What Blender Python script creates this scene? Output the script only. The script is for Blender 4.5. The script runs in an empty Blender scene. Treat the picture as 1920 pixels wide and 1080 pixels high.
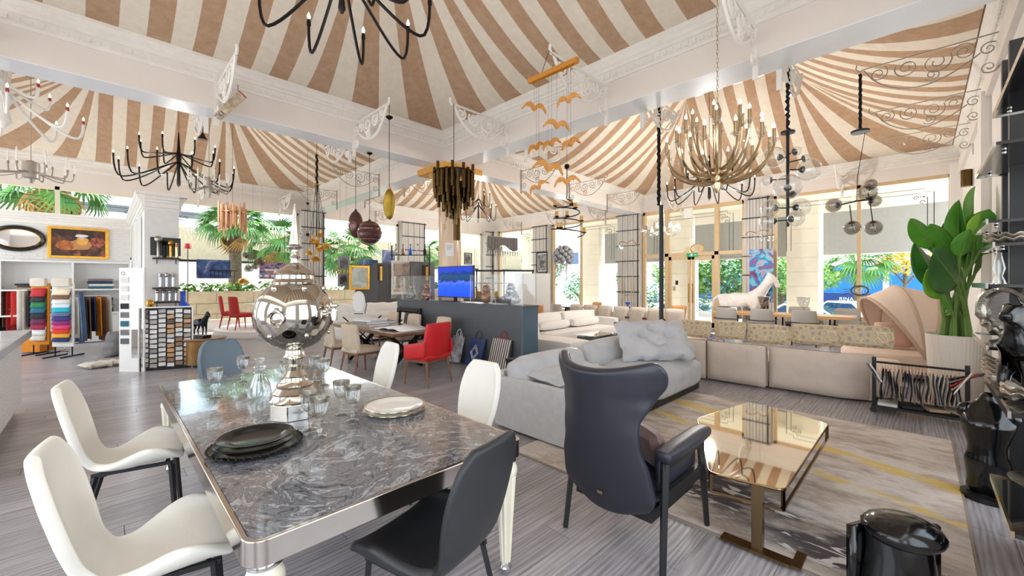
import bpy, bmesh, math, random
from mathutils import Vector, Matrix, Euler
R = random.Random(7)
pi = math.pi
SC = bpy.context.scene
COL = SC.collection

# ---------------------------------------------------------------- camera, world, sun, exposure
HC = 1.63; FP = 766.0; HY = 530.0; S2 = math.sqrt(2)
cam = bpy.data.cameras.new('camera'); camo = bpy.data.objects.new('camera', cam); COL.objects.link(camo)
camo.location = (0, 0, HC); camo.rotation_euler = (pi/2, 0, -pi/4)
cam.sensor_width = 36; cam.lens = FP/1920*36; cam.shift_y = -10/1920
cam.clip_start = 0.05; cam.clip_end = 400
SC.camera = camo
vs = SC.view_settings
vs.view_transform = 'Standard'; vs.look = 'None'; vs.gamma = 1; vs.use_curve_mapping = False
vs.exposure = 0.85
wd = bpy.data.worlds.new('world'); SC.world = wd; wd.use_nodes = True
wn = wd.node_tree.nodes; wl = wd.node_tree.links
bg = wn['Background']; bg.inputs[1].default_value = 2.3
tcw = wn.new('ShaderNodeTexCoord'); nzw = wn.new('ShaderNodeTexNoise'); nzw.inputs['Scale'].default_value = 2.2; nzw.inputs['Detail'].default_value = 4
crw = wn.new('ShaderNodeValToRGB')
crw.color_ramp.elements[0].position = .38; crw.color_ramp.elements[0].color = (.66, .82, 1, 1)
crw.color_ramp.elements[1].position = .6; crw.color_ramp.elements[1].color = (.93, .97, 1, 1)
wl.new(tcw.outputs['Generated'], nzw.inputs['Vector']); wl.new(nzw.outputs['Fac'], crw.inputs['Fac']); wl.new(crw.outputs['Color'], bg.inputs[0])
sun = bpy.data.lights.new('sun', 'SUN'); sun.energy = 6; sun.angle = math.radians(2); sun.color = (1, .95, .86)
suno = bpy.data.objects.new('sun', sun); COL.objects.link(suno)
suno.rotation_euler = Vector((-.42, -.30, -1)).to_track_quat('-Z', 'Y').to_euler()

# ---------------------------------------------------------------- helpers
def ray(px): return (px-960)/FP
def PX(px, X):                      # point in plan where the sight line of a column of the frame meets the plane X
    a = ray(px); d = X*S2/(1+a); return X, d*(1-a)/S2, d
def PY(px, Y):
    a = ray(px); d = Y*S2/(1-a); return d*(1+a)/S2, Y, d
def PZ(px, py, z):
    a = ray(px); d = (HC-z)*FP/(py-HY); return Vector((d*(1+a)/S2, d*(1-a)/S2, z))
def PD(px, py, d):
    a = ray(px); return Vector((d*(1+a)/S2, d*(1-a)/S2, HC-(py-HY)/FP*d))
def at_px(px, d, py=None):
    a = ray(px); return (d*(1+a)/S2, d*(1-a)/S2, 0 if py is None else hz(py, d))
def hang_z(x, y):                   # height of the tent fabric above a point
    x0, x1 = (-3.1, 5.48) if x < 5.86 else (6.24, 15.18); y0, y1 = (-.7, 7.72) if y < 8.1 else (8.46, 16.68)
    r = max((abs(x-(x0+x1)/2)-1.25)/((x1-x0)/2-1.25), (abs(y-(y0+y1)/2)-1.25)/((y1-y0)/2-1.25), 0)
    return 5.1+1.85*(1-min(1, r)**(1/1.12))**1.45+.02
def hz(py, d): return HC-(py-HY)/FP*d

def lin(c):
    c = c/255.0
    return c/12.92 if c <= .04045 else ((c+.055)/1.055)**2.4
def rgb(r, g, b): return (lin(r), lin(g), lin(b), 1)

class MB:
    """collects shapes, then becomes one mesh"""
    def __init__(s): s.v = []; s.f = []; s.m = Matrix.Identity(4)
    def at(s, x=0, y=0, z=0, rz=0, rx=0, ry=0, sc=1):
        s.m = Matrix.Translation((x, y, z)) @ Euler((rx, ry, rz)).to_matrix().to_4x4() @ Matrix.Scale(sc, 4); return s
    def add(s, vs_, fs):
        o = len(s.v); m = s.m
        s.v += [tuple(m @ Vector(p)) for p in vs_]; s.f += [tuple(i+o for i in f) for f in fs]; return s
    def box(s, x0, x1, y0, y1, z0, z1, tx=1, ty=1):
        mx, my = (x0+x1)/2, (y0+y1)/2; a, b = (x1-x0)/2, (y1-y0)/2
        vv = [(mx-a, my-b, z0), (mx+a, my-b, z0), (mx+a, my+b, z0), (mx-a, my+b, z0),
              (mx-a*tx, my-b*ty, z1), (mx+a*tx, my-b*ty, z1), (mx+a*tx, my+b*ty, z1), (mx-a*tx, my+b*ty, z1)]
        return s.add(vv, [(3, 2, 1, 0), (4, 5, 6, 7), (0, 1, 5, 4), (1, 2, 6, 5), (2, 3, 7, 6), (3, 0, 4, 7)])
    def cb(s, x, y, z, sx, sy, sz): return s.box(x-sx/2, x+sx/2, y-sy/2, y+sy/2, z-sz/2, z+sz/2)
    def surf(s, fn, nu, nv, cu=False, cv=False):
        vv = []; nU = nu if cu else nu+1; nV = nv if cv else nv+1
        for j in range(nV):
            for i in range(nU): vv.append(fn(i/nu, j/nv))
        ff = []
        for j in range(nv):
            for i in range(nu):
                ff.append((j*nU+i, j*nU+(i+1) % nU, ((j+1) % nV)*nU+(i+1) % nU, ((j+1) % nV)*nU+i))
        return s.add(vv, ff)
    def lathe(s, prof, seg=20, sx=1, sy=1, cap=True):
        vv = []; n = len(prof)
        for r, z in prof:
            for k in range(seg):
                a = 2*pi*k/seg; vv.append((r*math.cos(a)*sx, r*math.sin(a)*sy, z))
        ff = [(j*seg+k, j*seg+(k+1) % seg, (j+1)*seg+(k+1) % seg, (j+1)*seg+k) for j in range(n-1) for k in range(seg)]
        if cap and prof[0][0] > 1e-5: ff.append(tuple(range(seg-1, -1, -1)))
        if cap and prof[-1][0] > 1e-5: ff.append(tuple((n-1)*seg+k for k in range(seg)))
        return s.add(vv, ff)
    def cyl(s, x, y, z0, z1, r, r2=None, seg=14):
        m = s.m; s.m = m @ Matrix.Translation((x, y, 0)); s.lathe([(r, z0), (r if r2 is None else r2, z1)], seg); s.m = m; return s
    def ball(s, x, y, z, r, rz=None, seg=16, n=9, rx=None, ry=None):
        m = s.m; s.m = m @ Matrix.Translation((x, y, z)); rz = rz or r
        s.lathe([(r*math.sin(pi*i/n), -rz*math.cos(pi*i/n)) for i in range(n+1)], seg, (rx or r)/r, (ry or r)/r); s.m = m; return s
    def tube(s, pts, r, seg=6, closed=False, flat=1):
        P_ = [Vector(p) for p in pts]; n = len(P_)
        rr = r if isinstance(r, (list, tuple)) else [r]*n
        T = []
        for i in range(n):
            a = P_[i-1] if (i > 0 or closed) else P_[i]; b = P_[(i+1) % n] if (i < n-1 or closed) else P_[i]
            t = b-a; T.append(t.normalized() if t.length > 1e-9 else Vector((0, 0, 1)))
        u = T[0].orthogonal().normalized(); vv = []
        if abs(T[0].z) < .9: u = (Vector((0, 0, 1))-T[0]*T[0].z).normalized()
        for i in range(n):
            u = u-T[i]*u.dot(T[i])
            u = u.normalized() if u.length > 1e-6 else T[i].orthogonal().normalized()
            w = T[i].cross(u)
            for k in range(seg):
                a = 2*pi*(k+.5)/seg; vv.append(P_[i]+u*(rr[i]*math.cos(a))+w*(rr[i]*math.sin(a)*flat))
        ff = []
        for i in range(n if closed else n-1):
            j = (i+1) % n
            for k in range(seg): ff.append((i*seg+k, i*seg+(k+1) % seg, j*seg+(k+1) % seg, j*seg+k))
        if not closed: ff.append(tuple(range(seg-1, -1, -1))); ff.append(tuple((n-1)*seg+k for k in range(seg)))
        return s.add(vv, ff)
    def prism(s, pts, z0, z1):
        n = len(pts); vv = [(p[0], p[1], z0) for p in pts]+[(p[0], p[1], z1) for p in pts]
        ff = [tuple(range(n-1, -1, -1)), tuple(range(n, 2*n))]+[(i, (i+1) % n, n+(i+1) % n, n+i) for i in range(n)]
        return s.add(vv, ff)
    def soft(s, x, y, z, sx, sy, sz, r=.05, n=6, puff=0, fn=None):
        """rounded box; puff bulges its faces, fn(p) may bend it"""
        hx, hy, hz_ = sx/2, sy/2, sz/2; r = min(r, hx, hy, hz_); vv = []; ff = []
        for ax in range(3):
            for sg in (-1, 1):
                o = len(vv)
                for j in range(n+1):
                    for i in range(n+1):
                        a, b = math.tan((i/n*2-1)*pi/4), math.tan((j/n*2-1)*pi/4)
                        p = [0, 0, 0]; p[ax] = sg; p[(ax+1) % 3] = a; p[(ax+2) % 3] = b*sg
                        q = Vector((p[0]*hx, p[1]*hy, p[2]*hz_))
                        c = Vector((max(-hx+r, min(hx-r, q.x)), max(-hy+r, min(hy-r, q.y)), max(-hz_+r, min(hz_-r, q.z))))
                        d = q-c
                        if d.length > 1e-9: q = c+d.normalized()*r
                        if puff:
                            q.z += puff*math.copysign(1, q.z)*(1-p[0]**2)*(1-p[1]**2)*(abs(q.z)/hz_)
                        if fn: q = Vector(fn(q))
                        vv.append((q.x+x, q.y+y, q.z+z))
                for j in range(n):
                    for i in range(n):
                        k = o+j*(n+1)+i; ff.append((k, k+1, k+n+2, k+n+1))
        return s.add(vv, ff)
    def pillow(s, w, h, t, n=8, pinch=.12):
        """throw pillow standing in the local xz plane, thickness along y"""
        for sg in (-1, 1):
            def fn(u, v):
                a, b = u*2-1, v*2-1
                k = 1-pinch*(a*a*b*b)
                e = max(0, (1-a**4)*(1-b**4))**.5
                return (a*w/2*(1-pinch*.5*(1-b*b)*a*a)*k*sg, sg*t/2*e, b*h/2*(1-pinch*.5*(1-a*a)*b*b)*k)
            s.surf(fn, n, n)
        return s
    def mesh(s, smooth=False, ang=None):
        me = bpy.data.meshes.new('mesh'); me.from_pydata(s.v, [], s.f)
        bm = bmesh.new(); bm.from_mesh(me); bmesh.ops.remove_doubles(bm, verts=bm.verts, dist=1e-5); 
        bmesh.ops.recalc_face_normals(bm, faces=bm.faces)
        bm.to_mesh(me); bm.free()
        if smooth:
            me.polygons.foreach_set('use_smooth', [True]*len(me.polygons))
            try: me.set_sharp_from_angle(angle=math.radians(ang or 42))
            except Exception: pass
        return me

def link(o, parent=None):
    COL.objects.link(o)
    if parent is not None: o.parent = parent
    return o
def obj(name, mb, mat, parent=None, smooth=True, bev=0, sub=0, solid=0, ang=None, loc=None, rot=None, sc=None, kind=None, label=None):
    me = mb if isinstance(mb, bpy.types.Mesh) else mb.mesh(smooth, ang)
    o = bpy.data.objects.new(name, me)
    if mat is not None and not me.materials: me.materials.append(mat if not isinstance(mat, str) else M[mat])
    link(o, parent)
    if loc is not None: o.location = loc
    if rot is not None: o.rotation_euler = rot
    if sc is not None: o.scale = sc if isinstance(sc, (tuple, list)) else (sc,)*3
    if solid: md = o.modifiers.new('solid', 'SOLIDIFY'); md.thickness = solid; md.offset = 0
    if bev: md = o.modifiers.new('bevel', 'BEVEL'); md.width = bev; md.segments = 2; md.limit_method = 'ANGLE'
    if sub: md = o.modifiers.new('sub', 'SUBSURF'); md.levels = sub; md.render_levels = sub
    if kind: o['kind'] = kind
    if label: o['label'] = label
    return o
def tag(o, label, cat, group=None, kind=None):
    o['label'] = label; o['category'] = cat
    if group: o['group'] = group
    if kind: o['kind'] = kind
    return o
def thing(name, label, cat, loc=(0, 0, 0), rz=0, group=None, sc=None):
    o = bpy.data.objects.new(name, None); o.empty_display_size = .1; link(o)
    o.location = loc; o.rotation_euler = (0, 0, rz)
    if sc: o.scale = (sc,)*3 if not isinstance(sc, (tuple, list)) else sc
    return tag(o, label, cat, group)
def copy_tree(o, label=None, loc=None, rz=None, group=None, parent=None, sc=None):
    c = o.copy(); COL.objects.link(c); c.parent = parent
    if label: c['label'] = label
    if group: c['group'] = group
    if loc is not None: c.location = loc
    if rz is not None: c.rotation_euler = (c.rotation_euler[0], c.rotation_euler[1], rz)
    if sc is not None: c.scale = (sc,)*3
    for ch in list(o.children): copy_tree(ch, parent=c)
    return c
def struct(name, mb, mat, parent=None, **k):
    o = obj(name, mb, mat, parent, **k)
    if parent is None: o['kind'] = 'structure'
    return o

# ---------------------------------------------------------------- materials
M = {}
def mat(name, col, rough=.5, metal=0, var=0, vs=8, bump=0, bs=60, trans=0, ior=1.45, emis=None, es=0, coat=0, col2=None, spec=None, stretch=None, sheen=0, alpha=None, det=4):
    m = bpy.data.materials.new(name); m.use_nodes = True; nt = m.node_tree; b = nt.nodes['Principled BSDF']
    b.inputs['Base Color'].default_value = col; b.inputs['Roughness'].default_value = rough; b.inputs['Metallic'].default_value = metal
    if trans: b.inputs['Transmission Weight'].default_value = trans; b.inputs['IOR'].default_value = ior
    if coat: b.inputs['Coat Weight'].default_value = coat; b.inputs['Coat Roughness'].default_value = .05
    if spec is not None: b.inputs['Specular IOR Level'].default_value = spec
    if sheen: b.inputs['Sheen Weight'].default_value = sheen
    if emis: b.inputs['Emission Color'].default_value = emis; b.inputs['Emission Strength'].default_value = es
    tc = nt.nodes.new('ShaderNodeTexCoord'); vec = tc.outputs['Object']
    if stretch:
        mp = nt.nodes.new('ShaderNodeMapping'); mp.inputs['Scale'].default_value = stretch; nt.links.new(vec, mp.inputs['Vector']); vec = mp.outputs['Vector']
    if var or col2:
        nz = nt.nodes.new('ShaderNodeTexNoise'); nz.inputs['Scale'].default_value = vs; nz.inputs['Detail'].default_value = det
        nt.links.new(vec, nz.inputs['Vector'])
        cr = nt.nodes.new('ShaderNodeValToRGB'); nt.links.new(nz.outputs['Fac'], cr.inputs['Fac'])
        e = cr.color_ramp.elements
        e[0].position = .32; e[1].position = .68
        if col2: e[0].color = col; e[1].color = col2
        else:
            e[0].color = tuple(max(0, c*(1-var)) for c in col[:3])+(1,); e[1].color = tuple(min(1, c*(1+var*.6)) for c in col[:3])+(1,)
        nt.links.new(cr.outputs['Color'], b.inputs['Base Color'])
    if bump:
        n2 = nt.nodes.new('ShaderNodeTexNoise'); n2.inputs['Scale'].default_value = bs; n2.inputs['Detail'].default_value = 5
        nt.links.new(vec, n2.inputs['Vector'])
        bp = nt.nodes.new('ShaderNodeBump'); bp.inputs['Strength'].default_value = bump; bp.inputs['Distance'].default_value = .02
        nt.links.new(n2.outputs['Fac'], bp.inputs['Height']); nt.links.new(bp.outputs['Normal'], b.inputs['Normal'])
    M[name] = m
    return m
def thin_glass(name, tint=(1, 1, 1, 1), edge=.5, base=.05, rough=0, gcol=(1, 1, 1, 1)):
    m = bpy.data.materials.new(name); m.use_nodes = True; nt = m.node_tree; nt.nodes.clear()
    out = nt.nodes.new('ShaderNodeOutputMaterial'); mx = nt.nodes.new('ShaderNodeMixShader')
    tr = nt.nodes.new('ShaderNodeBsdfTransparent'); tr.inputs[0].default_value = tint
    gl = nt.nodes.new('ShaderNodeBsdfGlossy'); gl.inputs['Roughness'].default_value = rough; gl.inputs[0].default_value = gcol
    lw = nt.nodes.new('ShaderNodeLayerWeight'); lw.inputs[0].default_value = .5
    fr = nt.nodes.new('ShaderNodeMath'); fr.operation = 'POWER'; fr.inputs[1].default_value = 3.5; nt.links.new(lw.outputs['Facing'], fr.inputs[0])
    mu = nt.nodes.new('ShaderNodeMath'); mu.operation = 'MULTIPLY_ADD'; mu.inputs[1].default_value = edge; mu.inputs[2].default_value = base; mu.use_clamp = True
    nt.links.new(fr.outputs[0], mu.inputs[0]); nt.links.new(mu.outputs[0], mx.inputs[0]); nt.links.new(tr.outputs[0], mx.inputs[1]); nt.links.new(gl.outputs[0], mx.inputs[2]); nt.links.new(mx.outputs[0], out.inputs[0])
    M[name] = m; return m

mat('wall_white', rgb(236, 231, 226), .6, var=.03, vs=3, bump=.05, bs=40)
mat('beam_face', rgb(233, 225, 219), .55, var=.03, vs=1.5)
mat('beam_under', rgb(238, 240, 244), .3, var=.05, vs=2, coat=.2)
mat('cornice', rgb(238, 234, 228), .5, var=.03)
mat('fabric_rim', rgb(110, 80, 55), .8)
mat('frame_gold', rgb(212, 184, 142), .4, var=.06)
mat('frame_pale', rgb(232, 224, 205), .5)
mat('panel_rib', rgb(196, 192, 186), .55, var=.12, vs=6, stretch=(6, 6, .4))
mat('black', rgb(18, 18, 20), .35)
mat('black_satin', rgb(26, 26, 28), .45)
mat('black_gloss', rgb(8, 8, 9), .16, coat=.25)
mat('dark_iron', rgb(30, 27, 26), .4, metal=.6)
mat('white_paint', rgb(240, 238, 234), .45)
mat('iron_white', rgb(236, 232, 226), .5)
mat('iron_silver', rgb(168, 160, 150), .35, metal=.5)
mat('chrome', rgb(215, 215, 218), .07, metal=1)
mat('silver', rgb(212, 206, 196), .13, metal=1, var=.12, vs=5)
mat('pewter', rgb(178, 172, 160), .3, metal=1, var=.3, vs=30, bump=.2, bs=60)
mat('champagne', rgb(205, 184, 150), .18, metal=1)
mat('brass', rgb(196, 150, 70), .22, metal=1)
mat('gold', rgb(224, 168, 66), .32, metal=.85, var=.15, vs=12)
mat('bronze_dark', rgb(60, 46, 30), .25, metal=.9)
mat('copper', rgb(200, 140, 100), .25, metal=1)
mat('bulb', rgb(250, 248, 240), .25, emis=(1, .95, .85, 1), es=.6)
mat('candle', rgb(245, 243, 238), .4)
thin_glass('glass', (.98, .99, .985, 1), .35, .0)
thin_glass('clear_glass', (.94, .955, .955, 1), 1.6, .11)
thin_glass('smoke_glass', (.55, .53, .5, 1), .8, .12)
thin_glass('case_glass', (.98, .99, .99, 1), .5, .03)
# ================================================================ structure
XB0, XB1, YB0, YB1 = 5.6, 6.12, 7.84, 8.34          # the two crossing beams
XW, YW, YS, XL = 15.3, 16.8, -.72, -3.1              # right wall, left wall, side wall, far left bay end
ZB, ZC, ZT = 4.36, 5.1, 6.95                          # beam underside, cornice top, tent ring

def wood_floor():
    m = bpy.data.materials.new('floor_oak'); m.use_nodes = True; nt = m.node_tree; b = nt.nodes['Principled BSDF']
    tc = nt.nodes.new('ShaderNodeTexCoord'); oi = nt.nodes.new('ShaderNodeObjectInfo')
    mp = nt.nodes.new('ShaderNodeMapping'); mp.inputs['Scale'].default_value = (1.2, 17, 17)
    geo = nt.nodes.new('ShaderNodeNewGeometry')
    nt.links.new(geo.outputs['Position'], mp.inputs['Vector'])
    wv = nt.nodes.new('ShaderNodeTexWave'); wv.wave_type = 'BANDS'; wv.bands_direction = 'Y'
    wv.inputs['Scale'].default_value = .55; wv.inputs['Distortion'].default_value = 14; wv.inputs['Detail'].default_value = 3; wv.inputs['Detail Scale'].default_value = .7
    nz = nt.nodes.new('ShaderNodeTexNoise'); nz.inputs['Scale'].default_value = 3; nz.inputs['Detail'].default_value = 8
    nt.links.new(mp.outputs[0], wv.inputs['Vector']); nt.links.new(mp.outputs[0], nz.inputs['Vector'])
    cr = nt.nodes.new('ShaderNodeValToRGB'); cr.color_ramp.elements[0].color = rgb(138, 132, 135); cr.color_ramp.elements[1].color = rgb(186, 181, 185)
    cr.color_ramp.elements[0].position = .25; cr.color_ramp.elements[1].position = .8
    mx = nt.nodes.new('ShaderNodeMath'); mx.operation = 'MULTIPLY_ADD'; mx.inputs[1].default_value = .28
    nt.links.new(wv.outputs['Fac'], mx.inputs[0]); 
    m3 = nt.nodes.new('ShaderNodeMath'); m3.operation = 'MULTIPLY'; m3.inputs[1].default_value = .85; nt.links.new(nz.outputs['Fac'], m3.inputs[0]); nt.links.new(m3.outputs[0], mx.inputs[2])
    nt.links.new(mx.outputs[0], cr.inputs['Fac'])
    hsv = nt.nodes.new('ShaderNodeHueSaturation'); rm = nt.nodes.new('ShaderNodeMapRange'); rm.inputs[3].default_value = .86; rm.inputs[4].default_value = 1.14
    nt.links.new(oi.outputs['Random'], rm.inputs[0]); nt.links.new(rm.outputs[0], hsv.inputs['Value']); nt.links.new(cr.outputs[0], hsv.inputs['Color']); nt.links.new(hsv.outputs[0], b.inputs['Base Color'])
    b.inputs['Roughness'].default_value = .24; b.inputs['Specular IOR Level'].default_value = .6
    bp = nt.nodes.new('ShaderNodeBump'); bp.inputs['Strength'].default_value = .12; bp.inputs['Distance'].default_value = .01; nt.links.new(wv.outputs['Fac'], bp.inputs['Height']); nt.links.new(bp.outputs[0], b.inputs['Normal'])
    M['floor_oak'] = m
wood_floor()
mat('floor_joint', rgb(84, 78, 76), .7)

fl = struct('floor', MB().box(XL-.6, XW, YS-.3, YW, -.2, -.004), 'floor_joint', smooth=False)
PW, PLN = .2, 2.0
pmesh = MB().box(0, PLN-.004, 0, PW-.003, -.004, 0).mesh(); pmesh.materials.append(M['floor_oak'])
cells = []
j = 0; y = YS-.3
while y < YW-.05:
    x = XL-.6-((j*37) % 10)*.2
    while x < XW:
        cells.append((x, y)); x += PLN
    y += PW; j += 1
def seen(x, y):
    cx, cy = x+PLN/2, y+PW/2; f = (cx+cy)/S2; r = (cx-cy)/S2
    return f > .9 and abs(r) < f*1.3+1.2 and (XL-.5 < x and x+PLN < XW)
near = sorted([c for c in cells if seen(*c)], key=lambda c: (c[0]+1)**2+(c[1]+.1)**2)[:300]
ns = set(near); rest = MB()
for c in cells:
    if c in ns:
        o = bpy.data.objects.new('plank', pmesh); link(o, fl); o.location = (c[0], c[1], 0)
    else: rest.box(max(c[0], XL-.6), min(c[0]+PLN-.004, XW), c[1], c[1]+PW-.003, -.004, 0)
obj('plank_field', rest, 'floor_oak', fl, smooth=False, kind='stuff')

# ---- beams with cornices
def cornice_profile(): return [(0, -.34), (.02, -.34), (.02, -.30), (.045, -.29), (.045, -.2), (.07, -.19), (.07, -.15), (.1, -.13), (.1, -.09), (.13, -.06), (.14, -.05), (.14, 0), (0, 0)]
def run(mb, p0, p1, nx, ny, z):      # moulding from p0 to p1 projecting towards (nx, ny)
    pr = cornice_profile(); n = len(pr)
    vv = [(p[0]+nx*q[0], p[1]+ny*q[0], z+q[1]) for p in (p0, p1) for q in pr]
    mb.add(vv, [(i, i+1, n+i+1, n+i) for i in range(n-1)]+[tuple(range(n)), tuple(range(2*n-1, n-1, -1))])
def dent(mb, p0, p1, nx, ny, z, step=.1):
    L = math.dist(p0, p1); k = int(L/step); dx, dy = (p1[0]-p0[0])/L, (p1[1]-p0[1])/L
    for i in range(k):
        t = (i+.5)*step; x, y = p0[0]+dx*t, p0[1]+dy*t
        ex = abs(dx)*.027+abs(nx)*.0; ey = abs(dy)*.027
        x0, x1 = sorted((x-dx*.027, x+dx*.027+nx*.062)) if nx else (x-.027, x+.027)
        y0, y1 = sorted((y, y+ny*.062)) if ny else (y-.027, y+.027)
        if nx: x0, x1 = sorted((x, x+nx*.062))
        mb.box(x0, x1, y0, y1, z-.285, z-.225)
def beam(name, x0, x1, y0, y1, label_sides):
    b = struct(name, MB().box(x0, x1, y0, y1, ZB+.012, ZC+.25), 'beam_face', smooth=False)
    obj('soffit', MB().box(x0, x1, y0, y1, ZB, ZB+.012), 'beam_under', b, smooth=False)
    c = MB(); d = MB()
    for (p0, p1, nx, ny) in label_sides:
        run(c, p0, p1, nx, ny, ZC); dent(d, p0, p1, nx, ny, ZC)
    obj('cornice', c, 'cornice', b, smooth=False); obj('dentils', d, 'cornice', b, smooth=False, kind='stuff')
    return b
beam('trim_1', XB0, XB1, YS, YW, [((XB0, YS), (XB0, YB0), -1, 0), ((XB0, YB1), (XB0, YW), -1, 0), ((XB1, YS), (XB1, YB0), 1, 0), ((XB1, YB1), (XB1, YW), 1, 0)])
beam('trim_2', XL, XB0, YB0, YB1, [((XL, YB0), (XB0, YB0), 0, -1), ((XL, YB1), (XB0, YB1), 0, 1)])
beam('trim_3', XB1, XW, YB0, YB1, [((XB1, YB0), (XW, YB0), 0, -1), ((XB1, YB1), (XW, YB1), 0, 1)])

# ---- tents
def fabric():
    m = bpy.data.materials.new('tent_fabric'); m.use_nodes = True; nt = m.node_tree; b = nt.nodes['Principled BSDF']
    uv = nt.nodes.new('ShaderNodeUVMap'); sp = nt.nodes.new('ShaderNodeSeparateXYZ'); nt.links.new(uv.outputs[0], sp.inputs[0])
    fr = nt.nodes.new('ShaderNodeMath'); fr.operation = 'FRACT'; nt.links.new(sp.outputs[0], fr.inputs[0])
    lt = nt.nodes.new('ShaderNodeMath'); lt.operation = 'LESS_THAN'; lt.inputs[1].default_value = .5; nt.links.new(fr.outputs[0], lt.inputs[0])
    tc = nt.nodes.new('ShaderNodeTexCoord'); nz = nt.nodes.new('ShaderNodeTexNoise'); nz.inputs['Scale'].default_value = 7; nz.inputs['Detail'].default_value = 6; nz.inputs['Roughness'].default_value = .7
    nt.links.new(tc.outputs['Object'], nz.inputs['Vector'])
    def ramp(c0, c1):
        r = nt.nodes.new('ShaderNodeValToRGB'); r.color_ramp.elements[0].color = c0; r.color_ramp.elements[1].color = c1; r.color_ramp.elements[0].position = .35; r.color_ramp.elements[1].position = .65
        nt.links.new(nz.outputs['Fac'], r.inputs[0]); return r
    a = ramp(rgb(232, 220, 202), rgb(240, 231, 216)); c = ramp(rgb(182, 149, 120), rgb(196, 165, 138))
    mx = nt.nodes.new('ShaderNodeMix'); mx.data_type = 'RGBA'; nt.links.new(lt.outputs[0], mx.inputs[0]); nt.links.new(a.outputs[0], mx.inputs[6]); nt.links.new(c.outputs[0], mx.inputs[7])
    nt.links.new(mx.outputs[2], b.inputs['Base Color']); b.inputs['Roughness'].default_value = .85; b.inputs['Specular IOR Level'].default_value = .15
    M['tent_fabric'] = m
fabric()
def tent(name, x0, x1, y0, y1):
    cx, cy = (x0+x1)/2, (y0+y1)/2; hx, hy = (x1-x0)/2, (y1-y0)/2; ht = 1.25; NS = 10; SUB = 6; NV = 16
    # around the rim: four sides, each n in [-5, 5]
    def along(n, h):                 # rim position for stripe number n, wider towards the corners
        s = .5*n+.00288*abs(n)**4*math.copysign(1, n); return s/4.3*h
    ring = []
    for side in range(4):
        for k in range(NS*SUB):
            n = -5+k/SUB; u = side*NS+k/SUB
            st = max(-1, min(1, n/2.5))*ht
            if side == 0: bt = (along(n, hx), -hy); tp = (st, -ht)
            elif side == 1: bt = (hx, along(n, hy)); tp = (ht, st)
            elif side == 2: bt = (-along(n, hx), hy); tp = (-st, ht)
            else: bt = (-hx, -along(n, hy)); tp = (-ht, -st)
            ring.append((u, bt, tp))
    n0 = len(ring); vv = []; uvs = []
    for jv in range(NV+1):
        t = jv/NV
        for (u, bt, tp) in ring:
            rr = t**1.12
            x = tp[0]+(bt[0]-tp[0])*rr; y = tp[1]+(bt[1]-tp[1])*rr
            z = ZC+(ZT-ZC)*(1-t)**1.45-.10*math.sin(pi*t)*0
            pl = .035*math.sin(2*pi*u)*(1-t)*math.sin(pi*min(1, t*3+.1)/1.1)      # soft folds towards the gathers
            vv.append((cx+x, cy+y, z+pl))
    me = bpy.data.meshes.new('mesh'); ff = []; fu = []
    for jv in range(NV):
        for i in range(n0):
            i2 = (i+1) % n0; ff.append((jv*n0+i, jv*n0+i2, (jv+1)*n0+i2, (jv+1)*n0+i))
            ua = ring[i][0]; ub = ua+1/SUB
            fu += [(ua, jv/NV), (ub, jv/NV), (ub, (jv+1)/NV), (ua, (jv+1)/NV)]
    me.from_pydata(vv, [], ff); ul = me.uv_layers.new(name='UVMap')
    for i, q in enumerate(fu): ul.data[i].uv = q
    me.polygons.foreach_set('use_smooth', [True]*len(me.polygons)); me.materials.append(M['tent_fabric'])
    o = bpy.data.objects.new(name, me); link(o); o['kind'] = 'structure'
    obj('ridge_panel', MB().box(cx-ht, cx+ht, cy-ht, cy+ht, ZT, ZT+.05), 'frame_pale', o, smooth=False)
    rim = MB(); g = .015
    rim.box(x0, x1, y0, y0+g, ZC, ZC+.02).box(x0, x1, y1-g, y1, ZC, ZC+.02).box(x0, x0+g, y0, y1, ZC, ZC+.02).box(x1-g, x1, y0, y1, ZC, ZC+.02)
    obj('rim_cord', rim, 'fabric_rim', o, smooth=False)
    return o
tent('ceiling', XL, XB0-.12, YS+.02, YB0-.12)
tent('ceiling.001', XL, XB0-.12, YB1+.12, YW-.12)
tent('ceiling.002', XB1+.12, XW-.12, YS+.14, YB0-.12)
tent('ceiling.003', XB1+.12, XW-.12, YB1+.12, YW-.12)

# ---- walls: headers over the windows, pilasters, sills
wr = struct('wall_right', MB().box(XW, XW+.3, YS-.3, YW+.3, 4.42, ZC+.3), 'beam_face', smooth=False)
c = MB(); d = MB()
for a, b_ in ((YS, YB0), (YB1, YW)): run(c, (XW, a), (XW, b_), -1, 0, ZC); dent(d, (XW, a), (XW, b_), -1, 0, ZC)
obj('cornice', c, 'cornice', wr, smooth=False); obj('dentils', d, 'cornice', wr, smooth=False, kind='stuff')
wlf = struct('wall_left', MB().box(XL-.3, XW+.3, YW, YW+.3, 4.28, ZC+.3), 'beam_face', smooth=False)
c = MB(); d = MB()
for a, b_ in ((XL, XB0), (XB1, XW)): run(c, (a, YW), (b_, YW), 0, -1, ZC); dent(d, (a, YW), (b_, YW), 0, -1, ZC)
obj('cornice', c, 'cornice', wlf, smooth=False); obj('dentils', d, 'cornice', wlf, smooth=False, kind='stuff')
ws = struct('wall_side', MB().box(6.3, XW+.3, YS-.3, YS, 0, ZC+.3), 'wall_white', smooth=False)
c = MB(); d = MB(); run(c, (XB1, YS), (XW, YS), 0, 1, ZC); dent(d, (XB1, YS), (XW, YS), 0, 1, ZC)
obj('cornice', c, 'cornice', ws, smooth=False); obj('dentils', d, 'cornice', ws, smooth=False, kind='stuff')
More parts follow.
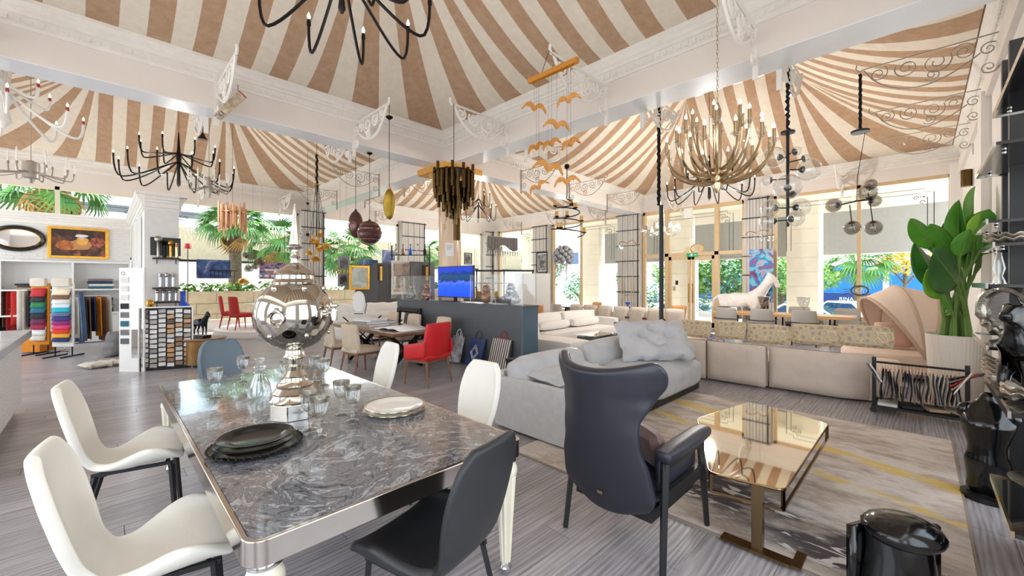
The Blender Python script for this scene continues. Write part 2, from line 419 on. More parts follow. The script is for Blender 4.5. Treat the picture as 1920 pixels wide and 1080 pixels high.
struct('trim_4', MB().box(XB1, 15.3, YS-.02, YS+.06, ZB-.05, ZB+.25).box(2.6, XB1, YS-.3, YS, ZB, ZC+.25), 'beam_face', smooth=False)
struct('trim_5', MB().box(14.9, XW, YS, YS+.2, 0, 4.6).box(9.0, 9.5, YS, YS+.1, 0, 4.4), 'wall_white', smooth=False)

def pilaster(name, axis, c0, c1, w=.32, rows=7, panels=8):
    """ribbed wall pier: vertical boards with black joint strips; axis 'x' stands on the right wall, 'y' on the left wall"""
    def B(m, a, b, z0, z1, d0, d1):
        if axis == 'x': m.box(XW-d1, XW-d0, a, b, z0, z1)
        else: m.box(a, b, YW-d1, YW-d0, z0, z1)
    m = MB(); B(m, c0, c1, 0, 4.42, -.3, w-.03); o = struct(name, m, 'panel_rib', smooth=False)
    n = panels; st = (c1-c0)/n
    for i in range(n):
        m = MB(); B(m, c0+i*st+.008, c0+(i+1)*st-.008, .05, 4.40, w-.03, w+(.0 if i % 2 else .015)); obj('rib', m, 'panel_rib', o, smooth=False)
    for r in range(rows):
        z = .62+r*.62
        m = MB(); B(m, c0-.02, c1+.05, z, z+.035, w, w+.035); obj('strip', m, 'black', o, smooth=False)
    m = MB(); B(m, c0+.02 if axis == 'x' else c1-.06, c0+.06 if axis == 'x' else c1-.02, .05, 4.4, w, w+.03); obj('edge_strip', m, 'black', o, smooth=False)
    return o
pilaster('wall_right.001', 'x', 7.88, 8.84)
pilaster('wall_right.002', 'x', 3.40, 4.14)
pilaster('wall_right.003', 'x', 12.6, 13.55)
pilaster('wall_right.004', 'x', 16.35, 16.8, panels=3)
pilaster('wall_left.001', 'y', 5.28, 6.12)
pilaster('wall_left.002', 'y', 9.5, 10.7)
pilaster('wall_left.003', 'y', 14.5, 15.0, panels=3)
pilaster('wall_right.005', 'x', -.95, -.62, panels=2)

mat('line_black', rgb(40, 36, 34), .5)
def scroll(m, P, s=1, fx=1, fz=1):
    """corner ornament etched on a pane: double line ends, curl and dot. P(u, z) -> point"""
    t = .008
    for off in (0, .12):
        m.tube([P(0+off*0-1.6*s*fx, -off), P(-.18*fx-off*fx*.6, -off), P(-.18*fx-off*fx*.6, -off-.1)], t, 4)
        m.tube([P(-off*fx, -1.5*s), P(-off*fx, -.1-off), P(-off*fx-.14*fx, -.1-off)], t, 4)
    for (cx, cz) in ((-.34, -.24), (-.22, -.36)):
        m.tube([P((cx+.06*math.cos(a)*(1-a/9))*fx, cz+.06*math.sin(a)*(1-a/9)) for a in [k*.6 for k in range(12)]], t, 4)
    m.tube([P(-.2*fx, -.22), P(-.18*fx, -.2)], .02, 5)
def window(name, axis, c0, c1, z0, z1, mull=(), trans=(), fw=.09, fmat='frame_gold', orn=True, pos=None):
    W0 = (XW if axis == 'x' else YW)+.05
    def B(m, a, b, za, zb, d0=-.04, d1=.06):
        if axis == 'x': m.box(W0+d0, W0+d1, a, b, za, zb)
        else: m.box(a, b, W0+d0, W0+d1, za, zb)
    m = MB(); B(m, c0, c0+fw, z0, z1); B(m, c1-fw, c1, z0, z1); B(m, c0, c1, z0, z0+fw); B(m, c0, c1, z1-fw, z1)
    o = struct(name, m, fmat, smooth=False)
    xs = [c0]+list(mull)+[c1]; zs = [z0]+list(trans)+[z1]
    for u in mull: m = MB(); B(m, u-fw/2, u+fw/2, z0, z1); obj('mullion', m, fmat, o, smooth=False)
    for u in trans: m = MB(); B(m, c0, c1, u-fw/2, u+fw/2); obj('transom', m, fmat, o, smooth=False)
    for i in range(len(xs)-1):
        for k in range(len(zs)-1):
            m = MB(); B(m, xs[i]+fw/2, xs[i+1]-fw/2, zs[k]+fw/2, zs[k+1]-fw/2, 0, .012); obj('pane', m, 'glass', o, smooth=False)
    if orn:
        m = MB()
        for (u, fx) in ((c0+.35, -1), (c1-.35, 1)):
            scroll(m, (lambda a, b, u=u: (W0-.01, u+a, z1-.3+b)) if axis == 'x' else (lambda a, b, u=u: (u+a, W0-.01, z1-.3+b)), 1, fx)
        obj('etched_ornament', m, 'line_black', o)
    return o
window('window_1', 'x', -.60, 3.36, .55, 4.42, mull=(1.25,))
window('window_2', 'x', 8.86, 12.56, .3, 4.42, mull=(10.9,))
window('window_3', 'x', 13.57, 16.33, .3, 4.42)
window('window_4', 'y', 1.2, 5.26, .3, 4.28, fmat='frame_pale')
window('window_5', 'y', 6.14, 9.48, .3, 4.28, fmat='frame_pale')
window('window_6', 'y', 10.72, 14.48, .3, 4.28, fmat='frame_pale')
window('window_7', 'y', -3.1, 1.18, 3.4, 4.28, mull=(-.9,), fmat='frame_pale')
window('window_8', 'y', 15.0, 15.3, .3, 4.28, fmat='frame_pale', orn=False)
mat('sill_rib', rgb(214, 206, 196), .5)
m = MB().box(XW-.05, XW+.3, -.62, 3.38, 0, .55)
for i in range(50): m.box(XW-.09, XW-.05, -.6+i*.079, -.56+i*.079, .03, .5)
struct('wall_right.006', m, 'sill_rib', smooth=False)
struct('wall_right.007', MB().box(XW, XW+.3, 8.86, 16.8, 0, .3), 'wall_white', smooth=False)
struct('wall_left.004', MB().box(XL, XW, YW, YW+.3, 0, .3), 'wall_white', smooth=False)

# ---- entrance: gold framed doors with side lights and tall upper lights
dz = 2.62
m = MB().box(XW-.04, XW+.1, 4.16, 4.26, 0, 4.42).box(XW-.04, XW+.1, 7.76, 7.86, 0, 4.42).box(XW-.04, XW+.1, 4.16, 7.86, 4.3, 4.42).box(XW-.06, XW+.1, 4.16, 7.86, dz, dz+.12)
yA = PX(1344.5, XW)[1]; yB = PX(1251, XW)[1]
m.box(XW-.06, XW+.1, yA-.07, yA+.07, 0, 4.42).box(XW-.06, XW+.1, yB-.07, yB+.07, 0, 4.42)
do = struct('door_1', m, 'frame_gold', smooth=False)
for (a, b_) in ((4.26, yA-.07), (yA+.07, yB-.07), (yB+.07, 7.76)):
    obj('pane', MB().box(XW+.03, XW+.042, a, b_, dz+.12, 4.3), 'glass', do, smooth=False)
for (a, b_) in ((4.26, yA-.07), (yB+.07, 7.76)):
    obj('pane', MB().box(XW+.03, XW+.042, a, b_, .1, dz), 'glass', do, smooth=False)
ymid = (yA+yB)/2
for (a, b_) in ((yA+.07, ymid-.02), (ymid+.02, yB-.07)):
    m = MB().box(XW-.02, XW+.06, a, a+.1, .02, dz-.02).box(XW-.02, XW+.06, b_-.1, b_, .02, dz-.02).box(XW-.02, XW+.06, a, b_, dz-.14, dz-.02).box(XW-.02, XW+.06, a, b_, .02, .2)
    lf = obj('door_leaf', m, 'frame_gold', do, smooth=False)
    obj('pane', MB().box(XW+.02, XW+.03, a+.1, b_-.1, .2, dz-.14), 'glass', lf, smooth=False)
    yy = a+.05 if a > ymid else b_-.05
    obj('handle', MB().tube([(XW-.06, yy, .9), (XW-.06, yy, 1.6)], .018, 8).tube([(XW-.06, yy, .95), (XW, yy, .95)], .012, 6).tube([(XW-.06, yy, 1.55), (XW, yy, 1.55)], .012, 6), 'brass', lf)
m = MB(); W0 = XW
for (u, fx) in ((4.55, -1), (7.4, 1)): scroll(m, lambda a, b, u=u: (W0-.0, u+a, 4.12+b), 1, fx)
obj('etched_ornament', m, 'line_black', do)

# ---- unseen walls behind the camera, tall openings added for light and reflections
m = MB().box(-3.7, -3.4, -1.3, 17.1, 3.7, 5.4).box(-3.7, -3.4, -1.3, 17.1, 0, .45)
for a, b_ in ((-1.3, -.3), (3.3, 4.1), (7.5, 8.7), (12.2, 13.0), (16.2, 17.1)): m.box(-3.7, -3.4, a, b_, .45, 3.7)
struct('wall_back', m, 'wall_white', smooth=False)
m = MB().box(-3.4, 6.3, -1.3, -1.0, 3.7, 5.4).box(-3.4, 6.3, -1.3, -1.0, 0, .45)
for a, b_ in ((-3.4, -2.6), (-.2, .5), (2.3, 3.1), (5.3, 6.3)): m.box(a, b_, -1.3, -1.0, .45, 3.7)
struct('wall_side.001', m, 'wall_white', smooth=False)
# ---- marble column with gilded capital
def marble(name, c0, c1, c2, scale=1.2, stretch=(1, 1, .35)):
    m = bpy.data.materials.new(name); m.use_nodes = True; nt = m.node_tree; b = nt.nodes['Principled BSDF']
    tc = nt.nodes.new('ShaderNodeTexCoord'); mp = nt.nodes.new('ShaderNodeMapping'); mp.inputs['Scale'].default_value = stretch; nt.links.new(tc.outputs['Object'], mp.inputs[0])
    nz = nt.nodes.new('ShaderNodeTexNoise'); nz.inputs['Scale'].default_value = scale; nz.inputs['Detail'].default_value = 7; nz.inputs['Distortion'].default_value = 1.6; nt.links.new(mp.outputs[0], nz.inputs['Vector'])
    r = nt.nodes.new('ShaderNodeValToRGB'); e = r.color_ramp.elements; e[0].color = c0; e[0].position = .3; e[1].color = c0; e[1].position = .75
    x = e.new(.5); x.color = c1; y = e.new(.535); y.color = c2; z_ = e.new(.57); z_.color = c1
    nt.links.new(nz.outputs['Fac'], r.inputs[0]); nt.links.new(r.outputs[0], b.inputs['Base Color']); b.inputs['Roughness'].default_value = .2
    M[name] = m
marble('column_marble', rgb(224, 192, 158), rgb(232, 206, 176), rgb(164, 116, 84))
mat('gilt', rgb(228, 170, 84), .4, metal=.45, var=.15, vs=10)
col_ = thing('column', 'round pink marble column with a gilded capital where two beams cross', 'column', (5.96, 8.1, 0))
obj('base', MB().cb(0, 0, .1, .6, .6, .2).at(0, 0, .2).lathe([(.3, 0), (.31, .05), (.29, .12), (.275, .16)], 28), 'white_paint', col_)
obj('shaft', MB().lathe([(.272, .36), (.272, 3.6)], 36), 'column_marble', col_)
obj('capital', MB().lathe([(.3, 3.58), (.33, 3.62), (.31, 3.68), (.3, 3.8), (.32, 3.83), (.3, 3.86), (.32, 3.95), (.40, 4.08), (.43, 4.1), (.42, 4.13), (.50, 4.2), (.52, 4.22)], 32).cb(0, 0, 4.29, 1.12, 1.12, .14), 'gilt', col_)
# ================================================================ foreground dining set
mat('shell_white', rgb(240, 236, 226), .5, var=.02, bump=.05, bs=120)
mat('shell_black', rgb(44, 46, 49), .42, var=.08, bump=.08, bs=150)
mat('shell_blue', rgb(98, 114, 127), .45, var=.05)
mat('cream_leg', rgb(238, 230, 208), .35, var=.04)
mat('steel_frame', rgb(205, 198, 190), .12, metal=1)

def shell_mesh():
    prof = [(-.33, 1.0), (-.315, .93), (-.285, .8), (-.25, .66), (-.215, .55), (-.16, .475), (-.08, .445), (.02, .44), (.12, .452), (.22, .465), (.29, .462)]
    wid = [.125, .185, .212, .205, .18, .165, .19, .24, .265, .25, .215]
    n = len(prof)
    def fn(u, v):
        t = v*(n-1); i = min(n-2, int(t)); f = t-i; f = f*f*(3-2*f)*.5+f*.5
        x = prof[i][0]*(1-f)+prof[i+1][0]*f; z = prof[i][1]*(1-f)+prof[i+1][1]*f; w = wid[i]*(1-f)+wid[i+1]*f
        a = u*2-1
        wing = .12*math.exp(-((t-7.8)/1.7)**2)
        cup = .035*math.exp(-((t-2.5)/2.5)**2)
        return (x+cup*a*a, w*math.sin(a*pi/2*.96)/math.sin(pi/2*.96) if abs(a) < 1 else w*a, z+wing*abs(a)**2.6)
    return MB().surf(fn, 10, 20)
_shell = shell_mesh().mesh(True, 80)
def shell_chair(label, matn, loc, rz, group):
    t = thing('shell_chair', label, 'chair', loc, rz, group)
    me = _shell.copy(); s = obj('shell', me, matn, t, sub=1); me.materials.clear(); me.materials.append(M[matn])
    s.modifiers.clear(); md = s.modifiers.new('solid', 'SOLIDIFY'); md.thickness = .045; md.offset = 0
    md = s.modifiers.new('sub', 'SUBSURF'); md.levels = 1; md.render_levels = 2
    fr = MB()
    for sy in (-1, 1):
        fr.tube([(-.16, sy*.17, .435), (.24, sy*.17, .425)], .014, 4)
    fr.tube([(-.1, -.17, .425), (-.1, .17, .425)], .014, 4).tube([(.2, -.17, .425), (.2, .17, .425)], .014, 4)
    obj('under_frame', fr, 'black_satin', t, smooth=False)
    for sy in (-1, 1):
        obj('leg', MB().tube([(.22, sy*.17, .43), (.25, sy*.2, 0)], [.018, .014], 4), 'black_satin', t, smooth=False)
        obj('leg', MB().tube([(-.14, sy*.17, .43), (-.25, sy*.2, 0)], [.018, .014], 4), 'black_satin', t, smooth=False)
    return t
shell_chair('white leather shell chair nearest the camera, left side of the marble dining table', 'shell_white', (.15, 2.36, 0), math.radians(-9), 'shell chairs at the marble table')
shell_chair('white leather shell chair beside the left end of the marble table, farther from camera', 'shell_white', (.13, 3.76, 0), math.radians(-9), 'shell chairs at the marble table')
shell_chair('white shell chair across the marble table, behind the stacked white plates', 'shell_white', (1.86, 2.47, 0), math.radians(184), 'shell chairs at the marble table')
shell_chair('white shell chair across the marble table, between samovar and red armchair', 'shell_white', (1.84, 3.98, 0), math.radians(176), 'shell chairs at the marble table')
shell_chair('black leather shell chair at the near end of the marble table', 'shell_black', (1.04, 1.53, 0), math.radians(103), 'shell chairs at the marble table')
shell_chair('blue-grey leather shell chair at the far end of the marble table', 'shell_blue', (.93, 5.18, 0), math.radians(-88), 'shell chairs at the marble table')

def table_marble():
    m = bpy.data.materials.new('table_marble'); m.use_nodes = True; nt = m.node_tree; b = nt.nodes['Principled BSDF']
    tc = nt.nodes.new('ShaderNodeTexCoord')
    n0 = nt.nodes.new('ShaderNodeTexNoise'); n0.inputs['Scale'].default_value = 1.6; n0.inputs['Detail'].default_value = 4; n0.inputs['Distortion'].default_value = 1.2
    nt.links.new(tc.outputs['Object'], n0.inputs['Vector'])
    ad = nt.nodes.new('ShaderNodeVectorMath'); ad.operation = 'MULTIPLY_ADD'; ad.inputs[1].default_value = (1.3, 1.3, 1.3)
    nt.links.new(n0.outputs['Color'], ad.inputs[0]); nt.links.new(tc.outputs['Object'], ad.inputs[2])
    n1 = nt.nodes.new('ShaderNodeTexNoise'); n1.inputs['Scale'].default_value = 5; n1.inputs['Detail'].default_value = 9; n1.inputs['Roughness'].default_value = .72; n1.inputs['Distortion'].default_value = 1.8
    nt.links.new(ad.outputs[0], n1.inputs['Vector'])
    r = nt.nodes.new('ShaderNodeValToRGB'); e = r.color_ramp.elements
    e[0].position = .32; e[0].color = rgb(36, 38, 44); e[1].position = .70; e[1].color = rgb(228, 226, 226)
    for p, c in ((.42, rgb(82, 85, 92)), (.475, rgb(140, 141, 146)), (.50, rgb(72, 75, 82)), (.54, rgb(120, 122, 128)), (.58, rgb(196, 194, 195)), (.60, rgb(110, 112, 118)), (.64, rgb(170, 168, 170))): x = e.new(p); x.color = c
    nt.links.new(n1.outputs['Fac'], r.inputs[0])
    n2 = nt.nodes.new('ShaderNodeTexNoise'); n2.inputs['Scale'].default_value = 2.4; n2.inputs['Detail'].default_value = 3; nt.links.new(ad.outputs[0], n2.inputs['Vector'])
    r2 = nt.nodes.new('ShaderNodeValToRGB'); r2.color_ramp.elements[0].position = .56; r2.color_ramp.elements[1].position = .68; nt.links.new(n2.outputs['Fac'], r2.inputs[0])
    mu = nt.nodes.new('ShaderNodeMath'); mu.operation = 'MULTIPLY'; mu.inputs[1].default_value = .24; nt.links.new(r2.outputs[0], mu.inputs[0])
    mx = nt.nodes.new('ShaderNodeMix'); mx.data_type = 'RGBA'; mx.blend_type = 'MIX'; mx.inputs[7].default_value = rgb(186, 150, 140); nt.links.new(mu.outputs[0], mx.inputs[0]); nt.links.new(r.outputs[0], mx.inputs[6])
    nt.links.new(mx.outputs[2], b.inputs['Base Color']); b.inputs['Roughness'].default_value = .12; b.inputs['Coat Weight'].default_value = .5; b.inputs['Coat Roughness'].default_value = .03
    M['table_marble'] = m
table_marble()
TX0, TX1, TY0, TY1, TZ = .33, 1.67, 1.57, 4.62, .76
def rrect(x0, x1, y0, y1, r, n=5):
    p = []
    for (cx, cy, a0) in ((x1-r, y0+r, -pi/2), (x1-r, y1-r, 0), (x0+r, y1-r, pi/2), (x0+r, y0+r, pi)):
        for k in range(n+1): a = a0+k*pi/2/n; p.append((cx+r*math.cos(a), cy+r*math.sin(a)))
    return p
t = thing('dining_table', 'long dining table with grey marble top, steel edge and fluted cream legs', 'table', ((TX0+TX1)/2, (TY0+TY1)/2, 0))
hx, hy = (TX1-TX0)/2, (TY1-TY0)/2
obj('top', MB().prism(rrect(-hx+.022, hx-.022, -hy+.022, hy-.022, .05), TZ-.02, TZ), 'table_marble', t, smooth=False)
outer = rrect(-hx, hx, -hy, hy, .07); inner = rrect(-hx+.022, hx-.022, -hy+.022, hy-.022, .05); n = len(outer)
vv = [(p[0], p[1], z) for z in (TZ-.095, TZ-.002) for p in outer]+[(p[0], p[1], z) for z in (TZ-.095, TZ-.002) for p in inner]
ff = []
for i in range(n):
    k = (i+1) % n
    ff += [(i, k, n+k, n+i), (n+i, n+k, 3*n+k, 3*n+i), (3*n+i, 3*n+k, 2*n+k, 2*n+i), (2*n+i, 2*n+k, k, i)]
obj('edge_frame', MB().add(vv, ff), 'steel_frame', t, bev=.004)
obj('under_panel', MB().prism(inner, TZ-.09, TZ-.06), 'black_satin', t, smooth=False)
def fluted(m, r0, r1, z0, z1, nf=10):
    m.surf(lambda u, v: ((r0+(r1-r0)*v)*(1+.09*math.cos(2*pi*u*nf))*math.cos(2*pi*u), (r0+(r1-r0)*v)*(1+.09*math.cos(2*pi*u*nf))*math.sin(2*pi*u), z0+(z1-z0)*v), nf*4, 3, cu=True)
for sx in (-1, 1):
    for sy in (-1, 1):
        m = MB().at(sx*(hx-.075), sy*(hy-.075), 0); fluted(m, .026, .055, .07, .56); m.lathe([(.055, .555), (.066, .575), (.064, .60), (.05, .63), (.04, .635)], 18)
        lg = obj('leg', m, 'cream_leg', t)
        obj('foot', MB().at(sx*(hx-.075), sy*(hy-.075), 0).lathe([(.02, 0), (.024, .012), (.03, .03), (.036, .045), (.03, .06), (.026, .075)], 16), 'chrome', lg)
        obj('collar', MB().at(sx*(hx-.075), sy*(hy-.075), 0).lathe([(.04, .63), (.06, .64), (.06, .655), (.05, .67)], 16), 'chrome', lg)

# ---- samovar
mat('globe_silver', rgb(190, 185, 176), .06, metal=1)
sp = PZ(553, 778, TZ)
t = thing('samovar', 'large polished silver globe samovar with tall spire on the marble table', 'samovar', sp, math.radians(-100))
obj('plinth', MB().prism([(.155*math.cos(a*pi/4+pi/8), .155*math.sin(a*pi/4+pi/8)) for a in range(8)], 0, .1), 'silver', t, smooth=False, bev=.004)
obj('pedestal', MB().lathe([(.145, .1), (.15, .112), (.14, .125), (.128, .15), (.132, .16), (.105, .19), (.11, .205), (.088, .225), (.075, .255), (.078, .265), (.055, .30), (.06, .325), (.045, .34), (.05, .37), (.07, .385), (.06, .4), (.055, .43), (.09, .45)], 32), 'silver', t)
RB = .238; zc = .665
obj('globe', MB().lathe([(RB*math.sin(pi*i/24), zc-RB*math.cos(pi*i/24)) for i in range(2, 23)], 48), 'globe_silver', t)
lid = obj('lid', MB().lathe([(.09, .86), (.128, .862), (.138, .872), (.13, .885), (.116, .895), (.112, .92), (.125, .928), (.115, .945), (.08, .965), (.05, .985), (.03, 1.0)], 32), 'silver', t)
obj('spire', MB().lathe([(.03, .995), (.024, 1.02), (.032, 1.04), (.022, 1.06), (.02, 1.085), (.05, 1.1), (.052, 1.108), (.034, 1.12), (.03, 1.16), (.02, 1.25), (.012, 1.33), (.005, 1.39)], 20), 'silver', lid)
def on_globe(az, el, r=RB): return Vector((r*math.cos(el)*math.cos(az), r*math.cos(el)*math.sin(az), zc+r*math.sin(el)))
for i, (az, el) in enumerate(((-.55, -.05), (pi-.55, -.05))):
    c = on_globe(az, el, RB+.012); u = Vector((-math.sin(az), math.cos(az), 0)); w = Vector((0, 0, 1))
    hd = obj('ring_handle', MB().tube([c+(u*math.cos(k*pi/9)+w*math.sin(k*pi/9))*.045 for k in range(18)], .009, 7, closed=True), 'silver', t)
    c2 = on_globe(az, el+.2, RB)
    obj('ring_mount', MB().at(*c2).ball(0, 0, 0, .018), 'silver', hd)
c = on_globe(.75, .05, RB)
tp = obj('tap', MB().tube([c, c+(c-Vector((0, 0, zc)))*.25], .016, 8).at(*(c+(c-Vector((0, 0, zc)))*.22)).lathe([(.02, -.05), (.022, 0), (.012, .03), (.03, .04), (.03, .05)], 12), 'silver', t)
for k in range(7):
    az, el = .75+.09*math.cos(k*.9), .05+.09*math.sin(k*.9)
    obj('boss', MB().at(*on_globe(az, el, RB)).ball(0, 0, 0, .017, seg=8, n=5), 'silver', tp)
for k in range(6):
    a = k*pi/3+.2; obj('lug', MB().at(*on_globe(a, -.55, RB)).ball(0, 0, 0, .016, seg=8, n=5), 'silver', t)
    obj('knob', MB().at(*on_globe(a, .78, RB)).ball(0, 0, 0, .02, seg=8, n=5), 'silver', t)

# ---- glassware
gob = thing('goblet', 'x', 'goblet', (0, 0, 0), 0, 'silver-rimmed wine goblets on the marble table')
gob_bowl = [(.006, .098), (.022, .102), (.034, .118), (.041, .145), (.044, .175), (.046, .2)]
obj('bowl', MB().lathe([(r, z) for r, z in gob_bowl]+[(r-.0015, z) for r, z in reversed(gob_bowl)], 20, cap=False), 'clear_glass', gob)
obj('stem', MB().lathe([(.036, 0), (.036, .004), (.012, .012), (.008, .02), (.014, .032), (.007, .045), (.012, .06), (.006, .075), (.010, .09), (.014, .1)], 14), 'clear_glass', gob)
obj('rim_band', MB().lathe([(.0450, .180), (.0470, .2005), (.0460, .2005), (.0440, .180), (.0450, .180)], 20, cap=False), 'pewter', gob)
gl = [(403, 746, 'goblet by itself at the far left edge of the marble table'), (455, 716, 'goblet just left of the carafe neck, near the blue-grey chair'), (537, 728, 'goblet half hidden between carafe and samovar foot'),
      (590, 716, 'goblet behind the samovar pedestal, left of two'), (607, 722, 'goblet behind the samovar pedestal, right of two'),
      (580, 806, 'goblet in front of the samovar plinth, farther of two'), (599, 820, 'goblet in front of the samovar plinth, nearest the camera'),
      (640, 778, 'goblet near the white plates, left of the pair'), (661, 790, 'goblet near the white plates, right of the pair')]
for i, (px, py, lb) in enumerate(gl):
    p = PZ(px, py, TZ); p.z = TZ
    if i == 0: gob.location = p; gob.scale = (1.12,)*3; gob['label'] = 'clear stemmed '+lb
    else: copy_tree(gob, 'clear stemmed '+lb, p, i*.3)
cp = PZ(487, 748, TZ)
t = thing('carafe', 'clear glass carafe with narrow neck, left of the samovar on the table', 'carafe', cp)
pr = [(.072, 0), (.078, .01), (.078, .05), (.07, .1), (.052, .15), (.038, .185), (.034, .2), (.04, .225), (.045, .24)]
obj('body', MB().lathe(pr+[(r-.003, z+.002) for r, z in reversed(pr)], 24, cap=False), 'clear_glass', t)
obj('lip_ring', MB().at(0, 0, .2).lathe([(.035, -.006), (.04, 0), (.035, .006)], 20, cap=False), 'clear_glass', t)
obj('stopper', MB().lathe([(.028, .235), (.03, .25), (.026, .28), (.034, .3), (.03, .305), (.02, .306)], 16), 'clear_glass', t)
obj('handle', MB().tube([(.05, 0, .155), (.085, 0, .15), (.095, 0, .19), (.07, 0, .225), (.04, 0, .22)], .007, 6), 'clear_glass', t)
# ---- plates
mat('china_black', rgb(12, 11, 12), .16, spec=.3); mat('china_white', rgb(243, 240, 234), .18, coat=.5)
def plate(name, label, r, loc, mt, rim=None, h=.022):
    t = thing(name, label, 'plate', loc, 0, 'stacked plates on the marble table')
    obj('dish', MB().lathe([(0, .004), (r*.6, .004), (r*.68, .008), (r*.78, h*.75), (r*.99, h), (r, h-.002), (r*.98, h-.006), (r*.8, h*.5), (r*.7, 0), (0, 0)], 40), mt, t)
    if rim == 'beads':
        m = MB()
        for k in range(40): a = 2*pi*k/40; m.ball(r*.97*math.cos(a), r*.97*math.sin(a), h-.001, .007, seg=6, n=4)
        obj('bead_rim', m, mt, t, kind='stuff')
    elif rim: obj('gilt_rim', MB().lathe([(r*.93, h-.0005), (r, h+.001), (r*1.003, h-.002), (r*.985, h-.006)], 40, cap=False), rim, t)
p = PZ(481, 838, TZ); p.z = TZ
plate('charger_plate', 'wide black charger plate at the bottom of the black stack', .222, p, 'china_black', 'beads')
plate('dinner_plate', 'black glossy dinner plate in the middle of the black stack', .19, p+Vector((0, .005, .0225)), 'china_black')
plate('dessert_plate', 'black glossy plate on top of the black stack', .176, p+Vector((0, .0, .046)), 'china_black')
p = PZ(740, 770, TZ); p.z = TZ
plate('charger_plate', 'white plate with gilt rim at the bottom of the white stack', .205, p, 'china_white', 'champagne')
plate('dinner_plate', 'white plate with gilt rim on top of the white stack', .2, p+Vector((.003, 0, .0235)), 'china_white', 'champagne')
# ================================================================ wing chair, coffee table, rug, grey sofa
mat('navy_leather', rgb(43, 44, 54), .38, var=.1, vs=4, bump=.06, bs=160)
mat('brown_velvet', rgb(104, 78, 72), .7, sheen=.3)
t = thing('wing_chair', 'navy leather wingback armchair seen from behind on black wooden legs', 'armchair', (2.12, 1.34, 0), 0)
def wing_fn(u, v):
    a = u*2-1; z = .27+.93*v
    # half width along the height: rounded foot, waist, wings
    pts = [(.0, .16), (.05, .25), (.15, .305), (.3, .29), (.48, .245), (.62, .24), (.75, .29), (.86, .345), (.94, .35), (1.0, .31)]
    for i in range(len(pts)-1):
        if pts[i][0] <= v <= pts[i+1][0]:
            f = (v-pts[i][0])/(pts[i+1][0]-pts[i][0]); f = f*f*(3-2*f); w = pts[i][1]*(1-f)+pts[i+1][1]*f; break
    x = .03-.24*v+.09*max(0, v-.55)**2
    fwd = (.06+.22*math.exp(-((v-.88)/.2)**2))*abs(a)**2.4
    dip = -.05*(1-a*a)*max(0, v-.8)/.2
    if v < .1: z += .06*(abs(a)**2)*(1-v/.1)
    return (x+fwd, a*w, z+dip)
s = obj('back_shell', MB().surf(wing_fn, 16, 24), 'navy_leather', t, ang=80)
md = s.modifiers.new('solid', 'SOLIDIFY'); md.thickness = .07; md.offset = 0
md = s.modifiers.new('sub', 'SUBSURF'); md.levels = 1; md.render_levels = 2
obj('maker_tag', MB().at(-.022, 0, .40, 0, 0, -.25).cb(-.025, 0, 0, .004, .035, .022), 'champagne', s, smooth=False)
obj('seat', MB().soft(.39, 0, .40, .62, .54, .16, .06, 6, puff=.02), 'navy_leather', t)
obj('seat_box', MB().box(.08, .68, -.26, .26, .26, .33), 'black_satin', t, smooth=False)
for sy in (-1, 1):
    y = sy*.335
    obj('leg', MB().tube([(.14, y*.93, .60), (.06, y, 0)], [.026, .02], 4), 'black_satin', t, smooth=False)
    obj('leg', MB().tube([(.66, y*.93, .60), (.72, y, .017)], [.026, .018], 4), 'black_satin', t, smooth=False)
    obj('side_rail', MB().box(.1, .68, y*.93-.014, y*.93+.014, .36, .44).box(.12, .67, y*.93-.012, y*.93+.012, .56, .61), 'black_satin', t, smooth=False)
    obj('arm_pad', MB().soft(.42, y*.93, .645, .64, .12, .085, .04, 6), 'navy_leather', t)
    obj('inner_arm', MB().soft(.40, y*.93-sy*.045, .52, .52, .05, .2, .025, 5), 'navy_leather', t)
pil = tag(obj('throw_pillow', MB().at(2.42, 1.19, .61, 1.0, -.35).pillow(.27, .27, .12), 'brown_velvet'), 'small brown pillow lying on the navy wing chair seat', 'pillow')

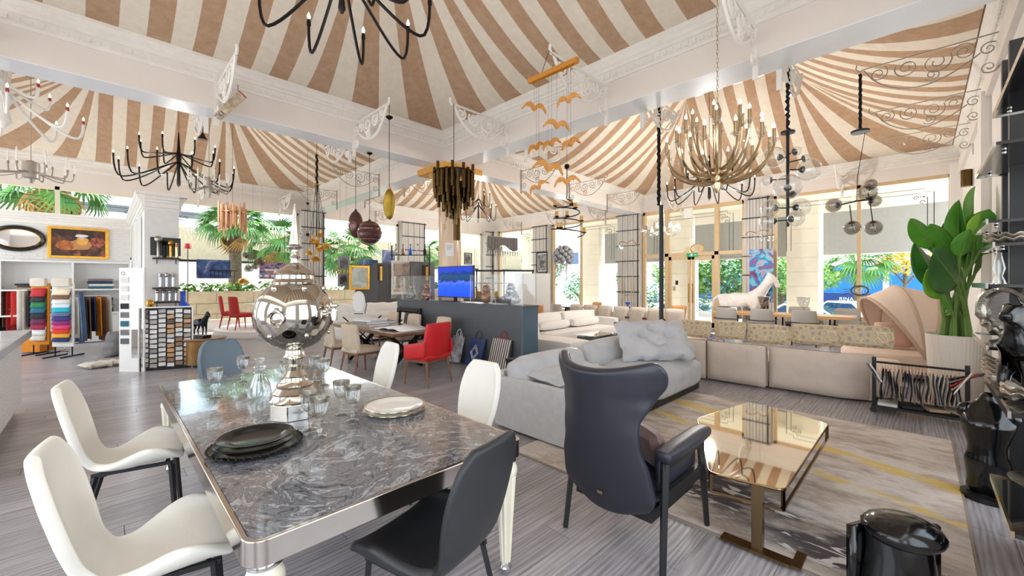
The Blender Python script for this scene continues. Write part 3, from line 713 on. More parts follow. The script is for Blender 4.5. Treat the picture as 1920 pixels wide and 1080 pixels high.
# ---- rug
def rug_mat():
    m = bpy.data.materials.new('rug_pile'); m.use_nodes = True; nt = m.node_tree; b = nt.nodes['Principled BSDF']
    geo = nt.nodes.new('ShaderNodeNewGeometry')
    mp = nt.nodes.new('ShaderNodeMapping'); mp.inputs['Scale'].default_value = (1.6, .62, 1); mp.inputs['Rotation'].default_value = (0, 0, math.radians(20)); nt.links.new(geo.outputs['Position'], mp.inputs[0])
    def noise(s, d, r_=.6, dist=0, v=mp.outputs[0]):
        n_ = nt.nodes.new('ShaderNodeTexNoise'); n_.inputs['Scale'].default_value = s; n_.inputs['Detail'].default_value = d; n_.inputs['Roughness'].default_value = r_; n_.inputs['Distortion'].default_value = dist; nt.links.new(v, n_.inputs['Vector']); return n_.outputs['Fac']
    def ramp(f, els):
        r = nt.nodes.new('ShaderNodeValToRGB'); e = r.color_ramp.elements; e[0].position, e[0].color = els[0]; e[1].position, e[1].color = els[-1]
        for p, c in els[1:-1]: x = e.new(p); x.color = c
        nt.links.new(f, r.inputs[0]); return r.outputs[0]
    def mix(f, a, c):
        x = nt.nodes.new('ShaderNodeMix'); x.data_type = 'RGBA'; nt.links.new(f, x.inputs[0]); nt.links.new(a, x.inputs[6])
        if isinstance(c, tuple): x.inputs[7].default_value = c
        else: nt.links.new(c, x.inputs[7])
        return x.outputs[2]
    W_, K_ = (1, 1, 1, 1), (0, 0, 0, 1)
    base = ramp(noise(2.6, 10, .72), [(.30, rgb(146, 128, 112)), (.45, rgb(186, 172, 160)), (.55, rgb(212, 202, 194)), (.7, rgb(176, 162, 154))])
    sp = nt.nodes.new('ShaderNodeSeparateXYZ'); nt.links.new(geo.outputs['Position'], sp.inputs[0])
    def band(c, w, ax=0, wob=.5):
        # soft stripe across x = c, wandering with noise
        ad = nt.nodes.new('ShaderNodeMath'); ad.operation = 'MULTIPLY_ADD'; ad.inputs[1].default_value = wob; nt.links.new(noise(2.2, 8, .7), ad.inputs[0]); nt.links.new(sp.outputs[ax], ad.inputs[2])
        sk = nt.nodes.new('ShaderNodeMath'); sk.operation = 'MULTIPLY_ADD'; sk.inputs[1].default_value = -.35; nt.links.new(sp.outputs[1], sk.inputs[0]); nt.links.new(ad.outputs[0], sk.inputs[2])
        su = nt.nodes.new('ShaderNodeMath'); su.operation = 'SUBTRACT'; su.inputs[1].default_value = c+wob*.5; nt.links.new(sk.outputs[0], su.inputs[0])
        ab = nt.nodes.new('ShaderNodeMath'); ab.operation = 'ABSOLUTE'; nt.links.new(su.outputs[0], ab.inputs[0])
        return ramp(ab.outputs[0], [(w*.5, W_), (w, K_)])
    def mul(a, b_):
        x = nt.nodes.new('ShaderNodeMix'); x.data_type = 'RGBA'; x.blend_type = 'MULTIPLY'; x.inputs[0].default_value = 1; nt.links.new(a, x.inputs[6]); nt.links.new(b_, x.inputs[7]); return x.outputs[2]
    c1 = mix(mul(band(3.05, .42), ramp(noise(3, 6), [(.35, K_), (.5, W_)])), base, rgb(92, 84, 86))
    c2 = mix(mul(band(3.0, .40, 0, .6), ramp(noise(6, 3, .6, .8), [(.56, K_), (.6, W_)])), c1, rgb(222, 216, 212))
    yel = rgb(214, 186, 112)
    c3 = mix(mul(band(4.75, .13, 0, .25), ramp(noise(7, 6), [(.38, K_), (.5, W_)])), c2, yel)
    c4 = mix(mul(band(4.1, .07, 0, .2), ramp(noise(7, 6), [(.4, K_), (.52, W_)])), c3, yel)
    nt.links.new(c4, b.inputs['Base Color']); b.inputs['Roughness'].default_value = .9; b.inputs['Specular IOR Level'].default_value = .1
    bp = nt.nodes.new('ShaderNodeBump'); bp.inputs['Strength'].default_value = .3; bp.inputs['Distance'].default_value = .01; nt.links.new(noise(220, 2, .5, 0, geo.outputs['Position']), bp.inputs['Height']); nt.links.new(bp.outputs[0], b.inputs['Normal'])
    M['rug_pile'] = m
rug_mat(); mat('rug_edge', rgb(150, 136, 122), .9)
t = thing('area_rug', 'abstract grey and beige area rug with yellow streaks under the mirrored coffee table', 'rug', (4.47, 1.28, 0))
obj('pile', MB().box(-1.67, 1.67, -1.5, 1.5, .001, .016), 'rug_pile', t, smooth=False)
obj('bound_edge', MB().box(-1.685, -1.67, -1.515, 1.515, .001, .013).box(1.67, 1.685, -1.515, 1.515, .001, .013).box(-1.67, 1.67, -1.515, -1.5, .001, .013).box(-1.67, 1.67, 1.5, 1.515, .001, .013), 'rug_edge', t, smooth=False)

# ---- coffee table
mat('bronze_mirror', rgb(212, 203, 186), .03, metal=1); mat('bronze_frame', rgb(120, 98, 70), .2, metal=1)
t = thing('coffee_table', 'low bronze-mirrored coffee table with angular top and slim metal foot', 'coffee table', (3.7, .95, 0))
pts = [PZ(*q, .43) for q in ((1330, 884), (1470, 918), (1553, 794), (1408, 752), (1308, 784))]
P2 = [(p.x-3.7, p.y-.95) for p in pts]
def round_poly(P, r=.05, n=4):
    out = []; N = len(P)
    for i in range(N):
        a, b_, c = Vector(P[i-1]), Vector(P[i]), Vector(P[(i+1) % N]); u = (a-b_).normalized(); w = (c-b_).normalized()
        p0, p1 = b_+u*r, b_+w*r
        for k in range(n+1):
            s_ = k/n; out.append(tuple(p0*(1-s_)**2+b_*2*s_*(1-s_)+p1*s_**2))
    return out
RP = round_poly(P2)
obj('top', MB().prism(RP, .418, .43), 'bronze_mirror', t, smooth=False)
obj('rim', MB().tube([(p[0], p[1], .422) for p in RP], .009, 6, closed=True), 'bronze_frame', t)
fr = MB()
P3 = [Vector((p[0]*.98, p[1]*.98, .30)) for p in P2]
fr.tube([P3[0], P3[1], P3[2]], .012, 4)
for i in (0, 1, 2): fr.tube([P3[i], Vector((P2[i][0]*.98, P2[i][1]*.98, .42))], .012, 4)
obj('side_frame', fr, 'bronze_frame', t, smooth=False)
ft = PZ(1420, 1040, 0)-Vector((3.7, .95, 0))
obj('post', MB().box(ft.x-.012, ft.x+.03, ft.y-.03, ft.y+.03, .017, .42), 'bronze_frame', t, smooth=False)
obj('post', MB().box(.55, .59, .05, .11, .017, .42), 'bronze_frame', t, smooth=False)
obj('base_bar', MB().box(ft.x-.03, ft.x+.05, ft.y-.17, ft.y+.2, .017, .031).box(ft.x-.02, ft.x+.16, ft.y-.22, ft.y-.17, .017, .031), 'bronze_frame', t, smooth=False)
obj('base_bar', MB().box(.53, .61, -.15, .3, .017, .031), 'bronze_frame', t, smooth=False)

# ---- grey sofa
mat('grey_linen', rgb(196, 194, 193), .8, var=.06, vs=14, bump=.15, bs=200, stretch=(1, 1, 1)); mat('grey_suede', rgb(188, 187, 188), .85, var=.1, vs=5, bump=.2, bs=25, sheen=.2)
t = thing('grey_sofa', 'long pale grey upholstered sofa behind the navy wing chair', 'sofa', (4.8, 2.88, 0))
obj('end_panel', MB().soft(-1.62, .0, .305, .10, 1.10, .56, .03, 5), 'grey_linen', t)
obj('back_panel', MB().soft(.05, .52, .33, 3.3, .12, .62, .04, 5), 'grey_linen', t)
def slump(q): return (q.x, q.y, q.z-.03*max(0, -q.y)/.5)
obj('seat_cushion', MB().soft(-.75, -.06, .32, 1.66, 1.02, .40, .12, 8, puff=.02, fn=slump), 'grey_suede', t)
obj('seat_cushion', MB().soft(.83, -.06, .32, 1.6, 1.04, .40, .14, 8, puff=.02, fn=slump), 'grey_suede', t)
obj('plinth', MB().box(-1.6, 1.6, -.5, .5, .03, .14), 'black_satin', t, smooth=False)
obj('back_cushion', MB().at(-.95, .33, .60, 0, -.35).soft(0, 0, 0, 1.3, .26, .36, .12, 8, puff=.02), 'grey_suede', t)
obj('back_cushion', MB().at(.5, .36, .62, 0, -.35).soft(0, 0, 0, 1.4, .26, .38, .12, 8, puff=.02), 'grey_suede', t)
obj('arm_cushion', MB().at(1.44, -.1, .58, 0, 0, .25).soft(0, 0, 0, .3, .75, .34, .12, 8), 'grey_suede', t)
def tuft(m, w, h, th, buttons=()):
    for sg in (-1, 1):
        def fn(u, v):
            a, b_ = u*2-1, v*2-1; e = max(0, (1-a**6)*(1-b_**6))**.5
            d = sum(.085*math.exp(-((a-p)**2+(b_-q)**2)/.02) for p, q in buttons)
            rk = .016*math.sin(9*a+3*b_)*math.cos(5*b_-2*a)+.008*math.sin(17*a-11*b_)
            return (a*w/2+rk, sg*(th/2*e-d*e+rk*e), b_*h/2+rk)
        m.surf(fn, 20, 20)
    return m
tag(obj('tufted_cushion', tuft(MB().at(5.62, 2.72, .80, -.62, -.62, 0), 1.08, .62, .22, ((-.35, .1), (.35, .1), (0, -.3), (0, .45))), 'grey_suede'), 'slouchy button-tufted grey cushion lying on the right end of the grey sofa', 'cushion')
tag(obj('flap_cushion', tuft(MB().at(3.9, 3.02, .585, .1, -1.45), 1.15, .62, .10), 'grey_suede'), 'flat grey cushion with a loose flap on the left end of the grey sofa', 'cushion')
# ================================================================ scroll brackets
def spiral(cx, cz, r, a0, turns, d=1, n=22, r1=.18):
    return [(cx+r*(1-(1-r1)*k/n)*math.cos(a0+d*2*pi*turns*k/n), 0, cz+r*(1-(1-r1)*k/n)*math.sin(a0+d*2*pi*turns*k/n)) for k in range(n+1)]
def bracket_proto(rad, mt, L=1.3, seg=5):
    t = thing('scroll_bracket', 'x', 'bracket', (0, 0, 0), 0, 'wrought iron scroll brackets')
    obj('wall_plate', MB().box(-.012, .012, -.03, .03, -.62, .05), mt, t, smooth=False)
    obj('top_bar', MB().tube([(0, 0, 0), (L*.5, 0, .0), (L, 0, 0)], rad, seg).tube([(L, 0, 0), (L+.05, 0, -.02), (L+.09, 0, .03), (L+.08, 0, .09)], rad, seg), mt, t)
    arc = [(L*(1-k/14)+.0, 0, -.44*math.sin(pi*(k/14)**.85)**.8 if 0 < k < 14 else -.02) for k in range(15)]
    obj('lower_arc', MB().tube([(p[0], 0, p[2]) for p in arc[:13]], rad*1.15, seg), mt, t)
    for (cx, cz, r, a0, tn, d) in ((L*.88, -.12, .105, 2.2, 1.6, 1), (L*.66, -.14, .125, .6, 1.7, -1), (L*.44, -.17, .15, 2.6, 1.7, 1), (L*.47, -.32, .085, -.5, 1.5, -1), (L*.25, -.13, .115, .4, 1.6, 1), (L*.09, -.17, .09, 3.1, 1.5, -1), (L*.09, -.40, .085, 3.1, 1.5, 1)):
        obj('scroll', MB().tube(spiral(cx, cz, r, a0, tn, d), rad*.9, seg), mt, t)
    return t
heavy = bracket_proto(.021, 'iron_white'); thin = bracket_proto(.009, 'iron_silver', seg=4)
ZBK = 4.72
spots = [(5.6, 1.42, pi, 'heavy', 'white scroll bracket on the right beam, nearest the right shelf unit'),
         (5.6, 3.5, pi, 'heavy', 'white scroll bracket holding the wooden bat mobile'),
         (5.6, 5.72, pi, 'heavy', 'white scroll bracket holding the bronze tube chandelier'),
         (3.47, YB0, -pi/2, 'heavy', 'white scroll bracket holding the gold capsule pendant'),
         (1.26, YB0, -pi/2, 'heavy', 'white scroll bracket above the hanging crystal plaque, left beam'),
         (-.95, YB0, -pi/2, 'heavy', 'white scroll bracket at the far left end of the left beam'),
         (XB1, 1.28, 0, 'heavy', 'white scroll bracket holding the black globe cluster chain'),
         (XB1, 3.16, 0, 'heavy', 'white scroll bracket holding the long black cord, back of right beam'),
         (XB1, 5.72, 0, 'heavy', 'white scroll bracket behind the lower wooden bats'),
         (7.8, YS, pi/2, 'thin', 'thin silver scroll bracket on the side wall, largest and nearest'),
         (9.9, YS, pi/2, 'thin', 'thin silver scroll bracket on the side wall, middle of three'),
         (11.85, YS, pi/2, 'thin', 'thin silver scroll bracket on the side wall, lowest and farthest'),
         (1.2, YB1, pi/2, 'heavy', 'white scroll bracket behind the left beam near the small brass bell'),
         (-1.0, YB1, pi/2, 'heavy', 'white scroll bracket behind the left beam over the red cup chandelier'),
         (3.6, YB1, pi/2, 'heavy', 'white scroll bracket behind the left beam above the brown globes'),
         (5.6, 11.0, pi, 'thin', 'thin scroll bracket on the far beam above the brass bells, nearer one'),
         (5.6, 14.0, pi, 'thin', 'thin scroll bracket on the far beam above the brass bells, farther one'),
         (8.2, YB0, -pi/2, 'thin', 'thin scroll bracket on the far cross beam beside the lowest bat'),
         (10.4, YB0, -pi/2, 'thin', 'thin scroll bracket on the far cross beam right of the candle spiral stem'),
         (12.6, YB0, -pi/2, 'thin', 'thin scroll bracket on the far cross beam nearest the entrance'),
         (XB1, 10.5, 0, 'thin', 'thin scroll bracket left of the marble column in the back bay'),
         (XB1, 13.0, 0, 'thin', 'thin scroll bracket in the back bay left of the gold capsule pendant'),
         (XW, 1.62, pi, 'heavy', 'white scroll bracket over the right window, seen end on'),
         (XW, 4.0, pi, 'heavy', 'white scroll bracket over the ribbed pillar beside the entrance'),
         (XW, 6.3, pi, 'heavy', 'white scroll bracket over the entrance doors'),
         (XW, 9.6, pi, 'thin', 'thin scroll bracket over the blinds behind the candle spiral'),
         (XW, 11.8, pi, 'thin', 'thin scroll bracket over the framed photograph pillar'),
         (XW, 14.6, pi, 'thin', 'thin scroll bracket over the fringed shade in the back corner'),
         (2.2, YW, -pi/2, 'heavy', 'white scroll bracket on the left wall over the palm window, left'),
         (4.6, YW, -pi/2, 'heavy', 'white scroll bracket on the left wall over the palm window, right'),
         (8.4, YW, -pi/2, 'thin', 'thin scroll bracket on the left wall above the palm behind the globes')]
fh = ft_ = True
for (x, y, rz, kd, lb) in spots:
    src = heavy if kd == 'heavy' else thin
    if src.get('label') == 'x': src['label'] = lb; src.location = (x, y, ZBK); src.rotation_euler = (0, 0, rz)
    else: copy_tree(src, lb, (x, y, ZBK), rz)

# ================================================================ chandeliers
mat('cord_black', rgb(14, 13, 13), .9, bump=.6, bs=80)
def fill_light(parent, z, power, r=.12, col=(1, .96, .92)):  # added fill light placed at a chandelier to brighten its bay
    l = bpy.data.lights.new('fill_light', 'POINT'); l.energy = power; l.shadow_soft_size = r; l.color = col
    o = bpy.data.objects.new('fill_light', l); link(o, parent); o.location = (0, 0, z); return o
def chain(z0, z1, r=.012, step=.05):
    m = MB(); n = max(1, int((z1-z0)/step))
    for k in range(n):
        z = z0+(k+.5)*(z1-z0)/n; h = (z1-z0)/n*.62; a = (k % 2)*pi/2
        m.tube([(r*math.cos(b)*math.cos(a), r*math.cos(b)*math.sin(a), z+h*math.sin(b)) for b in [i*pi/4 for i in range(8)]], .003, 4, closed=True)
    return m
def arm_chandelier(name, label, loc, tiers, mt, zt, hub, bulb='flame', cup=None, rad=.011, cable='chain', light=0, shade=None, body=None, candle_m='candle', shape=None):
    """tiers: (count, radius, start z, dip z, end z, phase); z relative to loc; zt top of the chain"""
    t = thing(name, label, 'chandelier', loc)
    if light != 'bracket' and cable: zt = hang_z(loc[0], loc[1])-loc[2]
    obj('stem', MB().lathe(hub, 14), body or mt, t)
    ztop = max(h[1] for h in hub)
    if cable == 'chain': obj('chain', chain(ztop, zt), mt, t, kind='stuff')
    elif cable: obj('cable', MB().tube([(0, 0, ztop), (0, 0, zt)], .006 if cable == 'cable' else .02, 6), 'cord_black' if cable != 'cable' else mt, t)
    if zt > ztop: obj('ceiling_hook', MB().lathe([(.0, zt-.02), (.03, zt-.015), (.035, zt), (.0, zt+.01)], 12), mt, t)
    am = {}
    for ti, (n, r, z0, zd, z1, ph) in enumerate(tiers):
        pts = [(.02, 0, z0)]
        for k in range(1, 13):
            s_ = k/12; x = .02+(r-.02)*math.sin(s_*pi/2)**.9
            z = z0+(zd-z0)*math.sin(min(1, s_*1.45)*pi/2) if s_ < .69 else zd+(z1-zd)*((s_-.69)/.31)**1.8
            if shape == 'tulip': x = .03+(r-.03)*math.sin(s_*pi/2); z = z0+(zd-z0)*s_+(z1-zd)*(1-math.cos(s_*pi/2))
            pts.append((x, 0, z))
        a_me = MB().tube(pts, rad, 5).mesh(True); a_me.materials.append(M[mt])
        c_me = MB().at(r, 0, z1).lathe([(.006, -.03), (.018, -.02), (.02, .0), (.016, .035), (.012, .04)], 10)
        c_me = c_me.mesh(True); c_me.materials.append(M[cup or mt])
        if bulb == 'flame': b_me = MB().at(r, 0, z1+.04).lathe([(.008, 0), (.017, .02), (.016, .035), (.007, .06), (0, .075)], 10)
        elif bulb == 'candle': b_me = MB().at(r, 0, z1+.03).lathe([(.014, 0), (.014, .22), (.004, .235), (0, .27)], 10)
        elif bulb == 'sleeve': b_me = MB().at(r, 0, z1+.13).lathe([(.008, 0), (.017, .02), (.016, .035), (.007, .06), (0, .075)], 10)
        elif bulb == 'shade': b_me = MB().at(r, 0, z1+.06).lathe([(.085, 0), (.055, .15)], 16, cap=False)
        else: b_me = None
        if b_me: b_me = b_me.mesh(True); b_me.materials.append(M[{'flame': 'bulb', 'candle': candle_m, 'sleeve': 'bulb', 'shade': shade or 'candle'}[bulb]])
        if bulb == 'sleeve':
            s_me = MB().at(r, 0, z1+.02).lathe([(.018, 0), (.018, .11)], 10).mesh(True); s_me.materials.append(M['champagne'])
            q_me = MB().at(r, 0, z1).lathe([(.012, -.02), (.05, .005), (.045, .02), (.015, .015)], 10).mesh(True); q_me.materials.append(M['clear_glass'])
        for k in range(n):
            a = ph+2*pi*k/n
            ar = bpy.data.objects.new('arm', a_me); link(ar, t); ar.rotation_euler = (0, 0, a)
            cu = bpy.data.objects.new('cup', c_me); link(cu, ar)
            if b_me: bb = bpy.data.objects.new('bulb' if bulb in ('flame', 'sleeve') else ('candle' if bulb == 'candle' else 'lamp_shade'), b_me); link(bb, ar)
            if bulb == 'sleeve':
                o = bpy.data.objects.new('sleeve', s_me); link(o, ar); o = bpy.data.objects.new('glass_dish', q_me); link(o, ar)
    if isinstance(light, tuple): fill_light(t, light[1], light[0])
    return t
hub1 = [(.01, -.28), (.03, -.24), (.02, -.15), (.035, -.05), (.03, .05), (.02, .3), (.03, .34), (.012, .5)]
# near black one at the top of the frame
q = at_px(641, 3.40); arm_chandelier('iron_chandelier', 'black iron candle chandelier cut off by the top of the picture', (q[0], q[1], 4.15), [(9, .72, .1, -.36, -.05, .2), (6, .45, .5, .05, .3, .5)], 'dark_iron', ZT-4.15, hub1, rad=.014)
q = at_px(335, 9.72); arm_chandelier('iron_chandelier', 'black two-tier iron chandelier hanging left of center over the sample wall', (q[0], q[1], 4.25), [(12, 1.12, .25, -.28, .16, .1), (8, .74, .45, .3, .62, .3)], 'dark_iron', ZT-4.25, [(.01, -.35), (.04, -.28), (.03, .1), (.05, .35), (.03, .6), (.012, .95)], rad=.016, light=(50, -.5))
q = at_px(1330, 10.3); arm_chandelier('iron_chandelier', 'black iron chandelier hanging low behind the champagne chandelier', (q[0], q[1], 4.05), [(10, 1.0, .3, -.3, .1, .1), (6, .6, .4, .2, .45, .3)], 'dark_iron', ZT-4.05, [(.01, -.35), (.04, -.28), (.03, .1), (.05, .35), (.03, .6), (.012, .8)], rad=.015, light=(170, -.6))
q = at_px(897, 16.2); arm_chandelier('iron_chandelier', 'thin black iron chandelier in the back bay right of the column', (q[0], q[1], 4.2), [(8, .7, .5, -.1, .45, .1), (6, .45, .75, .4, .95, .3)], 'dark_iron', ZT-4.2, [(.01, -.05), (.04, 0), (.03, .3), (.012, .9)], rad=.014, light=(170, -.4))
q = at_px(58, 8.0); arm_chandelier('candle_chandelier', 'silver chandelier with tall white candles at the left edge', (q[0], q[1], 3.68), [(10, .58, .12, .02, .16, .1), (5, .3, .14, .08, .26, .4)], 'iron_silver', ZT-3.68, [(.03, -.1), (.06, -.02), (.12, .0), (.12, .3), (.03, .34)], bulb='candle', cable='cable', rad=.012)
q = at_px(392, 8.3); arm_chandelier('candle_chandelier', 'small white candle chandelier hanging right below the black two-tier one', (q[0], q[1], 3.48), [(8, .34, .1, .0, .14, .1)], 'iron_silver', ZT-3.48, [(.02, -.12), (.05, -.02), (.04, .2), (.02, .3)], bulb='candle', cable='cable', rad=.01)
# red cups, white arms
q = at_px(6, 6.0); mat('cup_red', rgb(176, 44, 50), .2, coat=.4); mat('amber_candle', rgb(222, 178, 92), .4)
arm_chandelier('glass_chandelier', 'white glass chandelier with red cups and amber candles, upper left corner', (q[0], q[1], 4.1), [(8, .82, .35, -.15, .12, .15), (5, .5, .45, .25, .42, .5)], 'white_paint', ZC+.5-4.1, [(.02, -.2), (.09, -.1), (.05, .1), (.11, .25), (.04, .5), (.02, .7)], bulb='flame', cup='cup_red', rad=.02)
# champagne
q = at_px(1345, 4.75)
arm_chandelier('champagne_chandelier', 'large champagne metal chandelier with many curved arms and candle sleeves', (q[0], q[1], 3.0), [(12, .56, -.2, -.3, .16, .1), (8, .44, -.12, -.2, .34, .3), (6, .28, -.05, -.1, .46, .2)], 'champagne', ZBK-3.0+.3, [(.015, -.33), (.05, -.25), (.03, -.1), (.05, .1), (.035, .5), (.045, .62), (.015, .72)], bulb='sleeve', rad=.015, shape='tulip', light='bracket')
# glass chandelier with grey shades near the entrance
mat('shade_grey', rgb(190, 176, 162), .8)
q = at_px(1238, 12.0)
arm_chandelier('shade_chandelier', 'glass chandelier with small grey lamp shades in front of the entrance', (q[0], q[1], 3.05), [(8, .48, .1, -.04, .06, .2)], 'clear_glass', 5.0-3.05, [(.01, -.22), (.06, -.12), (.03, -.05), (.07, .05), (.03, .2), (.05, .3), (.02, .55)], bulb='shade', shade='shade_grey', cable='cable', rad=.022, light=(50, -.3))

# ---- spiral candle fixture
q = at_px(1063, 9.0)
t = thing('candle_spiral', 'black iron spiral candle fixture with amber candle cups', 'chandelier', (q[0], q[1], 2.66))
n = 90; H_ = .82
def spx(k): f = k/n; r = .38-.16*f if f < .9 else .22*(1-f)*6; return (max(.02, r)*math.cos(-7.2*pi*f*.95), max(.02, r)*math.sin(-7.2*pi*f*.95), f*H_)
obj('spiral', MB().tube([spx(k) for k in range(n+1)], .013, 5), 'dark_iron', t)
obj('stem', MB().tube([spx(n), (0, 0, H_+.1), (0, 0, H_+.65)], .01, 6).tube([(0, 0, H_+.65), (0, 0, hang_z(q[0], q[1])-2.66)], .004, 4).at(0, 0, H_+.65).lathe([(.015, 0), (.06, .04), (.05, .1), (.0, .11)], 12), 'dark_iron', t)
mat('amber_cup', rgb(226, 176, 96), .4)
for k in (4, 12, 21, 31, 40, 50, 60, 69, 78):
    p = spx(k); cu = obj('candle_cup', MB().at(p[0], p[1], p[2]+.01).lathe([(.02, 0), (.055, .02), (.05, .03)], 12), 'dark_iron', t)
    obj('candle', MB().at(p[0], p[1], p[2]+.03).lathe([(.042, 0), (.042, .11), (.036, .11), (.03, .1)], 14), 'amber_cup', cu)

# ---- bat mobile
mat('bat_wood', rgb(206, 138, 52), .45, var=.2, vs=20, stretch=(1, 6, 1))
bx = Vector((4.2, 3.5, 4.30))
t = thing('mobile_bar', 'carved wooden bar from which the wooden bats hang on threads', 'mobile', (0, 0, 0))
b0 = PD(992, 153, 5.3); b1 = PD(1084, 110, 5.3); b1.z = b0.z = (b0.z+b1.z)/2
b0 = PD(992, 153, 5.55); b1 = PD(1084, 112, 5.0); zz = (b0.z+b1.z)/2; b0.z = b1.z = zz
dv = (b1-b0).normalized()
obj('bar', MB().tube([b0, b1], .045, 4), 'bat_wood', t, smooth=False, bev=.006)
obj('ring_row', MB().add([], []).tube([b0+dv*.05+Vector((0, 0, -.04)), b1-dv*.05+Vector((0, 0, -.04))], .012, 5), 'gold', t)
obj('hanger', MB().tube([b0+dv*.2, bx+Vector((0, 0, .42)), b1-dv*.2], .005, 4), 'dark_iron', t)
def bat_mesh(s, fold):
    # gull-winged outline: pairs of upper and lower edge points, scalloped below
    m = MB(); n = 24; vv = []
    for k in range(n+1):
        x = -1+2*k/n; ax = abs(x)
        c = .34*math.sin(pi*min(1, ax*1.02))**.8-.18*ax**3
        h = .10+.20*(1-ax)**.7+.05*abs(math.sin(x*9))+(.06 if ax < .06 else 0)
        up = c+h*.45; lo = c-h*(.75+.25*abs(math.sin(x*10)))
        for e in (-.02, .02): vv += [(x*s, e, up*s), (x*s, e, lo*s)]
    ff = []
    for k in range(n):
        o = k*4; p = o+4
        ff += [(o, p, p+1, o+1), (o+2, o+3, p+3, p+2), (o, o+2, p+2, p), (o+1, p+1, p+3, o+3)]
    ff += [(0, 1, 3, 2), (n*4, n*4+2, n*4+3, n*4+1)]
    return m.add(vv, ff)
bats = [(1002, 203, .16, .1, .5, 'highest bat on the left'), (1066, 188, .15, -.25, -.6, 'highest bat on the right, thin and tilted'), (1044, 236, .165, .1, .4, 'bat alone in the second row'),
        (1006, 277, .13, -.45, .8, 'small bat at left of the row of three'), (1034, 270, .13, -.45, .8, 'small bat in the middle of the row of three'), (1070, 270, .13, -.45, .9, 'small bat at right of the row of three'),
        (1028, 316, .2, .22, .2, 'largest and widest bat below the row of three'), (1063, 341, .16, -.15, -.4, 'lowest bat on the right'), (1010, 351, .14, -.5, -.6, 'lowest bat on the left, tilted')]
for i, (px, py, s_, tilt, yaw, lb) in enumerate(bats):
    p = PD(px, py, 5.55-(px-992)/92*.55)
    t = thing('wooden_bat', 'carved wooden bat, '+lb, 'ornament', p, -pi/4, 'wooden bats of the mobile')
    o = obj('body', bat_mesh(s_*1.05, .5), 'bat_wood', t, smooth=False, bev=.004); o.rotation_euler = (.25, tilt, yaw*.4)
    obj('thread', MB().tube([(0, 0, .03), (0, 0, zz-p.z-.03)], .0015, 3), 'cord_black', t)

# ---- bronze tube chandelier before the capital
mat('bronze_tube', rgb(92, 74, 42), .22, metal=.95)
q = at_px(851, 7.05)
t = thing('tube_chandelier', 'dark bronze chandelier of hanging metal tubes before the gilded capital', 'chandelier', (q[0], q[1], 0))
zc_ = hz(345, 7.05); tube_me = {}
tm = [MB().lathe([(.027, -l/2), (.027, l/2)], 8).mesh(True) for l in (.42, .34, .26)]
for m_ in tm: m_.materials.append(M['bronze_tube'])
for ri, (nr, rr, zo, li) in enumerate(((22, .33, .02, 0), (18, .26, -.12, 0), (14, .19, -.22, 1), (9, .12, -.34, 1), (5, .06, -.44, 1))):
    for k in range(nr):
        a = 2*pi*k/nr+ri*.2; o = bpy.data.objects.new('tube', tm[li]); link(o, t); o.location = (rr*math.cos(a), rr*math.sin(a), zc_+zo+.1*math.sin(k*2.4+ri))
obj('plate', MB().at(0, 0, zc_+.2).lathe([(.36, -.02), (.36, 0), (.02, .03), (.02, .06)], 24), 'bronze_dark', t)
obj('cable', MB().tube([(0, 0, zc_+.25), (0, 0, ZBK)], .006, 5), 'cord_black', t)
obj('long_tube', MB().box(.02, .10, -.04, .04, hz(450, 7.05), zc_-.2), 'bronze_tube', t, smooth=False)

# ---- pendants
mat('pendant_brown', rgb(96, 62, 58), .2, metal=.5, coat=.4); mat('pendant_gold', rgb(176, 146, 60), .25, metal=.9, bump=.3, bs=40, stretch=(1, 1, 12))
def pendant(name, label, px, py, d, r, rz_, mt, ztop, canopy=None, bands=0, capm='dark_iron'):
    q = at_px(px, d, py); t = thing(name, label, 'pendant lamp', (q[0], q[1], q[2]))
    nn = 20
    obj('shade', MB().lathe([(r*math.sin(pi*i/nn)*(1+.01*math.sin(i*9)*bands), -rz_*math.cos(pi*i/nn)) for i in range(1, nn)], 28), mt, t)
    for k in range(bands):
        f = -.6+1.2*k/max(1, bands-1); rb = r*math.sqrt(1-f*f)
        obj('pierced_band', MB().lathe([(rb*1.0, rz_*f-.006), (rb*1.012, rz_*f), (rb*1.0, rz_*f+.006)], 28, cap=False), 'champagne', t)
    obj('cap', MB().lathe([(.03, rz_*.97), (.03, rz_*1.08), (.008, rz_*1.12)], 10), capm, t)
    obj('cord', MB().tube([(0, 0, rz_), (0, 0, ztop-q[2])], .006, 5), 'cord_black', t)
    if canopy: obj('ceiling_cup', MB().at(0, 0, canopy-q[2]).lathe([(.02, -.03), (.06, 0), (.06, .02), (.01, .03)], 14), 'bronze_dark', t)
    return t
pendant('globe_pendant', 'large brown metal globe pendant with pierced bands', 693, 436, 8.6, .25, .25, 'pendant_brown', 5.4, hz(288, 8.6), 3)
pendant('oval_pendant', 'dark glossy oval pendant beside the brown globe', 667, 421, 9.0, .155, .30, 'pendant_brown', 5.4, hz(282, 9.0))
pendant('capsule_pendant', 'ribbed gold capsule-shaped pendant lamp', 730, 383, 7.06, .10, .265, 'pendant_gold', ZBK+.03, hz(216, 6.95), 0, 'gold')
# inner reflector of the oval pendant
q = at_px(667, 9.0, 421)
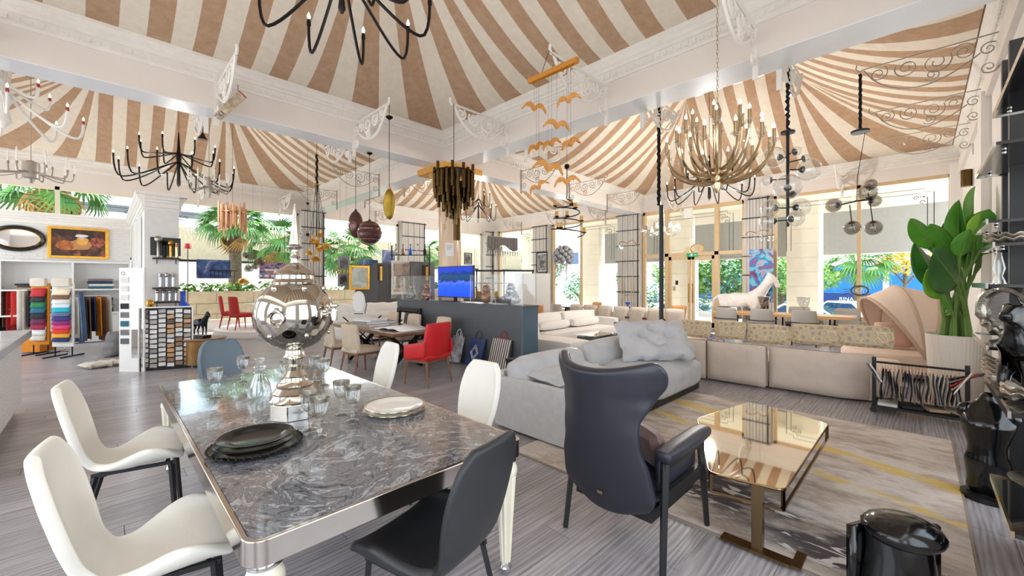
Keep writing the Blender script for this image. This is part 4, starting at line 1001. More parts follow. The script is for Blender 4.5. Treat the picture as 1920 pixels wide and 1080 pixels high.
# copper tube lamp by the palm window
mat('copper_tube', rgb(206, 158, 122), .35, metal=.5)
q = at_px(436, 11.2); t = thing('copper_tube_lamp', 'pendant lamp of vertical copper tubes in front of the palm', 'pendant lamp', (q[0], q[1], 0))
for k in range(26):
    r_ = .30 if k % 2 else .22; a = 2*pi*k/26; h_ = .5+.25*R.random(); zt_ = hz(385, 11.2)+.22*R.random()-.1
    obj('tube', MB().at(r_*math.cos(a)*1.05, r_*math.sin(a), zt_-h_).lathe([(.024, 0), (.024, h_)], 8), 'copper_tube', t)
obj('ring', MB().at(0, 0, hz(400, 11.2)).lathe([(.2, 0), (.32, .01), (.32, .03), (.2, .03), (.2, 0)], 24, cap=False), 'copper', t)
obj('cable', MB().tube([(0, 0, hz(400, 11.2)), (0, 0, hang_z(q[0], q[1]))], .004, 4).tube([(-.25, 0, hz(400, 11.2)+.01), (.25, 0, hz(400, 11.2)+.01)], .008, 5), 'cord_black', t)
# brass bells cluster
q = at_px(594, 10.4); t = thing('bell_cluster_lamp', 'cluster of small brass bell pendants on black cords', 'pendant lamp', (q[0], q[1], 0))
ztc = hz(345, 10.4)
for k, (dx, py, s_) in enumerate(((-8, 452, 1), (2, 440, 1), (4, 455, 1), (12, 466, 1), (15, 462, 1), (-10, 476, 1), (-2, 485, 1.7), (-3, 460, .9), (9, 470, .9))):
    z = hz(py, 10.4); o_ = dx*10.4/FP; yy = .1*math.sin(k*2.1)
    lp = obj('bell', MB().at(o_*.7+yy, -o_*.7+yy, z).lathe([(.015, .14), (.02, .06), (.05, .045), (.085*s_, -.02*s_), (.09*s_, -.035*s_)], 16, cap=False), 'gold', t)
    obj('cord', MB().tube([(o_*.7+yy, -o_*.7+yy, z+.14), (o_*.1, -o_*.1, ztc)], .005, 4), 'cord_black', lp)
obj('fuzzy_cord', MB().tube([(.015*math.sin(k*1.7), .01*math.cos(k*2.3), ztc+k*.05) for k in range(int((hz(288, 10.4)-ztc)/.05)+1)], .028, 7), 'cord_black', t)
obj('cord', MB().tube([(0, 0, hz(288, 10.4)-.03), (0, 0, hang_z(q[0], q[1]))], .006, 4), 'cord_black', t)
obj('canopy', MB().at(0, 0, ztc-.02).lathe([(.07, -.02), (.08, 0), (.03, .03)], 16), 'gold', t)
# sputnik
q = at_px(577, 12.0, 440); t = thing('sputnik_lamp', 'small round spiky silver pendant left of the brass bells', 'pendant lamp', q)
obj('core', MB().ball(0, 0, 0, .05), 'dark_iron', t)
for k in range(22):
    z = 1-2*(k+.5)/22; a = k*2.4; r_ = math.sqrt(1-z*z); v = Vector((r_*math.cos(a), r_*math.sin(a), z))
    obj('spike', MB().tube([v*.04, v*.16, v*.22], [.004, .005, .018], 5), 'iron_silver', t)
obj('cord', MB().tube([(0, 0, .05), (0, 0, hang_z(q[0], q[1])-q[2])], .005, 4).at(0, 0, hz(385, 12)-q[2]).lathe([(.005, 0), (.045, .06), (.04, .08)], 10), 'cord_black', t)
# dark glass plaque lamp on the left beam
mat('plaque', rgb(206, 188, 164), .5, var=.4, vs=14); mat('crystal', rgb(196, 186, 172), .15, metal=.4, var=.5, vs=60)
pA = PD(432, 198, 6.3); t = thing('crystal_plaque', 'tilted weathered plaque with crystal fringe below a scroll bracket, upper left', 'ornament', pA, pi*.02)
obj('board', MB().at(0, 0, 0, 0, .0, .62).cb(0, 0, 0, .12, .28, .42), 'plaque', t, smooth=False, bev=.006)
obj('red_edge', MB().at(0, 0, 0, 0, 0, .62).cb(0, 0, .215, .122, .285, .015), 'cup_red', t, smooth=False)
m = MB().at(0, 0, 0, 0, 0, .62)
for k in range(30): m.ball(-.04+.08*R.random(), -.13+.26*R.random(), -.22-.03*R.random(), .016, seg=6, n=4)
obj('crystal_fringe', m, 'crystal', t, kind='stuff')
obj('wire', MB().tube([(.1, 0, .16), (.1, 0, ZBK-pA.z+.0)], .004, 4), 'dark_iron', t)
# small brass bell lamp
q = at_px(380, 8.2, 262); t = thing('bell_lamp', 'single small antique brass bell lamp under the left beam', 'pendant lamp', q)
obj('bell', MB().lathe([(.085, 0), (.08, .02), (.045, .07), (.03, .12), (.012, .14)], 18), 'bronze_dark', t)
obj('stem', MB().tube([(0, 0, .13), (0, 0, hang_z(q[0], q[1])-q[2])], .006, 5), 'dark_iron', t)
obj('glass_drop', MB().lathe([(.0, .18), (.05, .26), (.07, .4), (.03, .46)], 14), 'clear_glass', t)

# ---- black rod with globes
def globe_on(t, c, r, v, glass='clear_glass', cupm='black', cr=.04):
    """glass globe at c carried by a short arm along -v with a dark cup"""
    v = Vector(v).normalized()
    g = obj('glass_globe', MB().ball(0, 0, 0, r, seg=24, n=14), glass, t, loc=c)
    m = MB(); p = -v*r
    m.tube([p*.55, p*.7, p*.92], [cr*1.15, cr, cr*.45], 12)
    obj('lamp_holder', m, cupm, g)
q = at_px(1477, 5.55); zt0, zt1 = hz(248, 5.55), hz(425, 5.55)
t = thing('globe_cluster_lamp', 'vertical black rod lamp with clear glass globes on a fuzzy black chain', 'pendant lamp', (q[0], q[1], 0))
obj('rod', MB().tube([(0, 0, zt1), (0, 0, zt0)], .02, 8), 'black', t)
obj('canopy', MB().at(0, 0, zt0).lathe([(.085, -.015), (.085, .01), (.03, .025)], 20), 'black', t)
obj('fuzzy_chain', MB().tube([(.014*math.sin(k*1.9), .012*math.cos(k*2.7), zt0+k*.035) for k in range(int((ZBK-zt0)/.035)+2)], [.022+.008*math.sin(k*2.2) for k in range(int((ZBK-zt0)/.035)+2)], 6), 'cord_black', t)
for (dx, py, r_, dd) in ((-27, 295, .14, 0), (40, 318, .15, 0), (-30, 335, .07, .1), (-14, 355, .165, -.15), (20, 362, .06, .1), (-33, 390, .115, 0), (28, 388, .125, .05), (-28, 413, .11, .1), (6, 412, .10, -.1), (2, 290, .06, -.15), (14, 305, .05, -.2)):
    z = hz(py, 5.55); off = dx*5.55/FP; c = Vector((off/S2+dd/S2, -off/S2+dd/S2, z)); h = Vector((c.x, c.y, 0))
    g0 = c-h.normalized()*r_*.8
    obj('branch', MB().tube([(0, 0, z), g0], .008, 5), 'black', t)
    globe_on(t, c, r_, h)
q = at_px(1613, 5.96); zt0 = hz(247, 5.96)
t = thing('smoked_globe_lamp', 'branching pendant with smoked glass globes before the right window', 'pendant lamp', (q[0], q[1], 0))
obj('fuzzy_chain', MB().tube([(.006*math.sin(k*1.9), .006*math.cos(k*2.7), zt0+k*.04) for k in range(int((ZBK-zt0)/.04))], .02, 6), 'cord_black', t)
obj('canopy', MB().at(0, 0, zt0).lathe([(.11, -.015), (.11, .015), (.02, .03)], 22), 'black', t)
def loc59(px, py, dd=0): 
    v = PD(px, py, 5.96+dd); return Vector((v.x-q[0], v.y-q[1], v.z))
obj('wire', MB().tube([(.05, -.05, zt0), loc59(1608, 330), loc59(1606, 376)], .004, 4), 'cord_black', t)
obj('bar', MB().tube([loc59(1575, 384), loc59(1606, 377), loc59(1632, 374)], .012, 6), 'black', t)
for (px, py, r_, hx_, hy_) in ((1563, 385, .10, 1576, 384), (1627, 361, .12, 1630, 372), (1640, 377, .085, 1632, 376), (1633, 346, .08, 1630, 358), (1598, 427, .105, 1593, 384), (1638, 427, .11, 1631, 378)):
    c = loc59(px, py); h = loc59(hx_, hy_)
    obj('branch', MB().tube([h, c], .007, 5), 'black', t); globe_on(t, c, r_, c-h, 'smoke_glass')
# long black rod pendant
q = at_px(1240, 7.0); t = thing('rod_pendant', 'very long vertical black rod pendant on a fuzzy black cord', 'pendant lamp', (q[0], q[1], 0))
obj('rod', MB().tube([(0, 0, hz(618, 7)), (0, 0, hz(385, 7))], .036, 12), 'black_satin', t)
obj('clear_tip', MB().tube([(0, 0, hz(385, 7)), (.0, 0, hz(378, 7))], .04, 12), 'chrome', t)
n_ = int((ZBK-hz(385, 7))/.04)+1; obj('fuzzy_cord', MB().tube([(-.03+.008*math.sin(k*1.9), .03+.008*math.cos(k*2.3), hz(385, 7)+k*.04) for k in range(n_+1)], .03, 6), 'cord_black', t)
# feather / glass ball cluster far right of center
mat('feather_grey', rgb(168, 170, 176), .5, metal=.3, var=.2, vs=20)
q = at_px(1056, 14.0, 480); t = thing('flower_chandelier', 'round chandelier of grey glass flowers with hanging strands', 'chandelier', q)
for k in range(40):
    z = 1-1.7*(k+.5)/40; a = k*2.4; r_ = math.sqrt(max(0, 1-z*z)); v = Vector((r_*math.cos(a), r_*math.sin(a), z))
    obj('flower', MB().ball(v.x*.3, v.y*.3, v.z*.3, .085, seg=8, n=5), 'feather_grey', t)
m = MB()
for k in range(60): a = k*2.4; r_ = .1+.3*((k*37 % 60)/60); m.tube([(r_*math.cos(a), r_*math.sin(a), -.05), (r_*.9*math.cos(a), r_*.9*math.sin(a), -.45-.2*(k % 3)*(1-r_))], .005, 3)
obj('strands', m, 'iron_silver', t, kind='stuff'); obj('cable', MB().tube([(0, 0, .3), (0, 0, hang_z(q[0], q[1])-q[2])], .005, 4), 'cord_black', t)
# fringed fabric shade
mat('fringe_grey', rgb(140, 138, 138), .8, var=.4, vs=30, stretch=(8, 8, .5))
q = at_px(942, 15.5, 458); t = thing('fringed_shade', 'wide dark grey fringed shade hanging in the back corner window', 'pendant lamp', q, -pi/4)
obj('shade', MB().surf(lambda u, v: ((u-.5)*1.15, .12*math.sin(u*pi)+.03*math.sin(u*60)-.2*v, .28-v*(.42+.1*math.sin(u*9))-.1*(u-.5)), 50, 6), 'fringe_grey', t, solid=.02)
m = MB()
for k in range(60): u = k/59; m.tube([((u-.5)*1.15, .0, -.1-.1*(u-.5)), ((u-.5)*1.15, 0, -.35-.12*math.sin(k*1.3))], .008, 3)
obj('fringe', m, 'fringe_grey', t, kind='stuff'); obj('wires', MB().tube([(-.4, 0, .3), (-.4, 0, hang_z(q[0], q[1])+.1-q[2])], .003, 3).tube([(.4, 0, .2), (.4, 0, hang_z(q[0], q[1])+.1-q[2])], .003, 3), 'iron_silver', t)
# crystal drop sconces on ribbed pillars
def drop_lamp(label, px, py, d, w):
    q = at_px(px, d, py); t = thing('crystal_drop_lamp', label, 'pendant lamp', q, -pi/4)
    obj('brass_band', MB().tube([(-w/2+w*k/16, .05*math.sin(k), .05*math.sin(k*pi/4)+.1*math.sin(pi*k/16)) for k in range(17)], .012, 5), 'brass', t)
    for k in range(14):
        x = -w/2+w*(k+.5)/14; l = .22+.12*math.sin(k*2.1)**2
        obj('crystal_drop', MB().at(x, .06*math.sin(k*1.7), .03-l).lathe([(.006, 0), (.017, .02), (.017, l-.02), (.006, l)], 6), 'clear_glass', t)
    obj('wires', MB().tube([(0, 0, .1), (0, 0, hang_z(q[0], q[1])-q[2])], .004, 3), 'iron_silver', t)
drop_lamp('brass chandelier with crystal drops before the pillar with the abstract painting', 1425, 440, 12.2, .85)
drop_lamp('brass chandelier with crystal drops before the ribbed pillar left of the entrance', 1180, 458, 14.5, .75)
# emergency light over the entrance
tag(obj('emergency_light', MB().at(15.24, 6.05, 4.2, -pi/2).cb(0, 0, 0, .32, .08, .36).cb(0, -.05, 0, .26, .03, .3), 'white_paint', smooth=False, bev=.01), 'square white emergency light above the entrance doors', 'light')
# ================================================================ middle ground
mat('counter_grey', rgb(84, 88, 92), .45, var=.04); mat('counter_end', rgb(84, 108, 124), .2, coat=.4)
mat('beige_leather', rgb(204, 186, 162), .55, var=.05); mat('red_leather', rgb(206, 26, 32), .45, var=.05); mat('red_fabric', rgb(188, 44, 44), .7)
mat('wood_warm', rgb(134, 86, 58), .4, var=.2, vs=20, stretch=(8, 8, 1)); mat('wood_brown', rgb(150, 106, 74), .3, var=.25, vs=6, stretch=(1, 6, 6))
mat('white_fabric', rgb(240, 237, 233), .8, var=.02, bump=.08, bs=60); mat('paper', rgb(244, 243, 240), .7)
mat('sand_fabric', rgb(206, 196, 184), .8, var=.05, bump=.1, bs=80)
def frustum_leg(x0, y0, x1, y1, z1, r0=.014, r1=.024): return MB().tube([(x1, y1, z1), (x0, y0, 0)], [r1, r0], 4)

t = thing('display_counter', 'long dark grey display counter carrying the television', 'counter', (5.2, 4.96, 0))
obj('front_panel', MB().box(0, .03, 0, 4.3, 0, 1.19), 'counter_grey', t, smooth=False)
obj('end_panel', MB().box(.0, .40, -.03, 0, 0, 1.19), 'counter_end', t, smooth=False)
obj('rear_panel', MB().box(.37, .40, 0, 4.3, 0, 1.19), 'counter_grey', t, smooth=False)
obj('top', MB().box(-.01, .42, -.04, 4.31, 1.19, 1.22), 'counter_grey', t, smooth=False)
CT = 1.22
def screen_mat():
    m = bpy.data.materials.new('tv_screen'); m.use_nodes = True; nt = m.node_tree; b = nt.nodes['Principled BSDF']
    tc = nt.nodes.new('ShaderNodeTexCoord'); sp = nt.nodes.new('ShaderNodeSeparateXYZ'); nt.links.new(tc.outputs['Generated'], sp.inputs[0])
    nz = nt.nodes.new('ShaderNodeTexNoise'); nz.inputs['Scale'].default_value = 9; nz.inputs['Detail'].default_value = 6; nt.links.new(tc.outputs['Generated'], nz.inputs['Vector'])
    ad = nt.nodes.new('ShaderNodeMath'); ad.operation = 'MULTIPLY_ADD'; ad.inputs[1].default_value = .35; nt.links.new(nz.outputs['Fac'], ad.inputs[0]); nt.links.new(sp.outputs[2], ad.inputs[2])
    r = nt.nodes.new('ShaderNodeValToRGB'); e = r.color_ramp.elements; e[0].position = .15; e[0].color = rgb(10, 70, 235); e[1].position = 1.1; e[1].color = rgb(20, 60, 190)
    for p, c in ((.55, rgb(30, 90, 245)), (.66, rgb(80, 110, 230)), (.72, rgb(10, 40, 120)), (.85, rgb(10, 80, 90)), (.98, rgb(15, 35, 140))): x = e.new(min(p, 1)); x.color = c
    nt.links.new(ad.outputs[0], r.inputs[0]); nt.links.new(r.outputs[0], b.inputs['Emission Color']); b.inputs['Emission Strength'].default_value = .75; b.inputs['Base Color'].default_value = rgb(10, 20, 60); b.inputs['Roughness'].default_value = .15
    M['tv_screen'] = m
screen_mat()
y0 = PX(890, 5.45)[1]; y1 = PX(823, 5.45)[1]; dT = PX(856, 5.45)[2]
t = thing('television', 'flat television showing a vivid blue seascape on the grey counter', 'television', (5.42, (y0+y1)/2, CT))
w = y1-y0; zb = hz(558, dT)-CT; ztv = hz(499, dT)-CT
obj('housing', MB().box(0, .04, -w/2, w/2, max(zb, .05), ztv), 'black_satin', t, smooth=False, bev=.006)
obj('screen', MB().box(-.006, 0, -w/2+.015, w/2-.015, max(zb, .05)+.02, ztv-.015), 'tv_screen', t, smooth=False)
obj('stand', MB().box(0, .04, -.04, .04, .012, .1).box(-.08, .12, -.22, .22, 0, .014), 'black_gloss', t, smooth=False)
# glass cases with figures
mat('fig_pewter', rgb(160, 162, 168), .35, metal=.6, var=.5, vs=25); mat('fig_copper', rgb(164, 120, 100), .25, metal=.7, var=.3, vs=10)
mat('fig_bronze', rgb(176, 132, 110), .35, metal=.4, var=.4, vs=10); mat('fig_silver', rgb(186, 190, 198), .3, metal=.7, var=.4, vs=40, bump=.6, bs=30)
def glass_case(label, px0, px1, pyt):
    ya = PX(px1, 5.4)[1]; yb = PX(px0, 5.4)[1]; d = PX((px0+px1)/2, 5.4)[2]; h = hz(pyt, d)-CT; w = (yb-ya)/2
    t = thing('glass_case', label, 'display case', (5.4, (ya+yb)/2, CT))
    obj('side_pane', MB().box(-.17, -.165, -w, w, 0, h), 'case_glass', t, smooth=False); obj('side_pane', MB().box(.165, .17, -w, w, 0, h), 'case_glass', t, smooth=False)
    obj('end_pane', MB().box(-.165, .165, -w, -w+.005, 0, h), 'case_glass', t, smooth=False); obj('end_pane', MB().box(-.165, .165, w-.005, w, 0, h), 'case_glass', t, smooth=False)
    obj('top_pane', MB().box(-.17, .17, -w, w, h, h+.005), 'case_glass', t, smooth=False)
    m = MB()
    for sx in (-1, 1):
        for sy in (-1, 1): m.box(sx*.168-.003, sx*.168+.003, sy*w-.003, sy*w+.003, 0, h)
    obj('edges', m, 'white_paint', t, smooth=False)
    return (ya+yb)/2
glass_case('clear glass display case left of the television with two figures', 745, 818, 518)
glass_case('clear glass display case right of the television with two figures', 894, 992, 515)
def blob_figure(name, label, px, s, mt, balls, X=5.4):
    y = PX(px, X)[1]; t = thing(name, label, 'figurine', (X, y, CT), 0)
    for (nm, x, yy, z, r, rz_) in balls: obj(nm, MB().ball(x*s, yy*s, z*s, r*s, rz_*s, 16, 10), mt, t)
    return t
blob_figure('seated_figurine', 'black and white crumpled figurine, leftmost in the left glass case', 772, .35, 'fig_pewter', [('body', 0, 0, .38, .3, .38), ('arm', 0, -.25, .3, .2, .2), ('arm', 0, .25, .28, .2, .22), ('foot', -.1, -.2, .14, .16, .14), ('foot', -.1, .2, .14, .16, .14), ('head', 0, 0, .82, .18, .22)])
blob_figure('copper_figurine', 'shiny copper seated figurine, right one in the left glass case', 801, .38, 'fig_copper', [('body', 0, 0, .34, .34, .34), ('arm', -.05, -.3, .3, .17, .24), ('arm', -.05, .3, .3, .17, .24), ('foot', -.15, -.2, .13, .17, .13), ('foot', -.15, .2, .13, .17, .13), ('head', 0, 0, .8, .22, .2)])
blob_figure('bronze_figurine', 'red and bronze head and torso figurine in the right glass case', 912, .34, 'fig_bronze', [('body', 0, 0, .33, .34, .33), ('shoulder', 0, -.2, .45, .2, .2), ('shoulder', 0, .2, .45, .2, .2), ('head', 0, 0, .82, .24, .26)])
blob_figure('silver_figurine', 'large rough silver-grey figurine in the right glass case', 960, .42, 'fig_silver', [('body', 0, 0, .3, .38, .3), ('arm', -.05, -.3, .24, .24, .2), ('arm', -.05, .3, .24, .24, .2), ('neck', 0, .05, .6, .26, .22), ('head', 0, .08, .78, .2, .16)])

# ---- wood table with books and its chairs
mat('table_top_wood', rgb(132, 100, 78), .18, var=.25, vs=4, stretch=(1, 8, 1), coat=.5)
t = thing('wooden_table', 'brown wooden dining table with black crossed legs covered in sample books', 'table', (4.05, 7.75, 0))
obj('top', MB().box(-.55, .55, -1.35, 1.35, .70, .75), 'table_top_wood', t, smooth=False, bev=.006)
obj('apron', MB().box(-.5, .5, -1.28, 1.28, .675, .70), 'wood_brown', t, smooth=False)
for sy in (-.85, .85):
    for sx in (-1, 1): obj('leg', MB().tube([(-.38*sx, sy-.05*sx, .675), (.38*sx, sy+.05*sx, .0)], .045, 4), 'black', t, smooth=False)
def side_chair(name, label, mt, legm, loc, rz, group=None, arms=False, w=.5, bh=.92, leg_in=.0):
    t = thing(name, label, 'armchair' if arms else 'chair', loc, rz, group)
    obj('seat', MB().soft(0, 0, .45, .5, w, .1, .04, 5, puff=.012), mt, t)
    def bend(q): return (q.x-.12*(q.z+.2)-.05*(q.y/w*2)**2*-1, q.y*(1-.05*(q.z/.2)), q.z)
    obj('backrest', MB().soft(-.23, 0, .45+(bh-.45)/2, .07, w, bh-.42, .033, 7, fn=bend), mt, t)
    for sy in (-1, 1):
        obj('leg', frustum_leg(.24, sy*(w/2-.02), .2, sy*(w/2-.05), .42), legm, t, smooth=False); obj('leg', frustum_leg(-.28, sy*(w/2-.02), -.2, sy*(w/2-.05), .42), legm, t, smooth=False)
        if arms: obj('armrest', MB().soft(-.02, sy*(w/2+.02), .56, .46, .06, .24, .028, 5, fn=lambda q: (q.x, q.y, q.z-.04*(q.x/.23))), mt, t)
    obj('seat_frame', MB().box(-.22, .22, -w/2+.03, w/2-.03, .37, .405), legm, t, smooth=False)
    return t
side_chair('red_armchair', 'bright red leather armchair with wooden legs at the table end', 'red_leather', 'wood_warm', (3.74, 5.68, 0), math.radians(102), arms=True, w=.58, bh=.98)
gB = 'beige chairs around the wooden table'
side_chair('beige_chair', 'beige leather chair nearest the marble table, left side of wooden table', 'beige_leather', 'wood_warm', (3.25, 7.05, 0), math.radians(8), gB, bh=.9)
side_chair('beige_chair', 'beige leather chair half hidden behind the samovar, at the wooden table', 'beige_leather', 'wood_warm', (3.25, 7.95, 0), math.radians(-4), gB, bh=.9)
side_chair('beige_chair', 'beige leather chair right behind the red armchair', 'beige_leather', 'wood_warm', (4.66, 6.85, 0), math.radians(178), gB, bh=.92)
side_chair('beige_chair', 'beige leather chair in front of the black mirror frame', 'beige_leather', 'wood_warm', (4.66, 7.95, 0), math.radians(182), gB, bh=.92)
side_chair('beige_chair', 'beige leather chair at the far corner of the wooden table', 'beige_leather', 'wood_warm', (4.66, 8.9, 0), math.radians(178), gB, bh=.92)
tz = .75
def book(label, p, sx, sy, h, rz, mt='paper', cover='counter_grey'):
    t = thing('sample_book', label, 'book', p, rz, 'sample books on the wooden table')
    obj('pages', MB().box(-sx/2+.006, sx/2-.004, -sy/2+.004, sy/2-.004, .004, h-.004), mt, t, smooth=False)
    obj('cover', MB().box(-sx/2, sx/2, -sy/2, sy/2, 0, .004).box(-sx/2, sx/2, -sy/2, sy/2, h-.004, h).box(-sx/2-.002, -sx/2+.004, -sy/2, sy/2, 0, h), cover, t, smooth=False)
mat('cover_grey', rgb(150, 150, 152), .6); mat('cover_white', rgb(232, 230, 228), .6); mat('cover_tan', rgb(176, 158, 136), .6)
book('thick grey sample book at the bottom of the stack', (3.86, 8.0, tz), .5, .62, .05, .2, cover='cover_tan')
book('light grey sample book in the middle of the stack', (3.88, 8.02, tz+.05), .46, .58, .045, .05, cover='cover_grey')
book('pale sample book on top of the stack', (3.9, 8.05, tz+.095), .44, .54, .03, .25, cover='cover_white')
book('dark sample book beside the stack near the far corner', (4.3, 8.3, tz), .4, .45, .06, -.1, cover='counter_grey')
book('white upright brochure box at the back of the table', (4.15, 8.75, tz), .3, .3, .1, .3, cover='cover_white')
t = thing('open_book', 'large open white book lying on the wooden table', 'book', (4.0, 6.95, tz), .15)
for s_ in (-1, 1): obj('page', MB().surf(lambda u, v, s_=s_: ((v-.5)*.62, s_*u*.42, .012+.035*math.sin(pi*min(1, u*1.2+.15))), 8, 2), 'paper', t, solid=.02)

# ---- black carved mirror frame leaning on the counter
mat('frame_black', rgb(22, 21, 22), .3, bump=.8, bs=40); mat('mirror', rgb(225, 225, 225), .02, metal=1)
t = thing('leaning_mirror', 'mirror in a heavy carved black frame leaning against the counter', 'mirror', (5.02, 8.62, 0))
def lean(m): return m.at(0, 0, 0, 0, 0, .12)
for (a, b_, c, d_) in ((-.5, -.36, .0, 1.05), (.36, .5, .0, 1.05), (-.36, .36, .92, 1.05), (-.36, .36, 0, .13)): obj('frame_side', lean(MB()).box(-.03, .04, a, b_, c, d_), 'frame_black', t, smooth=False, bev=.02)
m = lean(MB())
for k in range(60):
    f = k/60*4; s_ = int(f); u = f-s_; y_, z_ = [(-.43+.86*u, .98), (.43, .98-.9*u), (.43-.86*u, .07), (-.43, .07+.9*u)][s_]; m.ball(-.03, y_, z_, .045, seg=6, n=4)
obj('carving', m, 'frame_black', t, kind='stuff'); obj('glass', lean(MB()).box(0, .01, -.37, .37, .12, .93), 'mirror', t, smooth=False)

# ---- bags against the counter
mat('bag_floral', rgb(206, 206, 210), .7, col2=rgb(120, 116, 126), vs=9); mat('bag_blue', rgb(36, 58, 104), .5); mat('bag_dark', rgb(50, 48, 52), .6)
def stripes(name, c0, c1, n, ax='Y'):
    m = bpy.data.materials.new(name); m.use_nodes = True; nt = m.node_tree; b = nt.nodes['Principled BSDF']; tc = nt.nodes.new('ShaderNodeTexCoord'); sp = nt.nodes.new('ShaderNodeSeparateXYZ'); nt.links.new(tc.outputs['Generated'], sp.inputs[0])
    mu = nt.nodes.new('ShaderNodeMath'); mu.operation = 'MULTIPLY'; mu.inputs[1].default_value = n; nt.links.new(sp.outputs[ax], mu.inputs[0]); fr = nt.nodes.new('ShaderNodeMath'); fr.operation = 'FRACT'; nt.links.new(mu.outputs[0], fr.inputs[0])
    lt = nt.nodes.new('ShaderNodeMath'); lt.operation = 'LESS_THAN'; lt.inputs[1].default_value = .55; nt.links.new(fr.outputs[0], lt.inputs[0]); mx = nt.nodes.new('ShaderNodeMix'); mx.data_type = 'RGBA'; nt.links.new(lt.outputs[0], mx.inputs[0]); mx.inputs[6].default_value = c0; mx.inputs[7].default_value = c1
    nt.links.new(mx.outputs[2], b.inputs['Base Color']); b.inputs['Roughness'].default_value = .7; M[name] = m
stripes('bag_stripe', rgb(222, 216, 206), rgb(70, 62, 62), 9)
def bag(label, px, py, w, h, mt, hm, lean_a=.28, extra=None, th=.09, rz=0):
    p = PZ(px, py, 0); t = thing('shopping_bag', label, 'bag', (5.02, p.y*5.02/p.x, 0), rz, 'bags leaning on the counter')
    obj('body', MB().at(0, 0, .02, 0, 0, lean_a).soft(0, 0, h/2, th, w, h, .02, 4, fn=lambda q: (q.x*(1-.5*(q.z/h+.5)), q.y, q.z)), mt, t)
    for s_ in (-.02, .02): obj('handle', MB().at(0, 0, .02, 0, 0, lean_a).tube([(s_, -w*.2, h-.02), (s_, -w*.15, h+.1), (s_, 0, h+.14), (s_, w*.15, h+.1), (s_, w*.2, h-.02)], .008, 5), hm, t)
    if extra: extra(t, h, w, lean_a)
bag('white floral paper bag leaning on the counter', 850, 682, .36, .54, 'bag_floral', 'paper')
def diamond(t, h, w, la):
    m = MB().at(0, 0, .02, 0, 0, la)
    for r_ in (.15, .10): m.tube([(-.04, 0, h*.48+r_), (-.04, -r_*.75, h*.48), (-.04, 0, h*.48-r_), (-.04, r_*.75, h*.48)], .007, 4, closed=True)
    obj('diamond_mark', m, 'paper', t)
bag('dark blue bag with a white diamond mark leaning on the counter', 886, 694, .44, .55, 'bag_blue', 'bag_dark', .3, diamond)
bag('striped dark and white bag with red handles leaning on the counter', 932, 706, .5, .6, 'bag_stripe', 'red_fabric', .26)
# small metal and glass side table behind the grey sofa
t = thing('steel_side_table', 'low dark steel table with glass top behind the grey sofa', 'side table', (4.95, 4.02, 0))
obj('top', MB().box(-.75, .75, -.3, .3, .50, .512), 'smoke_glass', t, smooth=False); obj('frame', MB().tube([(-.75, -.3, .5), (.75, -.3, .5), (.75, .3, .5), (-.75, .3, .5)], .014, 4, closed=True), 'dark_iron', t, smooth=False)
for sx in (-1, 1):
    for sy in (-1, 1): obj('leg', MB().tube([(sx*.75, sy*.3, .5), (sx*.7, sy*.28, 0)], .012, 4), 'dark_iron', t, smooth=False)

# ---- white sofa with bolsters, chaise and black glass table
t = thing('white_sofa', 'long white sofa with bolster cushions right of the grey counter', 'sofa', (9.1, 6.75, 0))
obj('base', MB().soft(0, -.05, .22, 3.1, 1.0, .38, .06, 5), 'white_fabric', t); obj('backrest', MB().soft(.1, .42, .42, 3.0, .22, .8, .08, 5), 'white_fabric', t)
obj('arm', MB().soft(1.45, -.02, .32, .25, 1.0, .6, .06, 5), 'white_fabric', t)
for x in (-.95, .45): obj('back_cushion', MB().at(x, .2, .63, 0, -.2).soft(0, 0, 0, 1.3, .2, .42, .09, 6), 'white_fabric', t); obj('bolster', MB().at(x+.08, -.02, .54, 0, 0, 0).soft(0, 0, 0, 1.25, .26, .24, .11, 6), 'white_fabric', t)
t = thing('white_chaise', 'low white chaise beside the counter end', 'chaise', (7.05, 5.75, 0))
obj('seat', MB().soft(0, 0, .24, .75, 1.5, .36, .08, 6), 'white_fabric', t); obj('backrest', MB().at(0, .8, .5, 0, -.2).soft(0, 0, 0, .75, .2, .62, .09, 6), 'white_fabric', t); obj('plinth', MB().box(-.33, .33, -.68, .68, 0, .07), 'black_satin', t, smooth=False)
t = thing('white_armchair', 'white armchair behind the counter end with a folded throw', 'armchair', (7.3, 8.6, 0), math.radians(200))
obj('seat', MB().soft(0, 0, .26, .85, .85, .4, .09, 6), 'white_fabric', t); obj('backrest', MB().soft(-.36, 0, .6, .2, .85, .6, .09, 6), 'white_fabric', t)
for s_ in (-1, 1): obj('arm', MB().soft(0, s_*.45, .36, .8, .18, .5, .07, 5), 'white_fabric', t)
obj('plinth', MB().box(-.35, .35, -.35, .35, 0, .07), 'black_satin', t, smooth=False)
obj('throw', MB().soft(.1, 0, .5, .5, .6, .08, .03, 5), 'sand_fabric', t)
mat('glass_petrol', rgb(40, 66, 76), .06, coat=1)
t = thing('black_glass_table', 'low dark petrol glass block table in front of the white sofa', 'coffee table', (8.55, 5.55, 0))
for k in range(3): obj('block', MB().box(-.55+k*.37, -.2+k*.37, -.25, .25, 0, .37), 'glass_petrol', t, smooth=False)
obj('top', MB().box(-.62, .62, -.3, .3, .37, .395), 'clear_glass', t, smooth=False)

